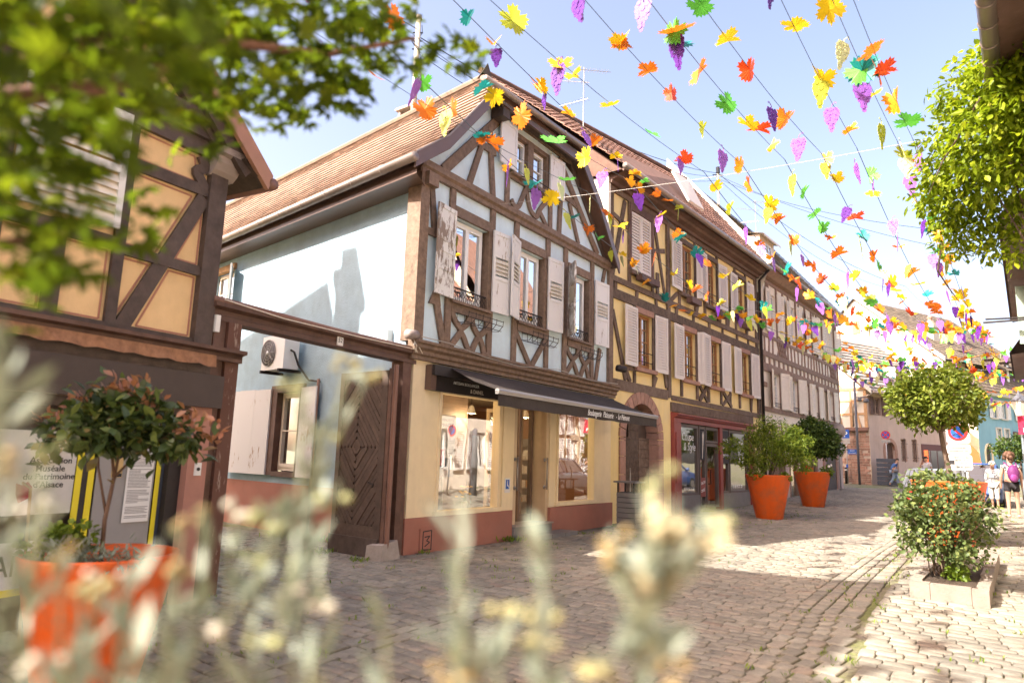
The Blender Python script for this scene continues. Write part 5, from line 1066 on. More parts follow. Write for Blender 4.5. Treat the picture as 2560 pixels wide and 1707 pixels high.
# electric box, spotlight, camera at the corner, and air conditioner
sp_ = thing('corner_spotlight', 'brown spotlight and tangled cables at the corner above the gateway', 'lamp', G.P(-.1, .1, 3.45))
smooth(MB().tube([G.P(-.34, .1, 3.55), G.P(-.12, .1, 3.57)], .085, 12).build('lamp_head', surf('lamp_taupe', (.30, .24, .21), .5, .05), sp_)); box_part('bracket', sp_, G, -.16, -.06, .0, .1, 3.36, 3.6, BROWNM)
b = MB()
for k in range(5): b.tube([G.P(-.1+random.uniform(-.1, .1), .1, 3.5), G.P(-.2+random.uniform(-.1, .15), .18, 3.38), G.P(-.05+random.uniform(-.1, .1), .14, 3.28)], .007, 5)
b.build('cable', CREAMP, sp_)
box_part('sensor_box', sp_, SD, -.85, -.62, .0, .12, 3.45, 3.75, WHITEP)
AC_ = thing('air_conditioner', 'white air conditioner unit on the blue side wall above the window', 'air conditioner', SD.P(-3.8, .2, 3.2))
box_part('casing', AC_, SD, -4.45, -3.55, .12, .45, 3.22, 3.92, PVC); smooth(disc(SD, -4.17, 3.57, .27, .45, .47, 28).build('fan_grille', surf('grille_dark', (.13, .12, .12), .5, .1), AC_))
b = MB()
for r_ in (.09, .15, .21, .27): b.tube([SD.P(-4.17+r_*math.cos(a), .475, 3.57+r_*math.sin(a)) for a in np.linspace(0, 2*math.pi, 25)], .006, 5)
for k in range(10): b.tube([SD.P(-4.17, .475, 3.57), SD.P(-4.17+.27*math.cos(k*.628), .475, 3.57+.27*math.sin(k*.628))], .005, 5)
b.build('grille_wire', ALU, AC_); smooth(disc(SD, -4.17, 3.57, .045, .475, .485, 14).build('fan_hub', PVC, AC_))
MB().tube([SD.P(-3.55, .3, 3.6), SD.P(-3.42, .3, 3.55), SD.P(-3.40, .2, 3.3), SD.P(-3.2, .06, 3.0), SD.P(-2.8, .05, 2.95)], .022, 6).build('pipe', DARKP, AC_); MB().box(SD, -4.4, -4.34, 0, .5, 3.16, 3.22).box(SD, -3.68, -3.62, 0, .5, 3.16, 3.22).build('bracket', IRON, AC_)
# unseen rear wing, added so its roof and chimney shade the blue wall
RW = thing('shading_wing', 'tiled courtyard wing with chimney behind the ochre house', 'building', (-8.5, 12.5, 0))
wf = Fr((-7.6, 9.4, 0), -46.9)
MB().box(wf, 0, 7, -4.5, 0, -.2, 7.6).build('wall', OCHRE, RW)
MB().add([wf.P(-.3, .3, 7.5), wf.P(7.3, .3, 7.5), wf.P(7.3, -2.2, 10.55), wf.P(-.1, -2.2, 10.55), wf.P(-.3, -4.8, 7.5), wf.P(7.3, -4.8, 7.5)], [(0, 1, 2, 3), (3, 2, 5, 4), (0, 3, 4), (1, 5, 2)]).build('roof', TILEB, RW)
MB().hexa([wf.P(2.65, -3.4, 9), wf.P(7.2, -3.4, 9), wf.P(7.2, -1.0, 9), wf.P(2.65, -1.0, 9), wf.P(2.65, -2.6, 11.8), wf.P(7.2, -2.6, 10.7), wf.P(7.2, -1.8, 10.7), wf.P(2.65, -1.8, 11.8)]).build('upper_roof', TILEB, RW)  # wedge shaped to throw the stepped shadow edge on the blue wall
f = Ax((-10.57, 9.18, 0), R(45))
MB().box(f, -.34, .34, -.34, .34, 8, 11.75).box(f, -.44, .44, -.44, .44, 11.75, 11.95).box(f, -.24, .24, -.24, .24, 11.95, 12.5).build('chimney', STONEG, RW)
# ------------------------------------------------------------------ far end of the street
F4 = Fr((22.66, 43.25, 0), 60.0); L4 = Fr((22.66, 43.25, 0), 145.0)
H5 = thing('corner_house', 'corner house with honey-coloured timbers over a rubble stone base, beyond the lamp post', 'house', (22.66, 43.25, .6))
dh5 = [(1.65, 2.65, .55, 3.3), (3.35, 4.0, 2.1, 3.55), (4.6, 5.25, 2.1, 3.55), (.55, 1.45, 4.95, 6.1)]
wall(F4, 0, 8.6, .2, 6.4, dh5, 0, .25).build('street_wall', PINKW, H5)
RUB = surf('rubble_mortar', (0.46, 0.37, 0.30), 0.95, 0.12, 3.0, bump=.6, bscale=12); RUBS = surf('rubble_stone', (0.36, 0.20, 0.145), 0.9, 0.3, 6.0, dirt=(.42, .33, .26), dirt_amt=.6, bump=.5, objrand=.3)
wall(L4, -7, 0, .2, 4.0, [], .02).build('stone_wall', RUB, H5); wall(L4, -7, 0, 4.0, 6.5, [], -.03).build('gable_wall', BRIGHTW, H5)
v = .5
while v < 3.85:                                        # courses of rubble by the corner
    u = -3.4
    hh = random.uniform(.10, .2)
    while u < -.02:
        l = random.uniform(.16, .5)
        if random.random() < (.95 if u > -1.6 or random.random() < .4 else .3):
            a, c = u, min(u+l-.03, -.01)
            if c-a > .06: MB().prism(L4, [(a, v+random.uniform(0, .02)), (c, v), (c, v+hh-.025), (a, v+hh-.03)], .0, .045+random.uniform(0, .02)).build('rubble_stone', RUBS, H5)
        u += l
    v += hh
MB().add([L4.P(-6.6, -.03, 6.5), L4.P(0, -.03, 6.5), L4.P(-3.6, -.03, 10.0)], [(0, 1, 2)]).build('gable_top', BRIGHTW, H5)
for q in ((-.14, 4.0, -.14, 6.5, .2), (-1.1, 4.0, -1.1, 6.6, .16), (-2.3, 4.0, -2.3, 6.6, .16), (-3.6, 4, -3.6, 9.8, .16), (-6, 4.05, 0, 4.05, .14), (-6, 5.0, -.1, 5.0, .13), (-6, 5.85, -.1, 5.85, .13), (-6.4, 6.6, .1, 6.6, .18), (-1.7, 4.0, -2.2, 6.5, .13), (-.5, 4.05, -.9, 5.8, .13), (-2.3, 7.6, -1.6, 6.6, .13), (-2.4, 7.0, -3.3, 8.4, .13), (-.05, 6.6, -3.6, 10.0, .2), (-7.1, 6.6, -3.6, 10.0, .2)): bm(H5, L4, *q, TIMLT, .02+random.uniform(-.006, .006))
MB().add([L4.P(-7, .0, 4.15), L4.P(.05, .0, 4.15), L4.P(.05, .28, 3.95), L4.P(-7, .28, 3.95), L4.P(-7, .28, 3.90), L4.P(.05, .28, 3.90), L4.P(.05, 0, 3.9)], [(0, 1, 2, 3), (3, 2, 5, 4), (4, 5, 6)]).build('skirt_roof', TILEB, H5)
MB().prism(F4, [(1.65, .55), (2.65, .55), (2.65, 2.8)] + [(2.15+.5*math.cos(a), 2.8+.5*math.sin(a)) for a in np.linspace(.1, math.pi-.1, 9)] + [(1.65, 2.8)], -.2, -.15).build('arched_door', TIMRED, H5)
for k in range(9):
    a0, a1 = math.pi*k/9, math.pi*(k+1)/9; MB().prism(F4, [(2.15+r_*math.cos(a), 2.8+r_*math.sin(a)) for r_, a in ((.5, a0), (.5, a1), (.74, a1), (.74, a0))], -.1, .04).build('voussoir', SANDST, H5)
for u in (1.40, 2.66): box_part('jamb_stone', H5, F4, u, u+.25, -.1, .04, .4, 2.8, SANDST)
for a, c, d, e in dh5[1:3]:
    window(H5, F4, a, c, d, e, BRN, -.18, 1, 1, CURT, .05); g_ = MB()
    for v in (d+.25, e-.3): g_.tube([F4.P(a-.05, .06, v), F4.P(c+.05, .06, v)], .014, 4)
    g_.tube([F4.P((a+c)/2, .06, d-.05), F4.P((a+c)/2, .06, e+.05)], .018, 4); g_.build('window_grille', IRON, H5)
window(H5, F4, .55, 1.45, 4.95, 6.1, BRN, -.15, 2, 1, None, .06)
for hu, sd_ in ((.53, -1), (1.47, 1)): shutter(H5, F4, hu, sd_, 4.95, 6.12, .42, TIMRED, TIMRED, .1, .04, pitch=.09, single=False)
pt5, L5 = slope(F4, 0, 9, .5, 6.35, -4.6, 10.9)
roof5 = MB().add([F4.P(-.35, .45, 6.28), F4.P(8.6, .45, 6.28), F4.P(8.6, -4.6, 10.8), F4.P(-.35, -4.6, 10.8), F4.P(8.6, -8, 6.3), F4.P(-.35, -8, 6.3)], [(0, 1, 2, 3), (3, 2, 4, 5)]).build('roof', TILED, H5)
SLATE = surf('roof_tile_dusty', (0.27, 0.235, 0.21), 0.85, 0.25, 4.0, dirt=(.14, .12, .11), dirt_amt=.5, tint=.3)
tiles(roof5, pt5, (-.4, 8.6), L5, .33, .42, SLATE, SLATE, 0, None, th=.05)
MB().hexa([F4.P(-.44, .55, 6.22), F4.P(-.34, .55, 6.22), F4.P(-.34, .55, 6.5), F4.P(-.44, .55, 6.5), F4.P(-.44, -4.6, 10.85), F4.P(-.34, -4.6, 10.85), F4.P(-.34, -4.6, 11.12), F4.P(-.44, -4.6, 11.12)]).build('verge_board', BRIGHTW, roof5)
gutter(H5, [F4.P(-.3, .6, 6.3), F4.P(8.6, .6, 6.3)], .08, ZINC, 2); gutter(H5, [F4.P(-.2, .6, 6.25), L4.P(-.6, .2, 5.9), L4.P(-.9, .12, 5.4), L4.P(-.9, .12, 4.2)], .05, ZINC, 9, 'drain_pipe')
for u in (2.6, 4.7, 6.8):
    dm = MB().box(F4, u-.5, u+.5, -1.9, -.55, 7.0, 8.55).build('dormer', BRIGHTW, roof5); MB().add([F4.P(u-.65, -.35, 8.5), F4.P(u+.65, -.35, 8.5), F4.P(u+.65, -2.2, 8.75), F4.P(u-.65, -2.2, 8.75)], [(0, 1, 2, 3)]).build('dormer_roof', SLATE, dm)
    box_part('dormer_window', dm, F4, u-.32, u+.32, -.56, -.5, 7.15, 8.35, TIMRED)
# tall house behind with the white gable
H6 = thing('gabled_house', 'tall house whose white gable rises behind the corner house', 'house', F4.P(9.5, 0, .7))
wall(F4, 8.6, 13.4, .3, 9.4, [(9.0, 10.6, .7, 3.1), (11.3, 12.6, .7, 2.6)], .02, .3).build('street_wall', PINKW, H6)
g6 = [F4.P(8.6, .3, 9.2), F4.P(8.6, .02, 6), F4.P(8.6, -12, 6), F4.P(8.6, -12.3, 9.2), F4.P(8.6, -6, 14.8)]
MB().add(g6, [(0, 1, 2, 3, 4)]).build('gable_wall', BRIGHTW, H6)
sw = Fr(F4.P(8.6, 0, 0), 150.0)
box_part('attic_window', H6, Fr(F4.P(8.58, -6, 0), 60-90+180), -.3, .3, 0, .05, 12.0, 13.0, TIMLT)
pt6, L6 = slope(F4, 8.4, 13.4, .55, 9.25, -6, 14.9)
roof6 = MB().add([F4.P(8.35, .5, 9.15), F4.P(13.4, .5, 9.15), F4.P(13.4, -6, 14.8), F4.P(8.35, -6, 14.8), F4.P(13.4, -12.5, 9.2), F4.P(8.35, -12.5, 9.2)], [(0, 1, 2, 3), (3, 2, 4, 5), (1, 4, 2)]).build('roof', TILED, H6)
tiles(roof6, pt6, (8.35, 22), L6, .3, .34, TILED, TILED, 0, None)
MB().hexa([F4.P(8.28, .6, 9.1), F4.P(8.4, .6, 9.1), F4.P(8.4, .6, 9.4), F4.P(8.28, .6, 9.4), F4.P(8.28, -6, 14.85), F4.P(8.4, -6, 14.85), F4.P(8.4, -6, 15.15), F4.P(8.28, -6, 15.15)]).build('verge_board', BRIGHTW, roof6)
c = F4.P(12.0, -2.2, 0); f = Ax((c.x, c.y, 0), F4.rz); ch = MB().box(f, -.6, .6, -.5, .5, 9, 12.2).box(f, -.75, .75, -.62, .62, 12.2, 12.4).build('chimney', BRIGHTW, roof6); MB().lathe(c+Vector((0, 0, 12.4)), [(.45, 0), (.3, .3), (.12, .5), (.18, .7), (.02, .95)], 12).build('finial', SANDST, ch)
MARO = surf('shop_maroon', (.12, .05, .05), .5, .1); GRNB = surf('blind_green', (.34, .36, .30), .7, .05)
for a, c, v1 in ((5.7, 8.3, 3.3),):
    MB().box(F4, a, c, -.02, .06, .5, v1).build('maroon_front', MARO, H6)
    for k in range(3): box_part('shop_pane', H6, F4, a+.15+k*.82, a+.85+k*.82, .06, .07, .9, 2.9, GLASS)
bl_ = MB()
for k in range(9): bl_.box(F4, 9.0, 10.6, .02, .06+.01*(k % 2), 2.2+k*.13, 2.32+k*.13)
bl_.build('roller_blind', GRNB, H6); box_part('shop_dark', H6, F4, 9.0, 10.6, -.3, -.25, .6, 3.2, TIMDK); MB().prism(F4, [(11.3, .7), (12.6, .7), (12.6, 2.6)] + [(11.95+.65*math.cos(a), 2.6+.65*math.sin(a)) for a in np.linspace(0, math.pi, 9)] + [(11.3, 2.6)], .0, .04).build('arched_door', TIMRED, H6)
# blue house with the mansard roof
BF = Fr((33.0, 48.3, 0), 57.0); BS = Fr((33.0, 48.3, 0), 57.0+90)
H7 = thing('mansard_house', 'sky blue house with white shutters and a mansard roof at the far right', 'house', (33, 48.3, .7))
bw = [(2.4, 3.1, 5.5, 6.7), (4.0, 4.7, 5.5, 6.7), (6.6, 7.3, 5.5, 6.7), (2.9, 3.6, 3.6, 4.7), (4.2, 4.9, 3.6, 4.7), (.9, 1.8, .7, 3.4)]
wall(BF, 0, 14, .3, 7.1, bw, 0, .2).build('front_wall', SKYB, H7); wall(BS, -9, 0, .3, 7.1, [], 0).build('side_wall', CREAM, H7)
for a, c, d, e in bw[:5]:
    MB().box(BF, a-.12, a, -.1, .05, d-.1, e+.12).box(BF, c, c+.12, -.1, .05, d-.1, e+.12).box(BF, a, c, -.1, .048, e, e+.12).box(BF, a-.15, c+.15, -.1, .1, d-.12, d-.02).build('window_surround', BRIGHTW, H7)
    window(H7, BF, a, c, d, e, PVC, -.12, 2, 2, CURT, .05)
    if d > 5:
        for hu, sd_ in ((a-.12, -1), (c+.12, 1)): shutter(H7, BF, hu, sd_, d-.05, e+.1, .42, WHITEP, WHITEP, .1, .05, pitch=.09, single=False)
MB().prism(BF, [(.9, .7), (1.8, .7), (1.8, 2.9)] + [(1.35+.45*math.cos(a), 2.9+.55*math.sin(a)) for a in np.linspace(.05, math.pi-.05, 9)] + [(.9, 2.9)], -.19, -.1).build('arched_door', TIMDK, H7)
MB().ribbon(BF, [(.82, .7), (.82, 2.9)] + [(1.35-.53*math.cos(a), 2.9+.63*math.sin(a)) for a in np.linspace(.1, math.pi-.1, 9)] + [(1.88, 2.9), (1.88, .7)], .16, -.02, .05).build('door_surround', CREAM, H7)
box_part('sign_band', H7, BF, 5.6, 12, .0, .2, 3.9, 4.6, TIMRED); box_part('cornice', H7, BF, -.3, 14, -.1, .4, 7.05, 7.3, BRIGHTW)
r7 = MB().add([BF.P(-.4, .45, 7.3), BF.P(14, .45, 7.3), BF.P(14, -1.5, 10.4), BF.P(1.4, -1.5, 10.4), BF.P(14, -5, 12.6), BF.P(4, -5, 12.6), BF.P(-.4, -9, 7.3), BF.P(1.4, -8, 10.4)], [(0, 1, 2, 3), (3, 2, 4, 5), (0, 3, 7, 6), (3, 5, 7)]).build('roof', TILED, H7)
pt7, L7 = slope(BF, 0, 14, .45, 7.33, -1.5, 10.4); tiles(r7, pt7, (.6, 14), L7, .3, .3, TILED, TILED, 0, None, amin=lambda s_: -.4+1.8*s_/3.65)
pt8, L8 = slope(BF, 0, 14, -1.4, 10.42, -5, 12.6); tiles(r7, pt8, (1.4, 14), L8, .3, .3, TILED, TILED, 0, None, amin=lambda s_: 1.4+2.6*s_/4.2)
for u in (4.0, 6.2):
    dm = MB().box(BF, u-.45, u+.45, -1.5, -.25, 8.1, 9.9).build('dormer', TIMDK, r7); box_part('dormer_roof', dm, BF, u-.65, u+.65, -1.8, .0, 9.9, 10.02, TILED)
    box_part('dormer_window', dm, BF, u-.12, u+.2, -.25, -.2, 8.4, 9.7, PVC)
dm = MB().box(BF, 4.3, 5.3, -4.4, -2.6, 11.2, 12.6).build('dormer', WHITEP, r7); box_part('dormer_roof', dm, BF, 4.1, 5.5, -4.6, -2.4, 12.6, 12.72, TILEB)
H8 = thing('tiled_house', 'house with a tiled brown roof behind the blue house', 'house', (50, 62, .8))
f = Fr((40, 57, 0), 55); MB().box(f, 0, 14, -9, 0, 0, 8).build('wall', WHITEW, H8); MB().add([f.P(-.3, .5, 8), f.P(14.3, .5, 8), f.P(14.3, -4.5, 14), f.P(-.3, -4.5, 14), f.P(-.3, -9.5, 8), f.P(14.3, -9.5, 8)], [(0, 1, 2, 3), (3, 2, 5, 4), (0, 3, 4), (1, 5, 2)]).build('roof', TILEB, H8)

# ------------------------------------------------------------------ right-hand row (its eaves run along the picture's right edge)
RT = 8.85
RF = Fr(T.P(0, RT, 0), 217.0)                          # u runs towards the camera (u = -s)
RWALL = surf('plaster_warm_white', (0.74, 0.68, 0.58), 0.9, 0.05, 2.0, dirt=(.52, .46, .38), dirt_amt=.4, bump=.15)
def right_house(label, s0, s1, eave, ridge, wallm, out_=.62, wins_=True, gname='row_house'):
    h = thing(gname, label, 'house', RF.P(-(s0+s1)/2, 0, .2))
    ww = []
    s_ = s0+1.1
    while s_ < s1-1.2:
        ww += [(-s_-1.0, -s_, eave-2.35, eave-.75), (-s_-1.0, -s_, 1.1, 2.6)]; s_ += 2.3
    wall(RF, -s1, -s0, -.5, eave+.1, ww, 0, .2).build('wall', wallm, h)
    for q in ww:
        window(h, RF, q[0], q[1], q[2], q[3], PVC, -.12, 2, 1, CURT, .05)
        for hu, sd_ in ((q[0]-.02, -1), (q[1]+.02, 1)): shutter(h, RF, hu, sd_, q[2]-.03, q[3]+.05, .5, WHITEP, WHITEP, .06, .05, pitch=.09, single=False)
    r_ = MB().add([RF.P(-s0, out_, eave), RF.P(-s1, out_, eave), RF.P(-s1, -4.5, ridge), RF.P(-s0, -4.5, ridge), RF.P(-s0, -9.5, eave), RF.P(-s1, -9.5, eave)], [(0, 1, 2, 3), (3, 2, 5, 4)]).build('roof', TILEB, h)
    MB().add([RF.P(-s0, 0, -.5), RF.P(-s0, -9, -.5), RF.P(-s0, -9, eave), RF.P(-s0, -4.5, ridge-.1), RF.P(-s0, 0, eave)], [(0, 1, 2, 3, 4)]).build('end_wall', wallm, h); MB().add([RF.P(-s1, 0, -.5), RF.P(-s1, -9, -.5), RF.P(-s1, -9, eave), RF.P(-s1, -4.5, ridge-.1), RF.P(-s1, 0, eave)], [(0, 1, 2, 3, 4)]).build('end_wall', wallm, h)
    MB().add([RF.P(-s0, out_-.05, eave-.05), RF.P(-s1, out_-.05, eave-.05), RF.P(-s1, 0, eave+.05), RF.P(-s0, 0, eave+.05)], [(0, 1, 2, 3)]).build('eave_soffit', TIMRED, h)
    return h
R1 = right_house('near right-hand house whose zinc gutter and white louvred shutter show above the climber', -13, 6.2, 6.7, 9.6, RWALL)
gutter(R1, [RF.P(-6.2, .66, 6.66), RF.P(13, .66, 6.66)], .095, ZINC, .45)
R2 = right_house('right-hand house with reddish eaves and a pale green shutter below the climber', 6.5, 17.3, 6.15, 11.2, WHITEW, .80)
h_ = HF(RF, -12.0, .05, 4.6, 1.2, 1); gs_ = MB().box(h_, 0, .6, 0, .04, 0, 1.4).build('shutter', surf('shutter_green', (.36, .46, .38), .6, .05), R2); gs_['label'] = 'pale green shutter standing open'
R3 = right_house('right-hand house with a timbered gable far along the footway', 17.5, 25.0, 5.2, 13.2, surf('plaster_tan', (.50, .42, .31), .9, .06), .9)
for k in range(5): bm(R3, RF, -17.6-k*1.8, .5, -17.6-k*1.8, 5.0, .16, TIM, .04)
fl = MB().tube([RF.P(-11.5, 0, 5.15), RF.P(-11.5, 1.25, 5.2)], .022, 6).box(RF, -11.53, -11.47, .0, 1.3, 5.10, 5.14); tag(fl.build('sign_bracket', IRON, None), 'bare iron sign bracket sticking out of the right-hand house', 'bracket')
# wall-hung climber stems on the right-hand wall
VS = thing('climber_trellis', 'pale bare climber stems and wire trellis on the right-hand wall', 'trellis', RF.P(-7, .05, 3))
for k in range(8):
    s_ = 5.6+random.uniform(0, 3.0); pts = [RF.P(-s_+random.uniform(-.15, .15)*i, .07+.04*math.sin(i), 2.6+i*.5) for i in range(7)]; MB().tube(pts, random.uniform(.012, .028), 5).build('stem', surf('stem_pale%d' % k, (.5, .43, .33), .9, .1) if k == 0 else MATS['stem_pale0'], VS)
b = MB()
for k in range(7): b.tube([RF.P(-5.6, .12, 3+k*.45), RF.P(-9.2, .12, 3+k*.45)], .008, 4); b.tube([RF.P(-5.8-k*.5, .12, 2.8), RF.P(-5.8-k*.5, .12, 5.8)], .008, 4)
b.build('wire_grid', WHITEP, VS)
# ------------------------------------------------------------------ foliage
LEAF_OUT = {'almond': [(0, 0), (.35, .24), (.62, .27), (1.0, 0), (.62, -.27), (.35, -.24)], 'narrow': [(0, 0), (.4, .12), (.7, .11), (1, 0), (.7, -.11), (.4, -.12)], 'round': [(0, 0), (.3, .36), (.7, .38), (1, 0), (.7, -.38), (.3, -.36)]}
def leaf_batch(pos, dirs, nrm, size, shape, fold=.25, curl=.12):
    """leaves as 6-point folded blades; returns V (n*6,3), F tris"""
    n = len(pos); o = np.array(LEAF_OUT[shape]); d = dirs/np.linalg.norm(dirs, axis=1)[:, None]
    s_ = np.cross(nrm, d); s_ /= np.maximum(np.linalg.norm(s_, axis=1), 1e-6)[:, None]; u = np.cross(d, s_)
    V = np.zeros((n, 6, 3))
    for k, (x, y) in enumerate(o):
        V[:, k] = pos + d*(x*size)[:, None] + s_*(y*size)[:, None] + u*((abs(y)*fold - curl*x*x)*size)[:, None]
    tri = np.array([(0, 2, 1), (0, 3, 2), (0, 5, 3), (5, 4, 3)]); tri = np.array([(0, 1, 3), (1, 2, 3), (0, 3, 5), (5, 3, 4)])
    F = (tri[None]+6*np.arange(n)[:, None, None]).reshape(-1, 3)
    return V.reshape(-1, 3), F
def crown(clumps, n, size, shape, seed=1, droop=.35, tint=(0.2, 0.9), shell=.55, top_light=0.25, out_=.8, jit=.3):
    rg = np.random.default_rng(seed); C = np.array([c[:3] for c in clumps]); r_ = np.array([c[3:] if len(c) == 6 else (c[3],)*3 for c in clumps], dtype=float)
    wt = (r_[:, 0]*r_[:, 1]*r_[:, 2])**.75; k = rg.choice(len(C), n, p=wt/wt.sum())
    v = rg.normal(size=(n, 3)); v /= np.linalg.norm(v, axis=1)[:, None]
    rad = np.where(rg.random(n) < shell, rg.uniform(.82, 1.05, n), rg.random(n)**.5)
    pos = C[k] + v*r_[k]*rad[:, None]
    # small sub-clusters so that light and dark clumps appear
    nc = max(6, n//28); cc = rg.integers(0, n, nc); near = rg.integers(0, nc, n); pull = rg.random(n) < .45
    pos[pull] = pos[cc[near[pull]]] + rg.normal(0, .9, (pull.sum(), 3))*size*jit*2.2
    d = v*out_ + rg.normal(0, .55, (n, 3)); d[:, 2] -= droop
    nr = rg.normal(0, .5, (n, 3)); nr[:, 2] += 1.0
    sz = size*rg.uniform(.65, 1.25, n)
    V, F = leaf_batch(pos, d, nr, sz, shape)
    ct = rg.uniform(tint[0], tint[1], nc); tt = .5*rg.uniform(tint[0], tint[1], n)+.5*ct[near]
    return V, F, np.repeat(np.clip(tt, 0, 1), 4)
def foliage(parent, name, mat, *a, **kw):
    V, F, tt = crown(*a, **kw); me = fast_mesh(name, V-np.array(ORG[parent]), F, mat, tt)
    o = bpy.data.objects.new(name, me); COL.objects.link(o); o.parent = parent; o['kind'] = 'stuff'; return o
LM_MAPLE = leafmat('leaf_maple', [(0, (.06, .095, .008)), (.5, (.13, .18, .012)), (.85, (.28, .33, .02)), (1, (.45, .46, .03))], .6)
LM_LIGHT = leafmat('leaf_yellowgreen', [(0, (.055, .09, .012)), (.5, (.145, .19, .028)), (1, (.31, .345, .06))], .45)
LM_MID = leafmat('leaf_midgreen', [(0, (.025, .05, .012)), (.5, (.07, .12, .025)), (1, (.17, .23, .05))], .35)
LM_PALM = leafmat('leaf_fine_maple', [(0, (.055, .095, .015)), (.5, (.15, .22, .03)), (1, (.38, .42, .06))], .5)
LM_GLOSS = leafmat('leaf_glossy_bronze', [(0, (.03, .05, .022)), (.45, (.075, .115, .035)), (.72, (.17, .21, .05)), (.86, (.34, .17, .09)), (1, (.46, .20, .13))], .3, .3, .5)
LM_VINE = leafmat('leaf_climber', [(0, (.08, .13, .008)), (.5, (.23, .31, .015)), (1, (.44, .49, .035))], .55)
LM_BUSH = leafmat('leaf_rose', [(0, (.04, .065, .02)), (.5, (.11, .155, .05)), (1, (.25, .28, .09))], .35)
LM_HERB = leafmat('leaf_parsley', [(0, (.07, .13, .015)), (1, (.24, .33, .04))], .4)
LM_SILV = leafmat('leaf_silver', [(0, (.115, .135, .105)), (.5, (.20, .235, .185)), (1, (.34, .38, .32))], .12, .7, .1)
def pot(label, x, y, w, h, group='orange street planters', z=None):
    p = gp(x, y) if z is None else Vector((x, y, z)); t = thing('planter', label, 'planter', p, group)
    r_ = w/2; prof = [(r_*.56, .0), (r_*.58, .015), (r_*.985, h-.03), (r_, h-.012), (r_*.995, h), (r_*.93, h), (r_*.915, h-.012), (r_*.88, h-.22), (.01, h-.24)]
    smooth(MB().lathe(p, prof, 48, True).build('shell', ORANGE, t))
    MB().lathe(p, [(r_*.90, h-.13), (r_*.6, h-.11), (.02, h-.10)], 28, False).build('soil', SOIL, t)
    return t, p
def rough(clumps, k, seed, lo=.16, hi=.34):
    """adds small sprays that stick out of a crown so that its outline is uneven"""
    rr = random.Random(seed); out_ = list(clumps)
    for _ in range(k):
        c = rr.choice(clumps); r_ = c[3:] if len(c) == 6 else (c[3],)*3; v = Vector((rr.gauss(0, 1), rr.gauss(0, 1), rr.gauss(0, 1))).normalized(); q = rr.uniform(lo, hi)
        out_.append((c[0]+v.x*r_[0]*1.05, c[1]+v.y*r_[1]*1.05, c[2]+v.z*r_[2]*1.05, r_[0]*q, r_[1]*q, r_[2]*q*1.2))
    return out_
def trunk(parent, paths, mat=BARK, name='trunk'):
    b = MB()
    for pts, r0, r1 in paths:
        n = len(pts); b.tube(pts, [r0+(r1-r0)*i/(n-1) for i in range(n)], 7)
    b.sm = True; return b.build(name, mat, parent)
def V3(*a): return Vector(a)
# planter 1 with fine-leaved maple, planter 2 with clipped round bush
t1, p1 = pot('orange planter with a feathery green maple, nearest the red shopfront', 7.62, 20.35, 1.28, 1.25)
m1 = thing('potted_maple', 'feathery green maple growing in the nearer right-hand orange planter', 'tree', p1+V3(0, 0, 1.12))
b0 = p1+V3(0, 0, 1.1); trunk(m1, [([b0+V3(dx*.1, dy*.1, 0), b0+V3(dx*.35, dy*.3, .5), b0+V3(dx*.8, dy*.6, 1.1)], .028, .008) for dx, dy in ((.5, .3), (-.4, .2), (.1, -.4), (-.7, -.2), (.8, 0), (-.1, .5))])
foliage(m1, 'crown', LM_PALM, [(b0.x+dx, b0.y+dy, b0.z+dz, rx, rx, rz_) for dx, dy, dz, rx, rz_ in ((0, 0, .75, .62, .42), (-.75, 0, .70, .45, .26), (-.95, -.1, 1.0, .40, .14), (.55, 0, .85, .5, .36), (.1, 0, 1.15, .5, .36), (-.3, .1, 1.3, .36, .26), (.35, 0, 1.42, .34, .30), (-.05, -.1, 1.62, .26, .22), (.9, 0, 1.1, .42, .24), (.75, 0, 1.45, .26, .14), (-.45, -.2, .45, .4, .2), (.95, -.1, .55, .4, .24), (-1.2, 0, .85, .3, .1))], 9500, .105, 'narrow', seed=3, droop=.15, tint=(.1, 1))
foliage(m1, 'underplanting', LM_HERB, [(p1.x-.42, p1.y-.3, p1.z+1.24, .22, .22, .14), (p1.x+.35, p1.y-.35, p1.z+1.2, .2, .2, .1)], 500, .06, 'round', seed=4)
t2, p2 = pot('orange planter with a clipped dark green bush, further along the house front', 11.15, 25.45, 1.28, 1.25)
m2 = thing('clipped_bush', 'round clipped dark green bush in the farther right-hand orange planter', 'bush', p2+V3(0, 0, 1.12))
b0 = p2+V3(.05, 0, 1.1); trunk(m2, [([b0, b0+V3(-.02, 0, .4), b0+V3(-.3, 0, .9)], .03, .015), ([b0, b0+V3(.1, 0, .5), b0+V3(.4, 0, 1.0)], .03, .012), ([b0, b0+V3(0, .1, .9)], .025, .012)])
foliage(m2, 'crown', LM_MID, rough([(b0.x+dx, b0.y, b0.z+dz, rx, rx, rz_) for dx, dz, rx, rz_ in ((0, 1.35, .85, .62), (-.35, 1.1, .55, .45), (.45, 1.2, .55, .5), (.1, 1.7, .6, .35))], 14, 4), 6000, .12, 'almond', seed=5, tint=(0, .85))
foliage(m2, 'underplanting', LM_HERB, [(p2.x-.35, p2.y-.3, p2.z+1.28, .25, .2, .15), (p2.x+.4, p2.y-.3, p2.z+1.3, .22, .2, .18)], 600, .07, 'round', seed=6)
b = MB(); [b.ball((p2.x-.40+.1*i, p2.y-.48, p2.z+1.42-.03*i), .05, 6, 4) for i in range(3)]; b.build('red_bloom', NOP_R, m2); b = MB(); b.ball((p2.x+.42, p2.y-.45, p2.z+1.45), .05, 6, 4).ball((p2.x+.5, p2.y-.45, p2.z+1.5), .045, 6, 4); b.build('white_bloom', WHITEP, m2)
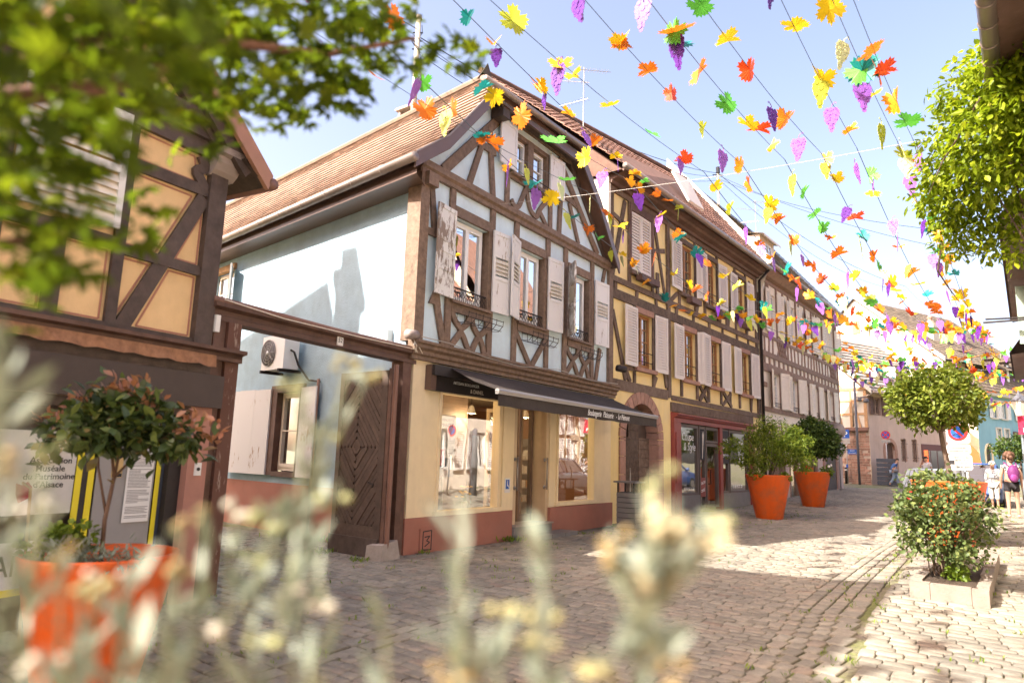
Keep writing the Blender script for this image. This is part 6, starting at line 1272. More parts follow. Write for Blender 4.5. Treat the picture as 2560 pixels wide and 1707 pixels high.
# planter 3 with the round-headed street tree
t3, p3_ = pot('orange planter half hidden behind the rose bush on the right', 8.62, 13.6, 1.30, 1.24, z=.16)
m3 = thing('round_headed_tree', 'round-headed yellow-green tree in the orange planter on the right', 'tree', p3_+V3(0, 0, 1.1))
b0 = p3_+V3(.08, 0, .98)
trunk(m3, [([b0, b0+V3(-.05, 0, .5), b0+V3(-.12, 0, .95), b0+V3(-.18, 0, 1.5)], .055, .04)] + [([b0+V3(-.16, 0, 1.2), b0+V3(-.16+.35*math.cos(a), .35*math.sin(a), 1.55), b0+V3(-.16+.8*math.cos(a), .8*math.sin(a), 1.9)], .03, .008) for a in np.arange(0, 6.28, .8)])
cx_, cy_, cz_ = b0.x-.22, b0.y, b0.z+1.86
foliage(m3, 'crown', LM_LIGHT, rough([(cx_+dx*.84, cy_+dy*.84, cz_+dz*.9, rx*.84, rx*.84, rz_*.9) for dx, dy, dz, rx, rz_ in ((0, 0, .05, .92, .58), (-.62, 0, -.1, .46, .46), (.62, 0, .0, .46, .46), (0, -.5, -.05, .5, .5), (0, .5, .1, .5, .4), (-.25, 0, .5, .5, .24), (.35, 0, .48, .5, .22), (-.3, -.1, -.5, .4, .22), (.45, -.2, -.45, .36, .2), (-.85, 0, .15, .26, .22), (.9, 0, -.1, .22, .28))], 30, 2), 5600, .105, 'almond', seed=8, tint=(.1, 1), droop=.25, jit=.35)
foliage(m3, 'underplanting', LM_BUSH, [(p3_.x-.2, p3_.y, p3_.z+1.28, .5, .4, .12)], 500, .07, 'round', seed=9)
# rose bush in its stone bed
s0, s1_, ta, tb = 2.10, 5.7, 6.85, 7.68
bed = thing('stone_flower_bed', 'low rectangular sandstone kerbed flower bed at the lower right', 'flower bed', sp(3.8, 7.3))
def kerb(sa, sb, a, c):
    zb = sp((sa+sb)/2, (a+c)/2).z; MB().box(T, sa, sb, a, c, zb-.1, zb+.20).build('kerb_stone', surf('kerb_sandstone', (.25, .205, .17), .85, .15, 8, dirt=(.22, .18, .15), dirt_amt=.5, bump=.4) if 'kerb_sandstone' not in MATS else MATS['kerb_sandstone'], bed)
for a, c in ((ta, 7.07), (7.075, 7.50), (7.505, tb)): kerb(s0, s0+.14, a, c)
for k in range(4): kerb(s0+.145+k*.87, s0+.145+k*.87+.865, ta, ta+.13); kerb(s0+.145+k*.87, s0+.145+k*.87+.865, tb-.13, tb)
kerb(s1_-.1, s1_, ta+.14, tb-.14)
zb = sp(3.8, 7.25).z; MB().box(T, s0+.13, s1_-.09, ta+.12, tb-.12, zb-.1, zb+.13).build('soil', SOIL, bed)
rb = thing('rose_bush', 'loose green rose bush growing from the stone bed in front of the planter', 'bush', sp(2.9, 7.2, .1)); q = sp(2.95, 7.2, .12)
b = MB(); rg = random.Random(4)
for k in range(46):
    a = rg.uniform(0, 6.28); l = rg.uniform(.2, .62); h_ = rg.uniform(.7, 1.25); b.tube([q+V3(rg.uniform(-.14, .14), rg.uniform(-.2, .25), 0), q+V3(l*.4*math.cos(a), l*.4*math.sin(a), h_*.5), q+V3(l*math.cos(a), l*math.sin(a), h_)], [.009, .007, .003], 5)
b.build('stems', surf('rose_stem', (.16, .11, .075), .8, .3), rb)
foliage(rb, 'crown', LM_BUSH, rough([(q.x+dx, q.y+dy, q.z+dz, rx, rx, rz_) for dx, dy, dz, rx, rz_ in ((-.05, 0, .95, .50, .26), (-.38, 0, .85, .32, .24), (.38, 0, .88, .32, .26), (-.45, 0, .62, .24, .24), (.1, .1, 1.18, .36, .16), (.45, 0, .65, .22, .22), (-.15, -.2, .55, .38, .3), (.22, -.15, .45, .25, .25), (-.52, -.1, .45, .16, .12), (.0, -.25, .2, .14, .16), (-.3, .1, 1.12, .16, .2), (.1, 0, 1.42, .06, .12), (-.5, .1, 1.25, .05, .14), (.4, 0, 1.15, .14, .12))], 24, 3), 4000, .058, 'round', seed=11, tint=(0, 1), shell=.35, jit=.5)
foliage(rb, 'low_growth', LM_HERB, [(q.x-.05, q.y-.25, q.z+.1, .12, .1, .12)], 160, .07, 'round', seed=12)
# climber on the right-hand house
VINE = [(6.207, 8.494, 6.53, 0.72), (6.152, 8.894, 5.97, 0.72), (6.045, 9.253, 5.646, 0.45), (6.348, 8.379, 6.015, 0.8), (6.246, 7.888, 6.52, 0.65), (6.725, 8.984, 5.438, 0.6), (6.506, 9.529, 5.219, 0.42), (6.346, 9.771, 4.988, 0.26), (6.063, 9.511, 5.321, 0.3), (6.7, 9.385, 4.873, 0.3), (6.768, 9.239, 4.534, 0.16), (6.208, 7.712, 6.955, 0.42), (5.894, 9.215, 5.868, 0.25), (5.967, 8.331, 6.892, 0.3), (6.75, 8.1, 6.2, .6)]
VINE = [(x+.16, y-.06, z, r_) for x, y, z, r_ in VINE]
vi = thing('wall_climber', 'large bright green climber bulging from the right-hand house wall', 'climber', V3(6.9, 8.6, 4.6))
foliage(vi, 'crown', LM_VINE, rough(VINE, 18, 5, .2, .4), 7000, .105, 'almond', seed=13, tint=(.1, 1), droop=.5, shell=.65, jit=.5)
foliage(vi, 'leaf_mass', LM_VINE, VINE, 3000, .15, 'narrow', seed=14, tint=(.0, .8), droop=.5, shell=.35)
b = MB()
for pts in (((6.0, 8.2, 6.4), (5.85, 8.4, 6.0), (5.8, 8.75, 5.75), (5.75, 9.0, 5.4)), ((6.3, 9.7, 4.8), (6.36, 9.9, 4.55), (6.55, 10.0, 4.35), (6.85, 10.2, 4.15)), ((6.9, 8.6, 4.4), (6.8, 8.7, 5.2), (6.5, 8.6, 6.0)), ((6.95, 8.9, 3.6), (6.9, 8.8, 4.6), (6.6, 8.9, 5.4))): b.tube(pts, [.016, .014, .010, .005][:len(pts)], 6)
b.build('stems', BARK, vi)
# left foreground planter with the bronze-tipped standard tree
lp = C_ = None
t4, p4_ = pot('orange planter at the lower left with a bronze-tipped standard tree', -2.84, 5.0, 1.0, 1.0, z=-.14)
m4 = thing('standard_tree', 'small standard tree with glossy green and bronze leaves in the left planter', 'tree', p4_+V3(0, 0, .9)); b0 = p4_+V3(0, 0, .92)
fk = b0+V3(.02, 0, .60)
trunk(m4, [([b0, b0+V3(-.01, 0, .3), fk], .016, .013), ([fk, fk+V3(-.06, .02, .2), fk+V3(-.2, .05, .42)], .012, .006), ([fk, fk+V3(.12, 0, .14), fk+V3(.42, 0, .36)], .010, .004), ([fk, fk+V3(.03, 0, .3)], .010, .006), ([b0+V3(-.01, 0, .35), b0+V3(-.12, .03, .66), b0+V3(-.16, .05, .9)], .01, .006)], surf('young_bark', (.13, .075, .05), .7, .2))
foliage(m4, 'crown', LM_GLOSS, [(fk.x+dx, fk.y+dy, fk.z+dz, rx, rx, rz_) for dx, dy, dz, rx, rz_ in ((0, 0, .38, .30, .18), (-.28, 0, .34, .22, .13), (.24, 0, .32, .22, .13), (.42, .0, .27, .14, .10), (-.45, 0, .26, .12, .08), (0, -.22, .32, .24, .13), (-.1, .1, .50, .18, .10), (.12, 0, .50, .16, .09), (.55, 0, .30, .06, .06))], 1250, .105, 'almond', seed=15, tint=(0, .9), droop=.3, jit=.35)
foliage(m4, 'young_shoots', LM_GLOSS, [(fk.x+dx, fk.y, fk.z+dz, .10, .10, .06) for dx, dz in ((-.30, .50), (-.05, .60), (.08, .58), (.2, .54), (.02, .64), (-.45, .38), (.5, .36), (.58, .34))], 230, .075, 'almond', seed=16, tint=(.84, 1), droop=-.8)
hb = thing('parsley_clump', 'fresh green leafy herb with silver leaves in the left planter', 'plant', p4_+V3(-.25, -.1, .92))
foliage(hb, 'leaves', LM_HERB, [(p4_.x-.28, p4_.y-.1, p4_.z+1.04, .20, .2, .13), (p4_.x-.12, p4_.y-.1, p4_.z+1.1, .12, .12, .12)], 900, .045, 'round', seed=17, tint=(.1, 1)); foliage(hb, 'silver_leaves', LM_SILV, [(p4_.x-.05, p4_.y-.3, p4_.z+1.02, .16, .12, .09)], 260, .07, 'narrow', seed=18, droop=-.3)
foliage(hb, 'silver_leaves', LM_SILV, [(p4_.x+.2, p4_.y-.3, p4_.z+.98, .25, .12, .07)], 260, .06, 'narrow', seed=19, droop=-.3)
# weeds along wall feet and in the joints
wd = MB(); V_, F_, t_ = [], [], []; off = 0
rg = np.random.default_rng(20)
spots = [(M.P(2.75, .12, 0), .14, 60), (M.P(2.95, .14, 0), .1, 30), (M.P(5.0, .6, 0), .06, 20), (M.P(7.2, .3, 0), .06, 20), (V3(-2.9, 11.3, 0), .12, 60), (V3(-2.2, 10.6, 0), .08, 40), (M.P(.3, .12, 0), .07, 30), (SD.P(-3, .3, 0), .2, 80), (SD.P(-2.2, .2, 0), .15, 60)]
for _ in range(420):
    s_ = rg.uniform(-6, 16); t2_ = rg.choice([tr(s_)+rg.normal(.2, .22), tl(s_)+rg.normal(-.3, .7), rg.uniform(6.4, 8.6), rg.uniform(.2, 2.6)]); p = sp(s_, t2_); spots.append((p, .035, 5))
for p, r_, n in spots:
    z = gz(p.x, p.y); pos = np.column_stack([rg.normal(p.x, r_, n), rg.normal(p.y, r_, n), np.full(n, z+.004)]); d = rg.normal(0, .5, (n, 3)); d[:, 2] = 1; nr = rg.normal(0, 1, (n, 3)); V, F = leaf_batch(pos, d, nr, rg.uniform(.5, 1.3, n)*(.035+r_*.5), 'narrow'); V_.append(V); F_.append(F+off); off += len(V); t_.append(np.repeat(rg.random(n), 4))
me = fast_mesh('joint_weeds', np.vstack(V_), np.vstack(F_), LM_HERB, np.concatenate(t_)); o = bpy.data.objects.new('joint_weeds', me); COL.objects.link(o); o['kind'] = 'stuff'; tag(o, 'small green weeds along wall feet and paving joints', 'weeds')
# distant trees in planters on the right
for k, (s_, t_, lab) in enumerate(((28, 7.9, 'small clipped green tree by the street lamp at the far right'),)):
    p = sp(s_, t_); tt = thing('clipped_tree', lab, 'tree', p); trunk(tt, [([p, p+V3(0, 0, 1.6)], .05, .04)]); foliage(tt, 'crown', LM_MID, [(p.x, p.y, p.z+2.15, .9, .9, .5), (p.x+.5, p.y, p.z+2.2, .6, .6, .45)], 1800, .16, 'almond', seed=21)
# ------------------------------------------------------------------ garlands of paper vine leaves and grapes
PCOL = {'orange': (0.83, 0.21, 0.015), 'yellow': (0.85, 0.58, 0.015), 'green': (0.13, 0.52, 0.06), 'teal': (0.012, 0.25, 0.23), 'red': (0.75, 0.08, 0.012), 'amber': (0.85, 0.36, 0.015), 'lime': (0.62, 0.68, 0.05)}
GCOL = {'violet': (0.40, 0.15, 0.62), 'purple': (0.15, 0.035, 0.32), 'lime': (0.62, 0.66, 0.08), 'cream': (0.78, 0.80, 0.42)}
PM = {k: paper('paper_'+k, tuple(q*.88 for q in c), .25) for k, c in PCOL.items()}; GM = {k: paper('grape_'+k, tuple(q*.88 for q in c), .22) for k, c in GCOL.items()}
half = [(0, -.40), (.06, -.46), (.12, -.36), (.20, -.46), (.24, -.33), (.36, -.38), (.34, -.24), (.46, -.22), (.28, -.06), (.42, .0), (.38, .08), (.52, .16), (.42, .2), (.48, .32), (.36, .30), (.34, .42), (.22, .32), (.10, .12), (.14, .30), (.10, .34), (.12, .46), (.05, .42), (0, .54)]
def leaf_mesh(col, fold):
    """five-lobed paper vine leaf creased along its midrib"""
    vs = []; c, s_ = math.cos(fold), math.sin(fold)
    for sgn in (1, -1):
        for x, y in half: vs.append((sgn*x*c, y*(1-.12*y*y), x*s_ + .07*math.sin(5*y+sgn)*x - .35*y*y*(1 if fold > .3 else -.6)))
    n = len(half); me = bpy.data.meshes.new('paper_leaf_'+col)
    fs = []
    for h in (0, 1):
        idx = [h*n+i for i in range(n)]; mid = len(vs); vs.append((0, .02, 0))
        for i in range(n-1): fs.append((mid, idx[i], idx[i+1]) if h == 0 else (mid, idx[i+1], idx[i]))
    me.from_pydata(vs, [], fs); me.materials.append(PM[col]); return me
def grape_mesh(col, seed):
    """die-cut bunch of grapes: overlapping raised discs, stem and curled tendril"""
    rg = random.Random(seed); b = MB(); f = Ax((0, 0, 0)); rows = [4, 5, 5, 4, 4, 3, 2, 2, 1]
    class Q:
        P = staticmethod(lambda u, w, v: Vector((u, w, v)))
    for r_, k in enumerate(rows):
        for i in range(k):
            x = (i-(k-1)/2)*.095+rg.uniform(-.015, .015); z = -.10-r_*.085+rg.uniform(-.012, .012); rr = .062; w0 = rg.uniform(-.012, .012)
            b.prism(Q, [(x+rr*math.cos(a), z+rr*math.sin(a)) for a in np.linspace(0, 2*math.pi, 9)[:-1]], w0-.003, w0+.003+.002*(i % 2))
            if rg.random() < .5: b.prism(Q, [(x+.026*math.cos(a), z+.026*math.sin(a)) for a in np.linspace(0, 2*math.pi, 7)[:-1]], w0+.008, w0+.02)
    b.tube([(0, 0, -.1), (0, 0, .03), (-.06, 0, .10)], .012, 5); b.tube([(-.06+.05*(1-t)*math.cos(7*t)-.05, 0, .10+.05*(1-t)*math.sin(7*t)) for t in np.linspace(0, .8, 10)], .009, 4)
    me = b.mesh('grape_bunch_'+col); me.materials.append(GM[col]); return me
LEAFM = {(c, k): leaf_mesh(c, fd) for c in PCOL for k, fd in enumerate((.15, .45, .75))}; GRAPEM = {(c, k): grape_mesh(c, k) for c in GCOL for k in range(2)}
CABLE = surf('thin_cable', (.10, .13, .13), .5, .1); CABLEK = surf('black_cable', (.015, .015, .02), .5, .1); CABLEW = surf('pale_cable', (.42, .39, .34), .5, .1)
rg = random.Random(31)
u1, v1 = 2.165, 6.64; C1o = M.P(u1, 0, v1); c1d = Vector((math.sin(R(120)), math.cos(R(120)), 0))
def C1(t, z=None): p = C1o+c1d*t; p.z = 6.62-.02*t if z is None else z; return p
C0d = T.u*-12.5
def C0(t): p = C1o + C0d + c1d*t; p.z = 7.25; return p
C2a = YF.P(8.6, 0, 7.3); C2b = RF.P(-22.5, 0, 6.6)
def Cn(a, b_, t): k = t/8.3; p = a.lerp(b_, k); p.z -= .35*math.sin(math.pi*min(1, max(0, k))); return p
C3a = YF.P(20.5, 0, 7.4); C3b = RF.P(-34, 0, 6.6); C4a = F4.P(1.0, .3, 6.4); C4b = RF.P(-46, 0, 6.2)
def sagged(a, b_, sag, n=14): return [a.lerp(b_, i/n)-Vector((0, 0, sag*4*(i/n)*(1-i/n))) for i in range(n+1)]
def at_len(pts, d):
    for i in range(len(pts)-1):
        l = (pts[i+1]-pts[i]).length
        if d <= l: return pts[i].lerp(pts[i+1], d/l), (pts[i+1]-pts[i]).normalized()
        d -= l
    return pts[-1], (pts[-1]-pts[-2]).normalized()
nleaf = 0
HAND = {0: [], 1: [('L', 'teal', -.54, 8.16), ('L', 'yellow', -.38, 8.37), ('L', 'orange', -.01, 8.86), ('L', 'green', .55, 9.6), ('L', 'yellow', .82, 9.97)],
        2: [('L', 'lime', -.06, 6.73), ('L', 'amber', .31, 7.23), ('G', 'purple', .41, 7.36), ('L', 'yellow', .76, 7.83)], 3: [('L', 'orange', .21, 6.03), ('G', 'purple', .5, 6.41), ('L', 'yellow', .93, 6.98), ('L', 'orange', 1.1, 7.2), ('G', 'violet', 3.12, 9.88)],
        4: [('G', 'purple', 1.23, 6.3), ('G', 'purple', 1.42, 6.56), ('L', 'green', 1.6, 6.8), ('L', 'orange', 1.55, 6.75), ('L', 'teal', 1.77, 7.02), ('L', 'orange', 2.16, 7.54), ('L', 'green', 2.48, 7.96), ('L', 'yellow', 3.01, 8.66), ('L', 'red', 3.42, 9.2)],
        5: [('L', 'orange', 3.68, 8.64)], 6: [('L', 'yellow', 3.41, 7.46), ('G', 'lime', 3.65, 7.78), ('G', 'violet', 4.2, 8.5)], 7: [('L', 'teal', 3.93, 7.25), ('L', 'green', 4.0, 7.36), ('L', 'yellow', 3.26, 6.36), ('G', 'cream', 3.66, 6.88), ('L', 'teal', 3.97, 7.3), ('G', 'violet', 4.27, 7.7)], 8: [('L', 'orange', 3.98, 6.99), ('L', 'red', 4.21, 7.29), ('L', 'orange', 4.04, 7.06)],
        9: [('G', 'violet', -1.78, 8.39), ('L', 'green', -1.73, 8.46), ('L', 'orange', -1.58, 8.68), ('G', 'lime', -1.5, 8.98), ('L', 'teal', -1.23, 9.54), ('L', 'orange', -.91, 10.18), ('G', 'violet', -.72, 10.63), ('L', 'amber', -.48, 10.98), ('L', 'teal', -.1, 11.71), ('G', 'violet', 0, 11.85), ('L', 'yellow', .2, 12.32), ('L', 'teal', .84, 13.6), ('L', 'orange', 1.31, 14.45)],
        10: [('L', 'orange', .25, 10.28), ('L', 'yellow', .39, 10.49), ('L', 'yellow', .46, 10.58), ('G', 'purple', .58, 10.75), ('L', 'amber', 1.22, 11.68), ('G', 'violet', 1.53, 12.48)]}
def piece(g, k, col, p, yaw, rr):
    if k == 'L':
        o = bpy.data.objects.new('paper_leaf', LEAFM[(col, rr.randrange(3))]); COL.objects.link(o); o.parent = g; s_ = rr.uniform(.29, .42)
        o.rotation_euler = (rr.gauss(0, .5)+(1.1 if rr.random() < .4 else .2), rr.gauss(0, .35), yaw+rr.choice((0, 1.57, 3.14))); o['label'] = '%s paper vine leaf' % col
    else:
        o = bpy.data.objects.new('grape_bunch', GRAPEM[(col, rr.randrange(2))]); COL.objects.link(o); o.parent = g; s_ = rr.uniform(.42, .56)
        o.rotation_euler = (rr.gauss(0, .12), rr.gauss(0, .15), yaw+rr.uniform(-.8, 1.8)); o['label'] = '%s paper bunch of grapes' % col
    o.location = p-ORG[g]; o.scale = (s_,)*3
def placed(g, pts, items, seed):
    rr = random.Random(seed); out_ = []
    for k, col, x, y in items:
        best = min(pts, key=lambda q: (q.x-x)**2+(q.y-y)**2); i = pts.index(best); nb = pts[min(i+1, len(pts)-1)]; d = nb-best
        f_ = max(0, min(1, ((x-best.x)*d.x+(y-best.y)*d.y)/max(1e-6, d.x*d.x+d.y*d.y))) if d.length > 0 else 0; p = best+d*f_
        piece(g, k, col, p+Vector((rr.uniform(-.05, .05), rr.uniform(-.05, .05), -.03)), rr.uniform(0, 6.28), rr); out_.append(p)
    return out_
def decorate(g, pts, gap, start, seed, avoid=()):
    rr = random.Random(seed); L_ = sum((pts[i+1]-pts[i]).length for i in range(len(pts)-1)); d = start
    while d < L_-.1:
        p, tg = at_len(pts, d); q = rr.random()
        if any((p-a_).length < .55 for a_ in avoid): d += gap*.5; continue
        kinds = ['L'] if q < .50 else (['G'] if q < .66 else (['L', 'G'] if q < .86 else (['L', 'L'] if q < .95 else ['L', 'L', 'G'])))
        for k in kinds:
            yaw = math.atan2(tg.y, tg.x) + rr.uniform(-.9, .9)
            if k == 'L':
                col = rr.choices(list(PCOL), (5, 4, 2.6, 2.2, 1.3, 2.2, .7))[0]; o = bpy.data.objects.new('paper_leaf', LEAFM[(col, rr.randrange(3))]); COL.objects.link(o); o.parent = g
                o.location = p-ORG[g]+Vector((rr.uniform(-.05, .05), rr.uniform(-.05, .05), rr.uniform(-.06, .02))); s_ = rr.uniform(.25, .38)
                o.rotation_euler = (rr.gauss(0, .55)+(.9 if rr.random() < .3 else .1), rr.gauss(0, .35), yaw+rr.choice((0, 1.57, 3.14))); o.scale = (s_,)*3; o['label'] = '%s paper vine leaf' % col
            else:
                col = rr.choices(list(GCOL), (4, 2.6, 3, 1.4))[0]; o = bpy.data.objects.new('grape_bunch', GRAPEM[(col, rr.randrange(2))]); COL.objects.link(o); o.parent = g
                o.location = p-ORG[g]+Vector((rr.uniform(-.08, .08), rr.uniform(-.08, .08), -.05)); s_ = rr.uniform(.34, .47); o.rotation_euler = (rr.gauss(0, .12), rr.gauss(0, .15), yaw+rr.uniform(-.8, 1.8)); o.scale = (s_,)*3; o['label'] = '%s paper bunch of grapes' % col
        d += gap*rr.uniform(.65, 1.4)
TS = [2.0, 2.95, 4.2, 4.85, 5.5, 6.05, 6.55, 7.1, 7.3]
ordn = ['first', 'second', 'third', 'fourth', 'fifth', 'sixth', 'seventh', 'eighth', 'ninth']
for k, t in enumerate(TS):
    a = C1(t); g = thing('paper_garland', '%s string of paper leaves and grapes over the street, counted from the house fronts' % ordn[k+1] if k+1 < 9 else 'paper leaf string nearest the climber, over the right-hand footway', 'garland', a, 'garlands strung over the street')
    t0 = t + (.25*math.sin(k*2.3)); spans = [(C0(t0), C1(t), .5), (C1(t), Cn(C2a, C2b, t*.95), .85), (Cn(C2a, C2b, t*.95), Cn(C3a, C3b, t*.95), .8)]
    for j, (p, q, sg) in enumerate(spans):
        pts = sagged(p, q, sg*(1+.12*math.sin(k*1.7+j))); MB().tube(pts, .004 if j == 0 else .006, 4).build('wire', CABLE, g); decorate(g, pts, .95 if j == 0 else .78, rg.uniform(.1, .7), 100+k*10+j, placed(g, pts, HAND.get(k, []), 500+k) if j == 0 else ())
# near string fixed to the bakery's right eave
g = thing('paper_garland', 'string of paper leaves running close along the bakery gable to its right eave', 'garland', M.P(7.6, .4, 6.8), 'garlands strung over the street')
pts = sagged(M.P(-11, 3.5, 7.0), M.P(7.62, .45, 6.85), .5, 20); MB().tube(pts, .006, 4).build('wire', CABLE, g); decorate(g, pts, 1.0, .3, 77, placed(g, pts, HAND[9], 77))
g = thing('paper_garland', 'string of bright paper leaves passing in front of the bakery gable window', 'garland', M.P(2, 2, 7), 'garlands strung over the street')
pts = sagged(M.P(-10, 3.4, 7.3), YF.P(3.5, .6, 9.2), .45, 20); MB().tube(pts, .006, 4).build('wire', CABLE, g); decorate(g, pts, 1.1, .3, 79, placed(g, pts, HAND[10], 79))
g = thing('paper_garland', 'string of paper leaves crossing from the bakery eave along the yellow house front', 'garland', M.P(7.6, .4, 6.8), 'garlands strung over the street')
pts = sagged(M.P(7.62, .45, 6.85), YF.P(8.6, .5, 7.2), .9, 16); MB().tube(pts, .006, 4).build('wire', CABLE, g); decorate(g, pts, .7, .2, 78)
# zig-zag strings across the street (the dense far cluster)
zz = [((C2a, 0), (C2b, 1)), ((C3a, 0), (C3b, 1)), ((C4a, 0), (C4b, 1))]
pairs = [(YF.P(8.6, .2, 7.0), RF.P(-24, .1, 6.4), 1.1), (YF.P(14, .2, 7.0), RF.P(-24, .1, 6.4), 1.0), (YF.P(14, .2, 7.0), RF.P(-31, .1, 6.3), 1.1), (YF.P(20, .2, 7.0), RF.P(-31, .1, 6.3), 1.0), (YF.P(20, .2, 7.0), RF.P(-38, .1, 6.3), 1.1), (YF.P(24.3, .2, 6.8), RF.P(-38, .1, 6.3), 1.2), (YF.P(24.3, .2, 6.8), RF.P(-45, .1, 6.3), 1.2)]
wn = ['yellow house to the right-hand row, nearest', 'white house zig-zag back to the right-hand row, nearest', 'white house across the street, second zig-zag', 'white house far half, third zig-zag', 'white house far half, fourth zig-zag', 'white house far corner, fifth zig-zag', 'white house far corner, last zig-zag']
for k, (p, q, sg) in enumerate(pairs):
    g = thing('paper_garland', 'dense cross-street paper leaf string from the ' + wn[k], 'garland', p, 'garlands zig-zagging across the street'); pts = sagged(p, q, sg); MB().tube(pts, .008, 4).build('wire', CABLE, g); decorate(g, pts, .42, .3, 300+k)
# carrying cables
for p, q, sg, m_, r_, lab in ((C1o, C1(8.4), .12, CABLEW, .004, 'thin pale carrying cable from the bakery tie beam across the street'), (C2a, C2b, .35, CABLEW, .007, 'thin carrying cable from the yellow house across the street'), (C3a, C3b, .35, CABLEW, .007, 'thin carrying cable from the white house across the street')):
    tag(MB().tube(sagged(p, q, sg), r_, 4).build('carrying_cable', m_, None, p), lab, 'cable', 'carrying cables')
# roof mast with power cables
mb = rp(3.55, 10.6, 4.45); MA = thing('power_mast', 'pale cable mast on the bakery roof ridge', 'mast', mb)
smooth(MB().tube([mb-Vector((0, 0, .3)), mb+Vector((0, 0, .9)), mb+Vector((0, 0, 3.0))], [.085, .075, .07], 10).build('pole', surf('mast_paint', (.55, .48, .36), .6, .15, dirt=(.3, .25, .2), dirt_amt=.5), MA)); smooth(MB().lathe(mb+Vector((0, 0, 3.0)), [(.085, 0), (.10, .03), (.09, .12), (.02, .16)], 12).build('mast_cap', ZINC, MA))
b = MB()
for k in range(7): b.tube([mb+Vector((.10*math.cos(k), .10*math.sin(k), 2.85-.16*k)), mb+Vector((.18*math.cos(k+1), .18*math.sin(k+1), 2.7-.16*k)), mb+Vector((.1*math.cos(k+2), .1*math.sin(k+2), 2.4-.12*k))], .012, 4)
for z in (2.1, 2.35, 2.6): b.tube([mb+Vector((-.14, 0, z)), mb+Vector((.14, 0, z))], .02, 5)
b.build('insulators', CABLEK, MA)
mt2 = YF.P(19.0, -4.3, 14.9); MA2 = thing('power_mast', 'pale cable mast on the ridge of the white house', 'mast', mt2)
MB().tube([mt2-Vector((0, 0, .4)), mt2+Vector((0, 0, 2.4))], .06, 8).build('pole', MATS['mast_paint'], MA2); MB().tube([mt2+Vector((0, 0, 2.3)), mt2+Vector((0, 0, 2.65))], .11, 8).tube([mt2+Vector((-.3, 0, 2.2)), mt2+Vector((.3, 0, 2.2))], .03, 6).build('insulators', CABLEK, MA2)
far = F4.P(10.5, -3, 15.5)
cab = [(mb+Vector((0, 0, 2.5)), mt2+Vector((0, 0, 2.3)), .7, 'from the bakery mast to the far mast, thickest'), (mb+Vector((.1, 0, 2.2)), mt2+Vector((0, 0, 2.1)), .9, 'from the bakery mast to the far mast, lower strand'), (mb+Vector((0, 0, 2.0)), mt2+Vector((0, 0, 1.9)), 1.2, 'from the bakery mast to the far mast, lowest strand'), (mt2+Vector((0, 0, 2.3)), far, .9, 'from the far mast to the gabled house, upper strand'), (mt2+Vector((0, 0, 2.0)), far-Vector((0, 0, .3)), 1.4, 'from the far mast to the gabled house, lower strand'), (mt2+Vector((0, 0, 2.2)), RF.P(-20, 0, 8.5), .6, 'from the far mast over to the right-hand row'), (mt2+Vector((0, 0, 2.0)), RF.P(-15, 0, 8.0), .6, 'from the far mast to the right-hand row, second'), (far, RF.P(-33, 0, 6.5), .8, 'from the gabled house to the right-hand row'),
       (mb+Vector((0, 0, 2.7)), Vector((-7, 3.2, 8.6)), .3, 'from the bakery mast to the ochre house, upper strand'), (mb+Vector((0, 0, 2.3)), Vector((-6, 2.5, 7.8)), .3, 'from the bakery mast to the ochre house, lower strand')]
for p, q, sg, lab in cab: tag(MB().tube(sagged(p, q, sg), .014 if 'thickest' in lab or 'upper' in lab else .010, 5).build('power_cable', CABLEK, None, p), 'black power cable ' + lab, 'cable', 'black power cables')
# cables along the bakery cornice
tag(MB().tube([M.P(-.05, .2, 3.55), M.P(.6, .27, 3.53), M.P(1.6, .3, 3.42), M.P(2.8, .29, 3.40), M.P(4.3, .29, 3.52), M.P(5.8, .29, 3.45), M.P(7.3, .27, 3.52)], .008, 5).build('facade_cable', CABLEW, None, M.P(0, .2, 3.55)), 'thin pale cable drooping along the bakery cornice', 'cable')
# television aerials
for (p, lab) in ((YF.P(4.3, -3.6, 13.3), 'television aerial on the yellow house roof'), (YF.P(24.0, -4.0, 14.6), 'television aerial on the white house roof end')):
    a_ = thing('television_aerial', lab, 'aerial', p); MB().tube([p-Vector((0, 0, .4)), p+Vector((0, 0, 2.6))], .022, 6).build('mast', ALU, a_); b = MB()
    for z, dirn, n in ((2.5, 0.3, 10), (1.3, 2.4, 8), (2.0, 3.0, 5)):
        d = Vector((math.cos(dirn), math.sin(dirn), .12)); e = d.cross(Vector((0, 0, 1))).normalized(); b.tube([p+Vector((0, 0, z))-d*.2, p+Vector((0, 0, z))+d*1.1], .012, 4)
        for i in range(n): q = p+Vector((0, 0, z))+d*(-.15+1.2*i/n); b.tube([q-e*.16, q+e*.16], .006, 4)
    b.build('elements', ALU, a_)
# ------------------------------------------------------------------ street furniture
def post(label, p, h, r, mat, name='sign_post', cat='sign'):
    t = thing(name, label, cat, p); smooth(MB().tube([p-V3(0, 0, .1), p+V3(0, 0, h)], r, 8).build('pole', mat, t)); return t
GREYM = surf('galvanised', (.42, .41, .40), .45, .05, metal=.5); DKM = surf('lamp_dark_grey', (.10, .10, .115), .45, .05)
SIGNW = MATS['sign_white']
class CF:                                              # upright panel facing a heading
    def __init__(s, p, face):
        s.o = Vector(p); s.n = Vector((math.sin(face), math.cos(face), 0)); s.u = Vector((0, 0, 1)).cross(s.n) 
    def P(s, u, w, v): return s.o+s.u*u+s.n*w+Vector((0, 0, v))
def facecam(p): return math.atan2(-p[0], -p[1])
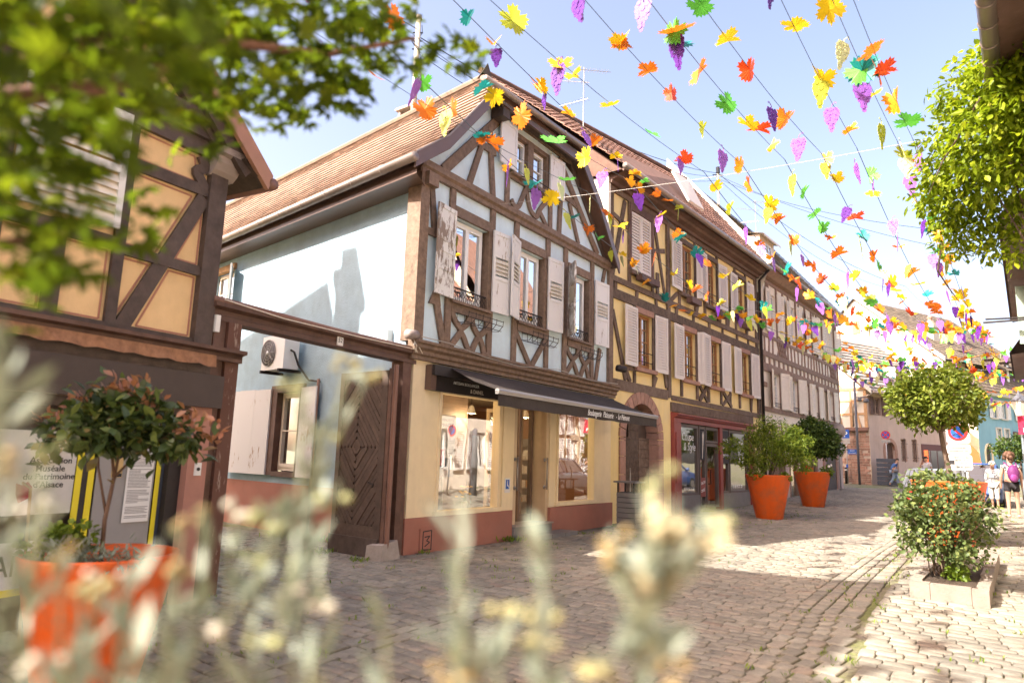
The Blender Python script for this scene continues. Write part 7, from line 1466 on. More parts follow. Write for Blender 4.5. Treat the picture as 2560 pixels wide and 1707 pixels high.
# street lamp
p = gp(21.76, 43.0); t = post('tall dark grey street lamp with two spot heads by the corner house', p, 6.4, .075, DKM, 'street_lamp', 'lamp')
f = CF(p, facecam(p)); MB().box(f, 0, .55, -.06, .06, 5.35, 5.42).build('arm', DKM, t); smooth(MB().lathe(f.P(.62, 0, 5.05), [(.08, 0), (.19, .04), (.14, .2), (.05, .32)], 14).build('lamp_head', DKM, t)); smooth(MB().lathe(f.P(.25, 0, 5.15), [(.06, 0), (.14, .03), (.1, .15), (.04, .25)], 14).build('lamp_head', DKM, t))
# parking sign and mirror disc
p = gp(21.5, 43.9); t = post('blue parking sign with white plates by the stone wall', p, 3.4, .03, GREYM); f = CF(p, facecam(p)+.3); box_part('plate', t, f, -.22, .22, .04, .06, 2.85, 3.40, BLUEP); text('P', f, -.12, .065, 2.95, .46, WHITELET, t, bold=.006)
box_part('plate', t, f, -.24, .24, .04, .06, 2.5, 2.64, SIGNW); box_part('plate', t, f, -.24, .24, .04, .06, 2.66, 2.83, SIGNW); box_part('sticker', t, f, -.06, .06, .04, .06, 1.0, 1.2, BLUEP)
p = gp(16.95, 35.4); t = post('backs of two round traffic signs on a grey pole at the white house corner', p, 3.35, .032, GREYM); f = CF(p, facecam(p)+.5); smooth(disc(f, .0, 2.95, .42, .04, .06, 24).build('sign_disc', surf('sign_back', (.38, .33, .30), .5, .1), t)); f2 = CF(p, facecam(p)-.9); smooth(disc(f2, 0, 2.05, .36, .04, .06, 24).build('sign_disc', MATS['sign_back'], t))
for k, (x, y) in enumerate(((21.03, 44.24), (21.55, 44.2))):
    p = gp(x, y); t = thing('bollard', ('left' if k == 0 else 'right') + ' one of two black bollards by the stone wall', 'bollard', p, 'black bollards'); smooth(MB().lathe(p, [(.09, 0), (.09, .95), (.07, 1.0), (.02, 1.02)], 12).build('shaft', IRON, t)); MB().lathe(p, [(.094, .82), (.094, .9)], 12, False).build('band', WHITEP, t)
# street-name plate and no-stopping sign on the corner house
sn = thing('street_name_plate', 'blue enamel street name plate on the stone wall', 'sign', L4.P(-1.1, .07, 2.6)); box_part('plate', sn, L4, -1.42, -.78, .06, .08, 2.46, 2.76, BLUEP); text('PLACE', L4, -1.1, .083, 2.64, .10, WHITELET, sn, 'CENTER'); text('DE LA LIBERTE', L4, -1.1, .083, 2.5, .075, WHITELET, sn, 'CENTER')
p = gp(23.55, 43.0); t = post('round red and blue no stopping sign beside the arched door', p, 3.3, .03, GREYM); f = CF(p, facecam(p)); disc(f, 0, 3.1, .26, .03, .045, 24).build('disc', NOP_R, t); disc(f, 0, 3.1, .20, .045, .05, 24).build('field', BLUEP, t); MB().beam(f, -.14, 3.24, .14, 2.96, .06, .05, .054, 0).build('bar', NOP_R, t); MB().beam(f, -.14, 2.96, .14, 3.24, .06, .055, .059, 0).build('bar', NOP_R, t); box_part('plate', t, f, -.24, .24, .03, .045, 2.62, 2.78, SIGNW); text('HORS CASES', f, 0, .05, 2.66, .075, BLACKLET, t, 'CENTER')
# wheeled rubbish bins by the arched door
p = gp(23.2, 42.55); f = CF(p, facecam(p)); t = thing('crate_stack', 'dark grey stacked crates by the arched door of the corner house', 'crates', p)
for k in range(6): box_part('crate', t, f, -.5, .55, -.35, .35, .05+k*.27, .28+k*.27, surf('crate_grey', (.075, .08, .095), .6, .1) if k == 0 else MATS['crate_grey'])
# white time-limit sign in front of the tree
p = sp(10.6, 7.05); t = post('white parking time sign on a post in front of the round-headed tree', p, 2.2, .038, GREYM); f = CF(p, facecam(p)); 
def rplate(f, u0, u1, v0, v1, w0, w1, r_=.06):
    pts = []
    for cx, cy, a0 in ((u1-r_, v1-r_, 0), (u0+r_, v1-r_, 90), (u0+r_, v0+r_, 180), (u1-r_, v0+r_, 270)): pts += [(cx+r_*math.cos(R(a0+a)), cy+r_*math.sin(R(a0+a))) for a in (0, 30, 60, 90)]
    return MB().prism(f, pts, w0, w1)
zb_ = 1.38
rplate(f, -.36, .10, zb_+.60, zb_+1.10, .04, .06).build('plate', SIGNW, t); rplate(f, -.37, .10, zb_+.36, zb_+.585, .04, .06).build('plate', SIGNW, t); rplate(f, -.36, .11, zb_, zb_+.35, .04, .06).build('plate', SIGNW, t)
text('LUNDI AU SAMEDI', f, -.10, .063, zb_+.275, .036, BLACKLET, t, 'CENTER'); text('9H-12H  14H-19H', f, -.08, .063, zb_+.21, .036, BLACKLET, t, 'CENTER'); text('MAXI 20mn', f, -.07, .063, zb_+.055, .062, BLACKLET, t, 'CENTER'); box_part('disc_symbol', t, f, -.325, -.235, .06, .064, zb_+.13, zb_+.22, BLACKLET); box_part('rule_line', t, f, -.12, .02, .06, .063, zb_+.155, zb_+.162, BLACKLET); text('STATIONNEMENT', f, -.13, .063, zb_+.49, .04, BLACKLET, t, 'CENTER'); text('AUTORISÉ DANS CASES', f, -.13, .063, zb_+.42, .034, BLACKLET, t, 'CENTER')
disc(f, -.13, zb_+.85, .19, .06, .064, 24).build('disc', NOP_R, t); disc(f, -.13, zb_+.85, .135, .064, .067, 24).build('field', BLUEP, t); MB().beam(f, -.22, zb_+.94, -.04, zb_+.76, .04, .067, .07, 0).build('bar', NOP_R, t)
p = sp(11.6, 6.75); t = thing('concrete_bollard_post', 'thick dark grey post behind the white parking sign', 'post', p); smooth(MB().lathe(p, [(.13, 0), (.12, 1.2), (.11, 2.35), (.03, 2.4)], 12).build('shaft', surf('post_grey', (.15, .15, .155), .8, .15), t))
# old-style lantern with red banner at the right
p = sp(26.0, 8.05); t = thing('lantern_post', 'old-style white glass lantern on a grey post at the far right', 'lamp', p); smooth(MB().lathe(p, [(.16, 0), (.14, .9), (.06, 1.0), (.05, 3.2), (.09, 3.25), (.03, 3.4)], 12).build('pole', surf('post_bluegrey', (.22, .25, .27), .5, .1), t))
MB().lathe(p, [(.16, 3.42), (.30, 3.98), (.30, 4.0)], 6, False).build('glass', surf('lantern_glass', (.8, .74, .62), .3, .05), t); MB().lathe(p, [(.34, 4.0), (.14, 4.22), (.06, 4.3), (.02, 4.45)], 6).build('hood', DKM, t)
p2_ = sp(24.6, 8.25); f = CF(p2_+V3(0, 0, 0), facecam(p2_)); bn = thing('red_banner', 'crimson banner with white letters hanging at the right edge', 'banner', p2_+V3(0, 0, 2.6)); box_part('cloth', bn, f, -.3, 1.2, 0, .02, 2.65, 3.35, surf('banner_crimson', (.42, .02, .06), .7, .08)); text('n', f, -.02, .025, 3.02, .32, WHITELET, bn, bold=.01); text('rare', f, -.16, .025, 2.75, .30, WHITELET, bn, bold=.01); MB().tube([f.P(1.25, 0, -.2), f.P(1.25, 0, 3.5)], .02, 6).build('pole', GREYM, bn)
p = gp(31.2, 46.2); f = CF(p, facecam(p)); ff = thing('feather_flag', 'orange and white feather flag before the arched door of the blue house', 'flag', p)
MB().prism(f, [(-.35, .2), (.35, .2), (.35, 1.4), (-.4, 1.5)], 0, .02).build('white_part', SIGNW, ff); MB().prism(f, [(-.40, 1.5), (.35, 1.4), (.25, 2.2), (-.1, 2.7), (-.42, 2.75)], 0, .02).build('orange_part', surf('flag_orange', (.62, .11, .03), .7, .1), ff); text('Ja', f, -.2, .025, 1.0, .4, BLUEP, ff)
MB().tube([f.P(-.42, 0, 0), f.P(-.44, 0, 2.8)], .02, 6).build('pole', IRON, ff)
# litter bin by the bakery
f = Ax(gp(2.86, 16.42), M.rz); bi = thing('litter_bin', 'dark grey slatted litter bin beside the bakery corner', 'litter bin', f.o)
box_part('liner', bi, f, -.19, .24, -.22, .22, .05, .86, surf('bin_liner', (.05, .048, .052), .6, .1)); BING = surf('bin_grey', (.16, .15, .155), .45, .08, spec=.5)
for k in range(7):
    z = .06+k*.115; MB().box(f, -.21, .26, -.245, -.222, z, z+.10).box(f, -.215, -.195, -.222, .22, z, z+.10).box(f, .241, .262, -.222, .22, z, z+.10).build('slat', BING, bi)
for x in (-.18, .22):
    for y in (-.2, .2): box_part('lid_leg', bi, f, x-.015, x+.015, y-.015, y+.015, .86, 1.08, IRON)
MB().box(f, -.26, .30, -.28, .28, 1.08, 1.115).build('lid', BING, bi); MB().tube([f.P(.28, .1, .8), f.P(.29, .1, 1.3), f.P(.24, .08, 1.42)], .012, 6).build('handle', ALU, bi)

# ------------------------------------------------------------------ people
SKIN = surf('skin', (.40, .235, .165), .55, .05, 10); HAIRW = surf('hair_white', (.46, .44, .40), .7, .1, 30); HAIRB = surf('hair_brown', (.10, .05, .03), .6, .3, 40); HAIRD = surf('hair_dark', (.03, .022, .018), .6, .2, 40)
def skinmesh(name, joints, edges, mat, parent, sub=2, root=0):
    me = bpy.data.meshes.new(name); keys = list(joints); ix = {k: i for i, k in enumerate(keys)}; org = ORG[parent]
    me.from_pydata([tuple(Vector(joints[k][0])-org) for k in keys], [(ix[a], ix[c]) for a, c in edges], []); me.materials.append(mat)
    o = bpy.data.objects.new(name, me); COL.objects.link(o); o.parent = parent; ORG[o] = org
    md = o.modifiers.new('Skin', 'SKIN'); md.use_smooth_shade = True
    for i, k in enumerate(keys):
        sv = me.skin_vertices[0].data[i]; r_ = joints[k][1]; sv.radius = r_ if hasattr(r_, '__len__') else (r_, r_); sv.use_root = (i == root)
    if sub: o.modifiers.new('Sub', 'SUBSURF').render_levels = sub; o.modifiers[-1].levels = 1
    return o
def person(label, p, heading, H, pose, cl, group='people in the street'):
    """pose: dict of joint offsets in a body frame (x right, y forward, z up) for a 1.7 m figure; cl: clothing"""
    t = thing('person', label, 'person', p, group); k = H/1.7; c, s_ = math.cos(heading), math.sin(heading)
    def B(x, y, z): return p + Vector((x*c + y*s_, -x*s_ + y*c, z))*k
    J = {'pelvis': (0, 0, .95), 'waist': (0, .0, 1.10), 'chest': (0, .0, 1.30), 'neck': (0, .0, 1.45), 'jaw': (0, .03, 1.53), 'head': (0, .02, 1.62), 'crown': (0, .0, 1.68)}
    for sd, sg in (('l', -1), ('r', 1)):
        J['sh'+sd] = (sg*.17, 0, 1.39); J['el'+sd] = (sg*.23, -.02, 1.12); J['wr'+sd] = (sg*.24, .06, .88); J['hp'+sd] = (sg*.09, 0, .90); J['kn'+sd] = (sg*.10, .02, .50); J['an'+sd] = (sg*.10, 0, .09); J['to'+sd] = (sg*.11, .15, .03)
    J.update(pose)
    RD = {'pelvis': (.15, .11), 'waist': (.13, .095), 'chest': (.15, .10), 'neck': .055, 'jaw': (.062, .075), 'head': (.078, .095), 'crown': (.06, .07), 'sh': .062, 'el': .042, 'wr': .028, 'hp': .095, 'kn': .058, 'an': .038, 'to': .035}
    fat = cl.get('fat', 1.0)
    def rad(n): r_ = RD.get(n) or RD[n[:2]]; return tuple(q*k*(fat if n[:2] in ('pe', 'wa', 'ch', 'hp') else 1) for q in r_) if hasattr(r_, '__len__') else r_*k*(fat if n[:2] in ('hp',) else 1)
    js = {n: (B(*v), rad(n)) for n, v in J.items()}
    ed = [('pelvis', 'waist'), ('waist', 'chest'), ('chest', 'neck'), ('neck', 'jaw'), ('jaw', 'head'), ('head', 'crown')]
    for sd in 'lr':
        ed += [('chest', 'sh'+sd), ('sh'+sd, 'el'+sd), ('el'+sd, 'wr'+sd), ('pelvis', 'hp'+sd), ('hp'+sd, 'kn'+sd), ('kn'+sd, 'an'+sd), ('an'+sd, 'to'+sd)]
        w_ = Vector(J['wr'+sd]); e_ = Vector(J['el'+sd]); d = (w_-e_).normalized(); sgx = -1 if sd == 'l' else 1
        pm = w_+d*.06; js['pm'+sd] = (B(*pm), .030*k); ed.append(('wr'+sd, 'pm'+sd))
        for i in range(4):
            off = Vector((0, (i-1.5)*.02, 0)); L_ = (.055, .068, .072, .058)[i]; a = pm+off+d*.03; b_ = a+d*L_*.6+Vector((-sgx*.012, 0, 0)); js['f%s%d' % (sd, i)] = (B(*a), .009*k); js['g%s%d' % (sd, i)] = (B(*b_), .007*k); ed += [('pm'+sd, 'f%s%d' % (sd, i)), ('f%s%d' % (sd, i), 'g%s%d' % (sd, i))]
        a = w_+d*.04+Vector((0, .035, 0)); js['th'+sd] = (B(*a), .010*k); js['ti'+sd] = (B(*(a+d*.035+Vector((0, .012, 0)))), .008*k); ed += [('wr'+sd, 'th'+sd), ('th'+sd, 'ti'+sd)]
    skinmesh('body', js, ed, SKIN, t)
    hd = Vector(J['head']); fw_ = cl.get('face', (0, 1)); fx, fy = fw_
    b = MB(); 
    for sg in (-1, 1): b.ball(B(hd.x+fx*.088+fy*sg*.030, hd.y+fy*.088-fx*sg*.030, hd.z-.005), .011*k, 6, 4)
    b.build('eyes', HAIRD, t); MB().ball(B(hd.x+fx*.105, hd.y+fy*.105, hd.z-.035), .016*k, 6, 4, (1, 1, 1.4)).build('nose', SKIN, t); MB().ball(B(hd.x+fx*.088, hd.y+fy*.088, hd.z-.075), .018*k, 6, 4, (1, 1, .35)).build('mouth', surf('lips', (.40, .14, .11), .6, .05) if 'lips' not in MATS else MATS['lips'], t)
    def cloth(name, names, edges, grow, mat):
        skinmesh(name, {n: (B(*J[n]) if n in J else n, tuple((q+grow*k) for q in (rad(n) if hasattr(rad(n), '__len__') else (rad(n),)*2))) for n in names}, edges, mat, t)
    # top
    top = cl['top']; nm = ['pelvis', 'waist', 'chest', 'shl', 'shr']; ee = [('pelvis', 'waist'), ('waist', 'chest'), ('chest', 'shl'), ('chest', 'shr')]
    J2 = dict(J)
    for sd in 'lr':
        a, c_ = Vector(J['sh'+sd]), Vector(J['el'+sd]); f_ = cl.get('sleeve', .6)
        J['sl'+sd] = tuple(a.lerp(c_, min(1, f_))); RD['sl'] = .055; nm.append('sl'+sd); ee.append(('sh'+sd, 'sl'+sd))
        if f_ > 1: 
            J['sv'+sd] = tuple(c_.lerp(Vector(J['wr'+sd]), f_-1)); RD['sv'] = .036; nm.append('sv'+sd); ee.append(('sl'+sd, 'sv'+sd))
    if cl.get('long'): J['hem'] = (J['pelvis'][0], J['pelvis'][1], J['pelvis'][2]-.12); RD['hem'] = (.165, .125); nm.append('hem'); ee.append(('pelvis', 'hem'))
    cloth('top', nm, ee, .018, top)
    nm = ['pelvis', 'hpl', 'hpr']; ee = [('pelvis', 'hpl'), ('pelvis', 'hpr')]
    for sd in 'lr':
        f_ = cl.get('leg', 2.0); a, kn, an = Vector(J['hp'+sd]), Vector(J['kn'+sd]), Vector(J['an'+sd]); J['la'+sd] = tuple(a.lerp(kn, min(1, f_))); RD['la'] = .085 if f_ < 1 else .065; nm.append('la'+sd); ee.append(('hp'+sd, 'la'+sd))
        if f_ > 1: J['lb'+sd] = tuple(kn.lerp(an, f_-1)); RD['lb'] = cl.get('cuff', .055); nm.append('lb'+sd); ee.append(('la'+sd, 'lb'+sd))
    cloth('trousers', nm, ee, .013, cl['legs'])
    for sd in 'lr':
        a, b_ = Vector(J['an'+sd]), Vector(J['to'+sd]); smooth(MB().tube([B(*(a+Vector((0, -.03, -.05)))), B(*a.lerp(b_, .5)+Vector((0, 0, -.02))) if False else B(*(a.lerp(b_, .6)+Vector((0, 0, -.01)))), B(*(b_+Vector((0, .03, 0))))], [.042*k, .045*k, .03*k], 8).build('shoe', cl['shoe'], t))
    # hair: cap of overlapping locks
    b = MB(); rr = random.Random(H*100)
    hs_ = cl.get('hairsize', 1.0)
    for i in range(26):
        v = Vector((rr.gauss(0, 1), rr.gauss(0, 1), rr.gauss(.5, .8))).normalized(); 
        if v.x*fx + v.y*fy > .45 and v.z < .55: continue
        if v.z < cl.get('hairlow', -.3): continue
        q = hd+Vector((v.x*.075, v.y*.088, v.z*.085+.02))*hs_; b.ball(B(*q), .042*k*hs_, 7, 5, (1, 1, 1.1))
    smooth(b.build('hair', cl['hair'], t))
    return t, B, J
def patt(name, c1, c2, scale, th=.5):
    m, t, o = nodes(name); b = N(t, 'ShaderNodeBsdfPrincipled', i={'Roughness': .8}); tc = N(t, 'ShaderNodeTexCoord'); n_ = N(t, 'ShaderNodeTexNoise', i={'Scale': scale, 'Detail': 2.0}); t.links.new(tc.outputs['Object'], n_.inputs[0]); t.links.new(ramp(t, n_.outputs[0], [(th-.03, c1), (th+.03, c2)]), b.inputs['Base Color']); t.links.new(b.outputs[0], o.inputs[0]); return m
BLOUSE = patt('blouse_print', (.42, .41, .40), (.09, .09, .11), 30, .50); LEOP = patt('black_white_print', (.03, .03, .035), (.62, .60, .56), 30, .52)
WHT = surf('white_trousers', (.48, .46, .43), .8, .05); BLK = surf('black_shorts', (.025, .022, .025), .8, .1); DENIM = surf('denim', (.19, .24, .31), .85, .15, 20); BLUET = surf('blue_top', (.06, .13, .30), .85, .1); WTEE = surf('white_tee', (.46, .46, .48), .85, .05); GREYS = surf('grey_striped_shirt', (.42, .42, .43), .85, .1); SHOEB = surf('shoe_beige', (.45, .33, .24), .7, .1); SHOED = surf('shoe_dark', (.05, .05, .07), .6, .1); JEAN = surf('dark_jeans', (.04, .05, .08), .85, .1)
# woman in white trousers walking towards the camera
p = Vector((16.97, 24.25, gz(16.97, 24.25))); hd_ = math.atan2(-p.x, -p.y)
t, B, J = person('white-haired woman in a printed blouse and white trousers carrying a bag', p, hd_+.15, 1.60, {'knl': (-.09, .10, .50), 'anl': (-.09, .06, .10), 'tol': (-.10, .20, .05), 'anr': (.10, -.12, .10), 'tor': (.11, .02, .03), 'knr': (.10, .0, .50), 'jaw': (0, .06, 1.51), 'head': (0, .06, 1.60), 'crown': (0, .04, 1.66)}, dict(top=BLOUSE, legs=WHT, shoe=SHOEB, hair=HAIRW, sleeve=1.6, leg=1.45, fat=1.18, long=True, cuff=.075))
hb_ = thing('handbag', 'pale shoulder bag hanging from the white-haired woman\'s hand', 'bag', B(.30, .08, .62)); MB().prism(Ax(B(.30, .08, .42), -hd_), [(-.04, 0), (.16, 0), (.14, .26), (-.02, .26)], -.07, .07).build('bag_body', surf('bag_cream', (.55, .49, .40), .7, .1), hb_); MB().tube([B(.25, .0, .66), B(.25, .06, .86), B(.28, .14, .66)], .012, 5).build('strap', MATS['bag_cream'], hb_)
# woman with the purple rucksack, seen from behind
p = Vector((14.08, 19.42, gz(14.08, 19.42)+.03)); hd_ = math.atan2(p.x, p.y)
t, B, J = person('woman in black shorts with a purple rucksack, seen from behind', p, hd_-.1, 1.70, {'anl': (-.11, -.04, .09), 'tol': (-.13, .10, .03), 'anr': (.12, .08, .09), 'tor': (.15, .22, .03), 'knr': (.11, .08, .50)}, dict(top=LEOP, legs=BLK, shoe=SHOEB, hair=HAIRB, sleeve=.25, leg=.55, hairsize=1.42, hairlow=-.9))
rs = thing('rucksack', 'purple rucksack on the back of the woman in black shorts', 'rucksack', B(.05, -.17, 1.2)); PURP = surf('rucksack_purple', (.13, .022, .11), .6, .1); b = MB().ball(B(.05, -.19, 1.20), .17, 12, 8, (.9, .75, 1.45)); smooth(b.build('pack', PURP, rs)); smooth(MB().ball(B(.05, -.28, 1.08), .11, 10, 6, (1, .6, 1.1)).build('pocket', surf('rucksack_pink', (.20, .035, .16), .6, .1), rs))
for sg in (-1, 1): MB().tube([B(.05+sg*.09, -.10, 1.40), B(sg*.13, .0, 1.50), B(sg*.14, .12, 1.36)], .02, 5).build('strap', PURP, rs)
# person in blue stepping along the far pavement
p = gp(23.3, 41.9); t, B, J = person('person in a blue top and jeans walking past the arched door with a shopping bag', p, R(95), 1.66, {'chest': (0, .10, 1.28), 'neck': (0, .18, 1.42), 'jaw': (0, .24, 1.48), 'head': (0, .25, 1.57), 'crown': (0, .24, 1.63), 'shl': (-.17, .12, 1.36), 'shr': (.17, .12, 1.36), 'ell': (-.22, .05, 1.10), 'wrl': (-.22, .18, .92), 'elr': (.22, .02, 1.10), 'wrr': (.22, -.12, .92), 'knl': (-.09, .22, .52), 'anl': (-.09, .28, .10), 'tol': (-.09, .44, .06), 'knr': (.09, -.05, .50), 'anr': (.09, -.32, .12), 'tor': (.09, -.2, .04)}, dict(top=BLUET, legs=DENIM, shoe=SHOED, hair=HAIRD, sleeve=.75, leg=1.85, fat=1.2, face=(0, 1), cuff=.07))
sb = thing('shopping_bag', 'pale shopping bag held by the person in blue', 'bag', B(-.24, .26, .7)); MB().prism(Ax(B(-.24, .30, .42), 0), [(-.2, 0), (.2, 0), (.17, .42), (-.17, .42)], -.08, .08).build('bag_body', surf('bag_white', (.66, .62, .55), .7, .05), sb); cb = thing('crossbody_bag', 'grey shoulder bag at the hip of the person in blue', 'bag', B(.2, .02, .95)); smooth(MB().ball(B(.24, .02, .95), .15, 10, 6, (1, .5, .75)).build('bag_body', surf('bag_grey', (.2, .19, .2), .7, .1), cb)); MB().tube([B(.2, .1, 1.0), B(.1, .12, 1.2), B(-.12, .16, 1.42)], .012, 5).build('strap', MATS['bag_grey'], cb)
# man in white tee, with a phone to his ear
p = gp(21.8, 36.1); t, B, J = person('man in a white tee shirt phoning before the maroon shop', p, math.atan2(-p.x, -p.y)+.4, 1.76, {'elr': (.26, .12, 1.16), 'wrr': (.13, .10, 1.52)}, dict(top=WTEE, legs=JEAN, shoe=SHOED, hair=HAIRD, sleeve=.7, leg=1.9, fat=1.1))
MB().box(Ax(B(.105, .08, 1.55), 0), -.012, .012, -.03, .03, 0, .14).build('phone', IRON, t)
# white-haired man behind the car
p = gp(18.35, 28.85); t, B, J = person('white-haired man in a grey shirt resting his chin behind the silver car', p, math.atan2(-p.x, -p.y)+.5, 1.62, {'ell': (-.30, .16, 1.20), 'wrl': (-.08, .20, 1.44), 'elr': (.28, .10, 1.14), 'wrr': (.18, .26, 1.22)}, dict(top=GREYS, legs=JEAN, shoe=SHOED, hair=HAIRW, sleeve=.7, leg=1.9, fat=1.15))

# ------------------------------------------------------------------ parked cars
CARG = glass('car_glass', (.25, .30, .32), 2.0); TYRE = surf('tyre', (.02, .02, .02), .85, .1)
def car(label, s_, t_, paint, L_=4.1, Wd=1.70, H=1.50, group='cars parked along the right-hand side'):
    p = sp(s_, t_); t = thing('parked_car', label, 'car', p, group); a = T.ang; f = Ax(p, math.pi/2-a)   # x along street (away), y to the left
    xs_ = [0, .08, .35, 1.0, 1.6, 2.6, 3.2, 3.75, 4.02, 4.1]; zt = [.55, .78, .92, .95, .95, .93, .90, .82, .70, .50]; wd = [.70, .80, .84, .85, .85, .85, .85, .82, .74, .64]; zl = [.38, .28, .24, .22, .22, .22, .22, .24, .30, .36]
    b = MB(); ring = []
    for x, z, w_, l in zip(xs_, zt, wd, zl):
        x *= L_/4.1; w_ *= Wd/1.70; ring.append([f.P(x, y, q) for y, q in ((-w_*.92, l), (-w_, l+.16), (-w_, z-.16), (-w_*.95, z-.03), (-w_*.80, z), (w_*.80, z), (w_*.95, z-.03), (w_, z-.16), (w_, l+.16), (w_*.92, l))])
    n = 10
    for r_ in ring: b.add(r_, [])
    b.f = [(i*n+k, i*n+(k+1) % n, (i+1)*n+(k+1) % n, (i+1)*n+k) for i in range(len(ring)-1) for k in range(n)] + [tuple(range(n))[::-1], tuple(range((len(ring)-1)*n, len(ring)*n))]
    b.f = [q[::-1] for q in b.f]; smooth(b.build('body', paint, t))
    zb, x0, x1, x2, x3, wb, wt = .93, .10, .50, 2.05, 2.95, Wd*.47, Wd*.38        # greenhouse: rear bottom, rear top, front top, front bottom
    cb = [f.P(x0, -wb, zb), f.P(x3, -wb, zb), f.P(x3, wb, zb), f.P(x0, wb, zb), f.P(x1, -wt, H-.06), f.P(x2, -wt, H-.06), f.P(x2, wt, H-.06), f.P(x1, wt, H-.06)]
    gl_ = MB(); q4_ = lambda a, c, d, e, ins: [((a*(1-u)+c*u)*(1-v)+(e*(1-u)+d*u)*v) for u, v in ((ins, ins), (1-ins, ins), (1-ins, 1-ins), (ins, 1-ins))]
    rf = MB().hexa([cb[4], cb[5], cb[6], cb[7], f.P(x1+.12, -wt*.86, H), f.P(x2-.12, -wt*.86, H), f.P(x2-.12, wt*.86, H), f.P(x1+.12, wt*.86, H)]); smooth(rf.build('roof', paint, t))
    for a, c in ((0, 4), (1, 5), (2, 6), (3, 7)): MB().tube([cb[a], cb[c]], .045, 6).build('pillar', paint, t)
    for y, sg in ((-wb, -1), (wb, 1)): MB().tube([f.P(1.35, y*.99, zb), f.P(1.35, sg*wt*1.01, H-.08)], .03, 5).build('pillar', IRON, t)
    for nm, q in (('rear_window', (cb[0], cb[3], cb[7], cb[4])), ('windscreen', (cb[1], cb[2], cb[6], cb[5])), ('side_window', (cb[0], cb[1], cb[5], cb[4])), ('side_window', (cb[3], cb[2], cb[6], cb[7]))):
        MB().add(q4_(*q, .03), [(0, 1, 2, 3)]).build(nm, CARG, t)
    MB().box(f, x0+.3, x3-.3, -wb*.8, wb*.8, .6, .98).build('seats', DARKP, t)
    for x in (.78, 3.25):
        for sg in (-1, 1):
            c = f.P(x*L_/4.1, sg*Wd*.46, .31); ax = f.n*sg; w_ = smooth(MB().tube([c-ax*.11, c-ax*.02, c+ax*.06, c+ax*.075], [.30, .31, .31, .27], 20).build('wheel', TYRE, t)); MB().tube([c+ax*.06, c+ax*.08], .18, 14).build('rim', ALU, w_)
    for sg in (-1, 1):
        MB().box(f, -.01, .06, sg*Wd*.36-.1, sg*Wd*.36+.1, .62, .86).build('tail_light', NOP_R, t); MB().box(f, L_-.12, L_+.0, sg*Wd*.33-.14, sg*Wd*.33+.14, .58, .70).build('headlight', SIGNW, t); smooth(MB().ball(f.P(2.75, sg*Wd*.55, 1.0), .10, 8, 6, (.6, 1, .7)).build('wing_mirror', paint, t))
    MB().box(f, -.025, -.005, -.26, .26, .48, .59).build('number_plate', SIGNW, t)
    return t
SILV = surf('car_silver', (.26, .28, .29), .3, .02, metal=.6, spec=.6); CBLU = surf('car_blue', (.06, .12, .32), .3, .02, metal=.3, spec=.6)
car('silver hatchback parked behind the orange planter on the right', 14.6, 6.0, SILV); car('blue car parked beyond the silver hatchback', 21.8, 6.5, CBLU, 4.3, 1.75, 1.62)
# ------------------------------------------------------------------ foreground: maple boughs overhead, silver plants in front
MAPLE = [(-0.801, 1.005, 2.252, 0.28), (-0.93, 1.128, 2.14, 0.19), (-0.90, 1.148, 2.0, 0.13), (-0.804, 1.061, 1.922, 0.18), (-0.86, 1.202, 2.32, 0.2), (-0.836, 1.375, 2.50, 0.2), (-0.80, 1.402, 2.42, 0.10), (-0.98, 1.326, 2.12, 0.14), (-0.826, 1.163, 1.918, 0.1), (-0.87, 1.253, 1.96, 0.08), (-0.799, 1.554, 2.601, 0.28), (-0.821, 1.669, 2.526, 0.2), (-0.726, 1.734, 2.735, 0.28), (-0.772, 1.851, 2.644, 0.18), (-0.665, 1.929, 2.786, 0.24), (-0.649, 1.951, 2.653, 0.11), (-0.544, 2.009, 2.91, 0.2), (-0.391, 2.002, 2.953, 0.15), (-0.298, 2.106, 2.938, 0.13), (-0.177, 2.105, 2.941, 0.08), (-0.457, 2.12, 2.854, 0.11), (-0.563, 2.132, 2.784, 0.1), (-0.704, 2.053, 2.651, 0.07), (-0.769, 1.865, 2.564, 0.07), (-0.786, 1.776, 2.492, 0.07), (-0.852, 1.435, 2.107, 0.1), (-0.772, 1.437, 2.096, 0.045), (-0.833, 1.266, 1.909, 0.045), (-0.767, 0.891, 2.325, 0.4), (-0.828, 1.246, 2.622, 0.4), (-0.677, 1.695, 2.967, 0.35)]
MPZ = gz(-1.7, .7)
MP = thing('maple_tree', 'out-of-focus maple boughs hanging into the upper left corner', 'tree', V3(-1.7, .7, MPZ))
def palm(n_l=7):
    vs = []; fs = []
    for i in range(n_l):
        a = (i-(n_l-1)/2)*.62; L_ = (1.0, .96, .80, .50)[abs(i-n_l//2)]*.55; d = Vector((math.sin(a), math.cos(a), 0)); q = Vector((d.y, -d.x, 0)); b = len(vs)
        vs += [(0, 0, 0), tuple(d*L_*.5+q*.10*L_*1.6+Vector((0, 0, .03))), tuple(d*L_+Vector((0, 0, -.10))), tuple(d*L_*.5-q*.10*L_*1.6+Vector((0, 0, .03)))]; fs += [(b, b+1, b+2), (b, b+2, b+3)]
    return np.array(vs), np.array(fs)
PV, PF = palm(); rg = np.random.default_rng(41)
C_ = np.array([c[:3] for c in MAPLE]); r_ = np.array([c[3] for c in MAPLE]); wts = r_**2.2; NL = 1300
k = rg.choice(len(C_), NL, p=wts/wts.sum()); v = rg.normal(size=(NL, 3)); v /= np.linalg.norm(v, axis=1)[:, None]
pos = C_[k]+v*(r_[k]*rg.random(NL)**.45)[:, None]*np.array([1, .8, 1])
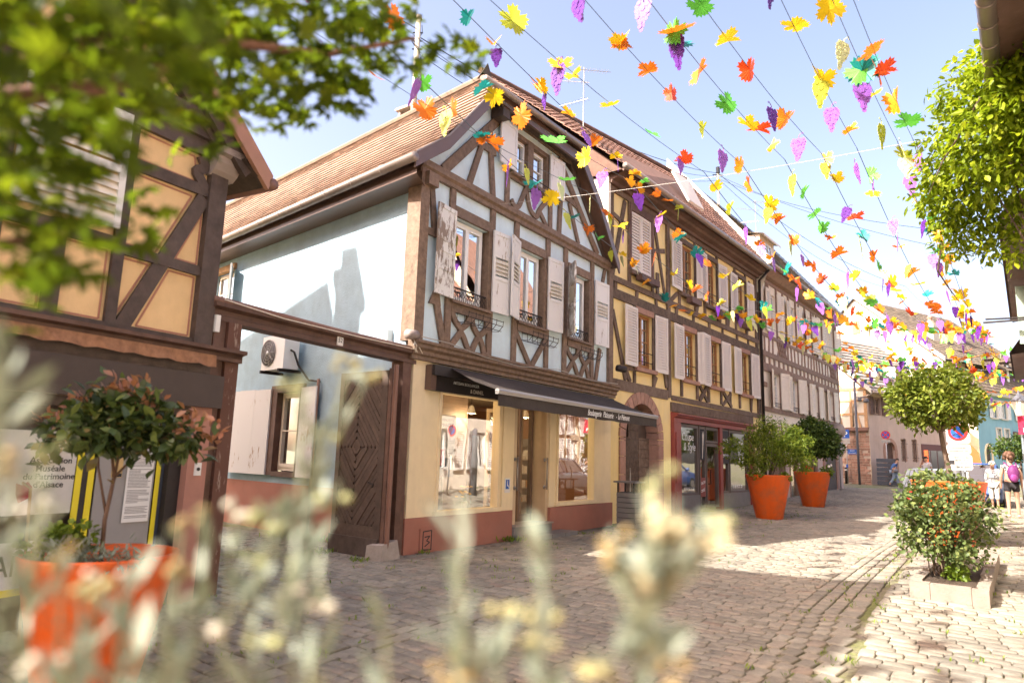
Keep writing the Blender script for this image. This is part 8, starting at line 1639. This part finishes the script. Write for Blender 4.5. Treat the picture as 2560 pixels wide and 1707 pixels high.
# no leaf closer than 0.55 m to the lens
dd = np.linalg.norm(pos-np.array([0, 0, 1.6]), axis=1); pos = pos[dd > .75]; n = len(pos)
from mathutils import Euler
allV = np.zeros((n, len(PV), 3)); tint_ = np.clip(rg.beta(1.2, 2.9, n), 0, 1); rots = []; szs = rg.uniform(.075, .115, n)
for i in range(n):
    e = Euler((rg.normal(0.5, .5), rg.normal(0, .45), rg.uniform(0, 6.28))); rots.append(e); allV[i] = (PV*szs[i]) @ np.array(e.to_matrix()).T + pos[i]
dcam = np.linalg.norm(pos-np.array([0, 0, 1.6]), axis=1); order = np.argsort(-(pos[:, 0]*1.0+pos[:, 2]*.2)); singles = list(order[:300]); ss = set(singles); rest_ = [i for i in range(n) if i not in ss]
PFa = (PF[None]+len(PV)*np.arange(len(rest_))[:, None, None]).reshape(-1, 3)
o = bpy.data.objects.new('foliage', fast_mesh('maple_foliage', allV[rest_].reshape(-1, 3)-np.array(ORG[MP]), PFa, LM_MAPLE, np.repeat(tint_[rest_], len(PF)))); COL.objects.link(o); o.parent = MP; o['kind'] = 'stuff'
var = [fast_mesh('maple_leaf', PV, PF, LM_MAPLE, np.full(len(PF), tv)) for tv in (.05, .2, .4, .6, .85)]
for i in singles:
    o = bpy.data.objects.new('leaf', var[min(4, int(tint_[i]*5))]); COL.objects.link(o); o.parent = MP; o.location = Vector(pos[i])-ORG[MP]; o.rotation_euler = rots[i]; o.scale = (szs[i],)*3
tk = V3(-1.7, .7, MPZ+.2)
trunk(MP, [([tk, V3(-1.65, .72, .9), V3(-1.5, .8, 1.6), V3(-1.25, .95, 2.1)], .05, .03), ([V3(-1.5, .8, 1.6), V3(-1.1, 1.1, 2.15), V3(-.9, 1.45, 2.42), V3(-.74, 1.56, 2.6), V3(-.6, 1.95, 2.82), V3(-.35, 2.05, 2.95)], .028, .006), ([V3(-1.25, .95, 2.1), V3(-.98, 1.2, 2.3), V3(-.85, 1.35, 2.5), V3(-.75, 1.7, 2.75)], .022, .006), ([V3(-1.5, .8, 1.6), V3(-1.0, 1.1, 1.9), V3(-.82, 1.2, 1.98)], .015, .005)], surf('maple_bark', (.16, .075, .05), .7, .2))
tp5, pp5 = pot('orange planter of the maple, outside the left edge', -1.7, .7, 1.1, 1.1, z=MPZ)
# silver-leaved plants growing in the planter right under the lens
FPZ = gz(-.1, .75); tp6, pp6 = pot('orange planter of the silver plants, below the lower edge', -.12, .78, 1.28, 1.25, z=FPZ)
HEADS = [('g', 0.143, 0.671, 1.59), ('c', 0.127, 0.616, 1.557), ('c', 0.145, 0.617, 1.549), ('c', 0.135, 0.619, 1.537), ('c', 0.184, 0.621, 1.525), ('t', 0.18, 0.64, 1.533), ('g', 0.205, 0.677, 1.553), ('c', 0.121, 0.626, 1.497), ('t', 0.094, 0.663, 1.521), ('t', 0.106, 0.665, 1.504), ('t', 0.144, 0.647, 1.492), ('c', 0.16, 0.621, 1.526), ('l', -0.04, 0.643, 1.518), ('l', 0.036, 0.642, 1.526), ('y', -0.003, 0.695, 1.447), ('y', 0.024, 0.695, 1.452), ('y', 0.037, 0.677, 1.436), ('y', 0.125, 0.657, 1.435), ('t', 0.149, 0.638, 1.425), ('t', -0.043, 0.641, 1.409), ('w', -0.218, 0.735, 1.455), ('w', -0.182, 0.737, 1.444), ('l', -0.112, 0.676, 1.443), ('y', -0.188, 0.896, 1.699), ('y', -0.215, 0.913, 1.72), ('g', -0.262, 0.849, 1.68), ('g', -0.232, 0.858, 1.626), ('g', -0.268, 0.773, 1.526), ('g', -0.244, 0.775, 1.516), ('w', -0.31, 0.803, 1.529), ('g', -0.207, 0.822, 1.539), ('t', -0.355, 0.773, 1.527), ('t', -0.345, 0.752, 1.475), ('t', -0.454, 0.73, 1.483), ('w', -0.476, 0.72, 1.54), ('w', -0.414, 0.732, 1.474), ('w', -0.274, 0.699, 1.425), ('w', -0.41, 0.642, 1.404), ('l', -0.459, 0.616, 1.674), ('t', -0.476, 0.673, 1.577), ('g', -0.478, 0.711, 1.595), ('l', -0.371, 0.694, 1.453), ('l', -0.324, 0.698, 1.432), ('l', -0.263, 0.734, 1.456), ('l', -0.391, 0.659, 1.425), ('l', -0.314, 0.75, 1.484), ('l', -0.436, 0.653, 1.459), ('g', -0.216, 0.7, 1.42), ('l', -0.173, 0.661, 1.413), ('l', -0.319, 0.639, 1.418), ('g', -0.27, 0.771, 1.482), ('y', -0.41, 0.693, 1.46), ('l', -0.021, 0.657, 1.436), ('y', 0.086, 0.64, 1.413)]
HM = {'g': surf('bud_green', (.24, .25, .12), .8, .15), 'c': surf('bud_cream', (.42, .38, .24), .8, .1), 't': surf('bud_tan', (.26, .195, .09), .8, .2), 'y': surf('bud_yellow', (.30, .275, .13), .8, .15), 'w': surf('bud_white', (.42, .40, .33), .8, .1)}
STEMS_ = surf('stem_silver', (.20, .21, .13), .8, .1)
groups = [('silver-leaved plant with cream flower heads in the lower right foreground', lambda x: x > .08), ('silver-leaved plant with leafy shoots in the lower middle foreground', lambda x: -.15 < x <= .08), ('tall silver plant with yellow heads crossing the gateway', lambda x: -.29 < x <= -.15), ('dense silver plant with tan and white heads in the lower left foreground', lambda x: -.40 < x <= -.29), ('silver plant with tan heads at the left edge of the foreground', lambda x: x <= -.40)]
NODES = {0: Vector((.118, .637, 1.455)), 2: Vector((-.245, .83, 1.53))}
for gi, (lab, cond) in enumerate(groups):
    hs_ = [h for h in HEADS if cond(h[1])]; cx = sum(h[1] for h in hs_)/len(hs_); cy = sum(h[2] for h in hs_)/len(hs_); bz = FPZ+1.13; root_ = Vector((cx*.9, cy+.02, bz))
    t = thing('silver_plant', lab, 'plant', root_, 'silver plants in the foreground'); st_ = MB(); Vs, Fs, Ts = [], [], []; off = 0; rr = np.random.default_rng(50+gi)
    dens = 11 if gi in (3, 4) else (9 if gi == 2 else 6)
    for h in hs_:
        top = Vector(h[1:]); b0 = root_.lerp(Vector((top.x, top.y, bz)), .6)+Vector((rr.normal(0, .015), rr.normal(0, .015), 0)); mid = b0.lerp(top, .55)+Vector((rr.normal(0, .012), rr.normal(0, .012), 0)); node = NODES.get(gi); mid = node.lerp(top, .35) if node is not None and h[0] != 'l' else mid
        b0 = (root_.lerp(node, .3) if node is not None and h[0] != 'l' else b0); st_.tube([b0, node, mid, top] if node is not None and h[0] != 'l' else [b0, mid, top], .0021, 5)
        if h[0] != 'l':
            bb = MB()
            for i in range(5 if h[0] in 'cyt' else 3): bb.ball(top+Vector((rr.normal(0, .009), rr.normal(0, .009), rr.normal(0, .006))), rr.uniform(.0045, .008), 8, 5, (1, 1, .8))
            smooth(bb.build('flower_head', HM[h[0]], t))
        nl = dens+(34 if h[0] == 'l' else 6); f = rr.uniform(.25, 1.0, nl)**.8; pos_ = np.array([tuple((b0.lerp(mid, x/.55) if x < .55 else mid.lerp(top, (x-.55)/.45))) for x in f]); d = rr.normal(0, .7, (nl, 3)); d[:, 2] = abs(d[:, 2])+.5; V, F = leaf_batch(pos_, d, rr.normal(0, 1, (nl, 3)), rr.uniform(.025, .05, nl)*(1.3 if h[0] == 'l' else .8), 'narrow'); Vs.append(V); Fs.append(F+off); off += len(V); Ts.append(np.repeat(rr.random(nl), 4))
    st_.build('stems', STEMS_, t); o = bpy.data.objects.new('leaves', fast_mesh('silver_leaves', np.vstack(Vs)-np.array(ORG[t]), np.vstack(Fs), LM_SILV, np.concatenate(Ts))); COL.objects.link(o); o.parent = t; o['kind'] = 'stuff'
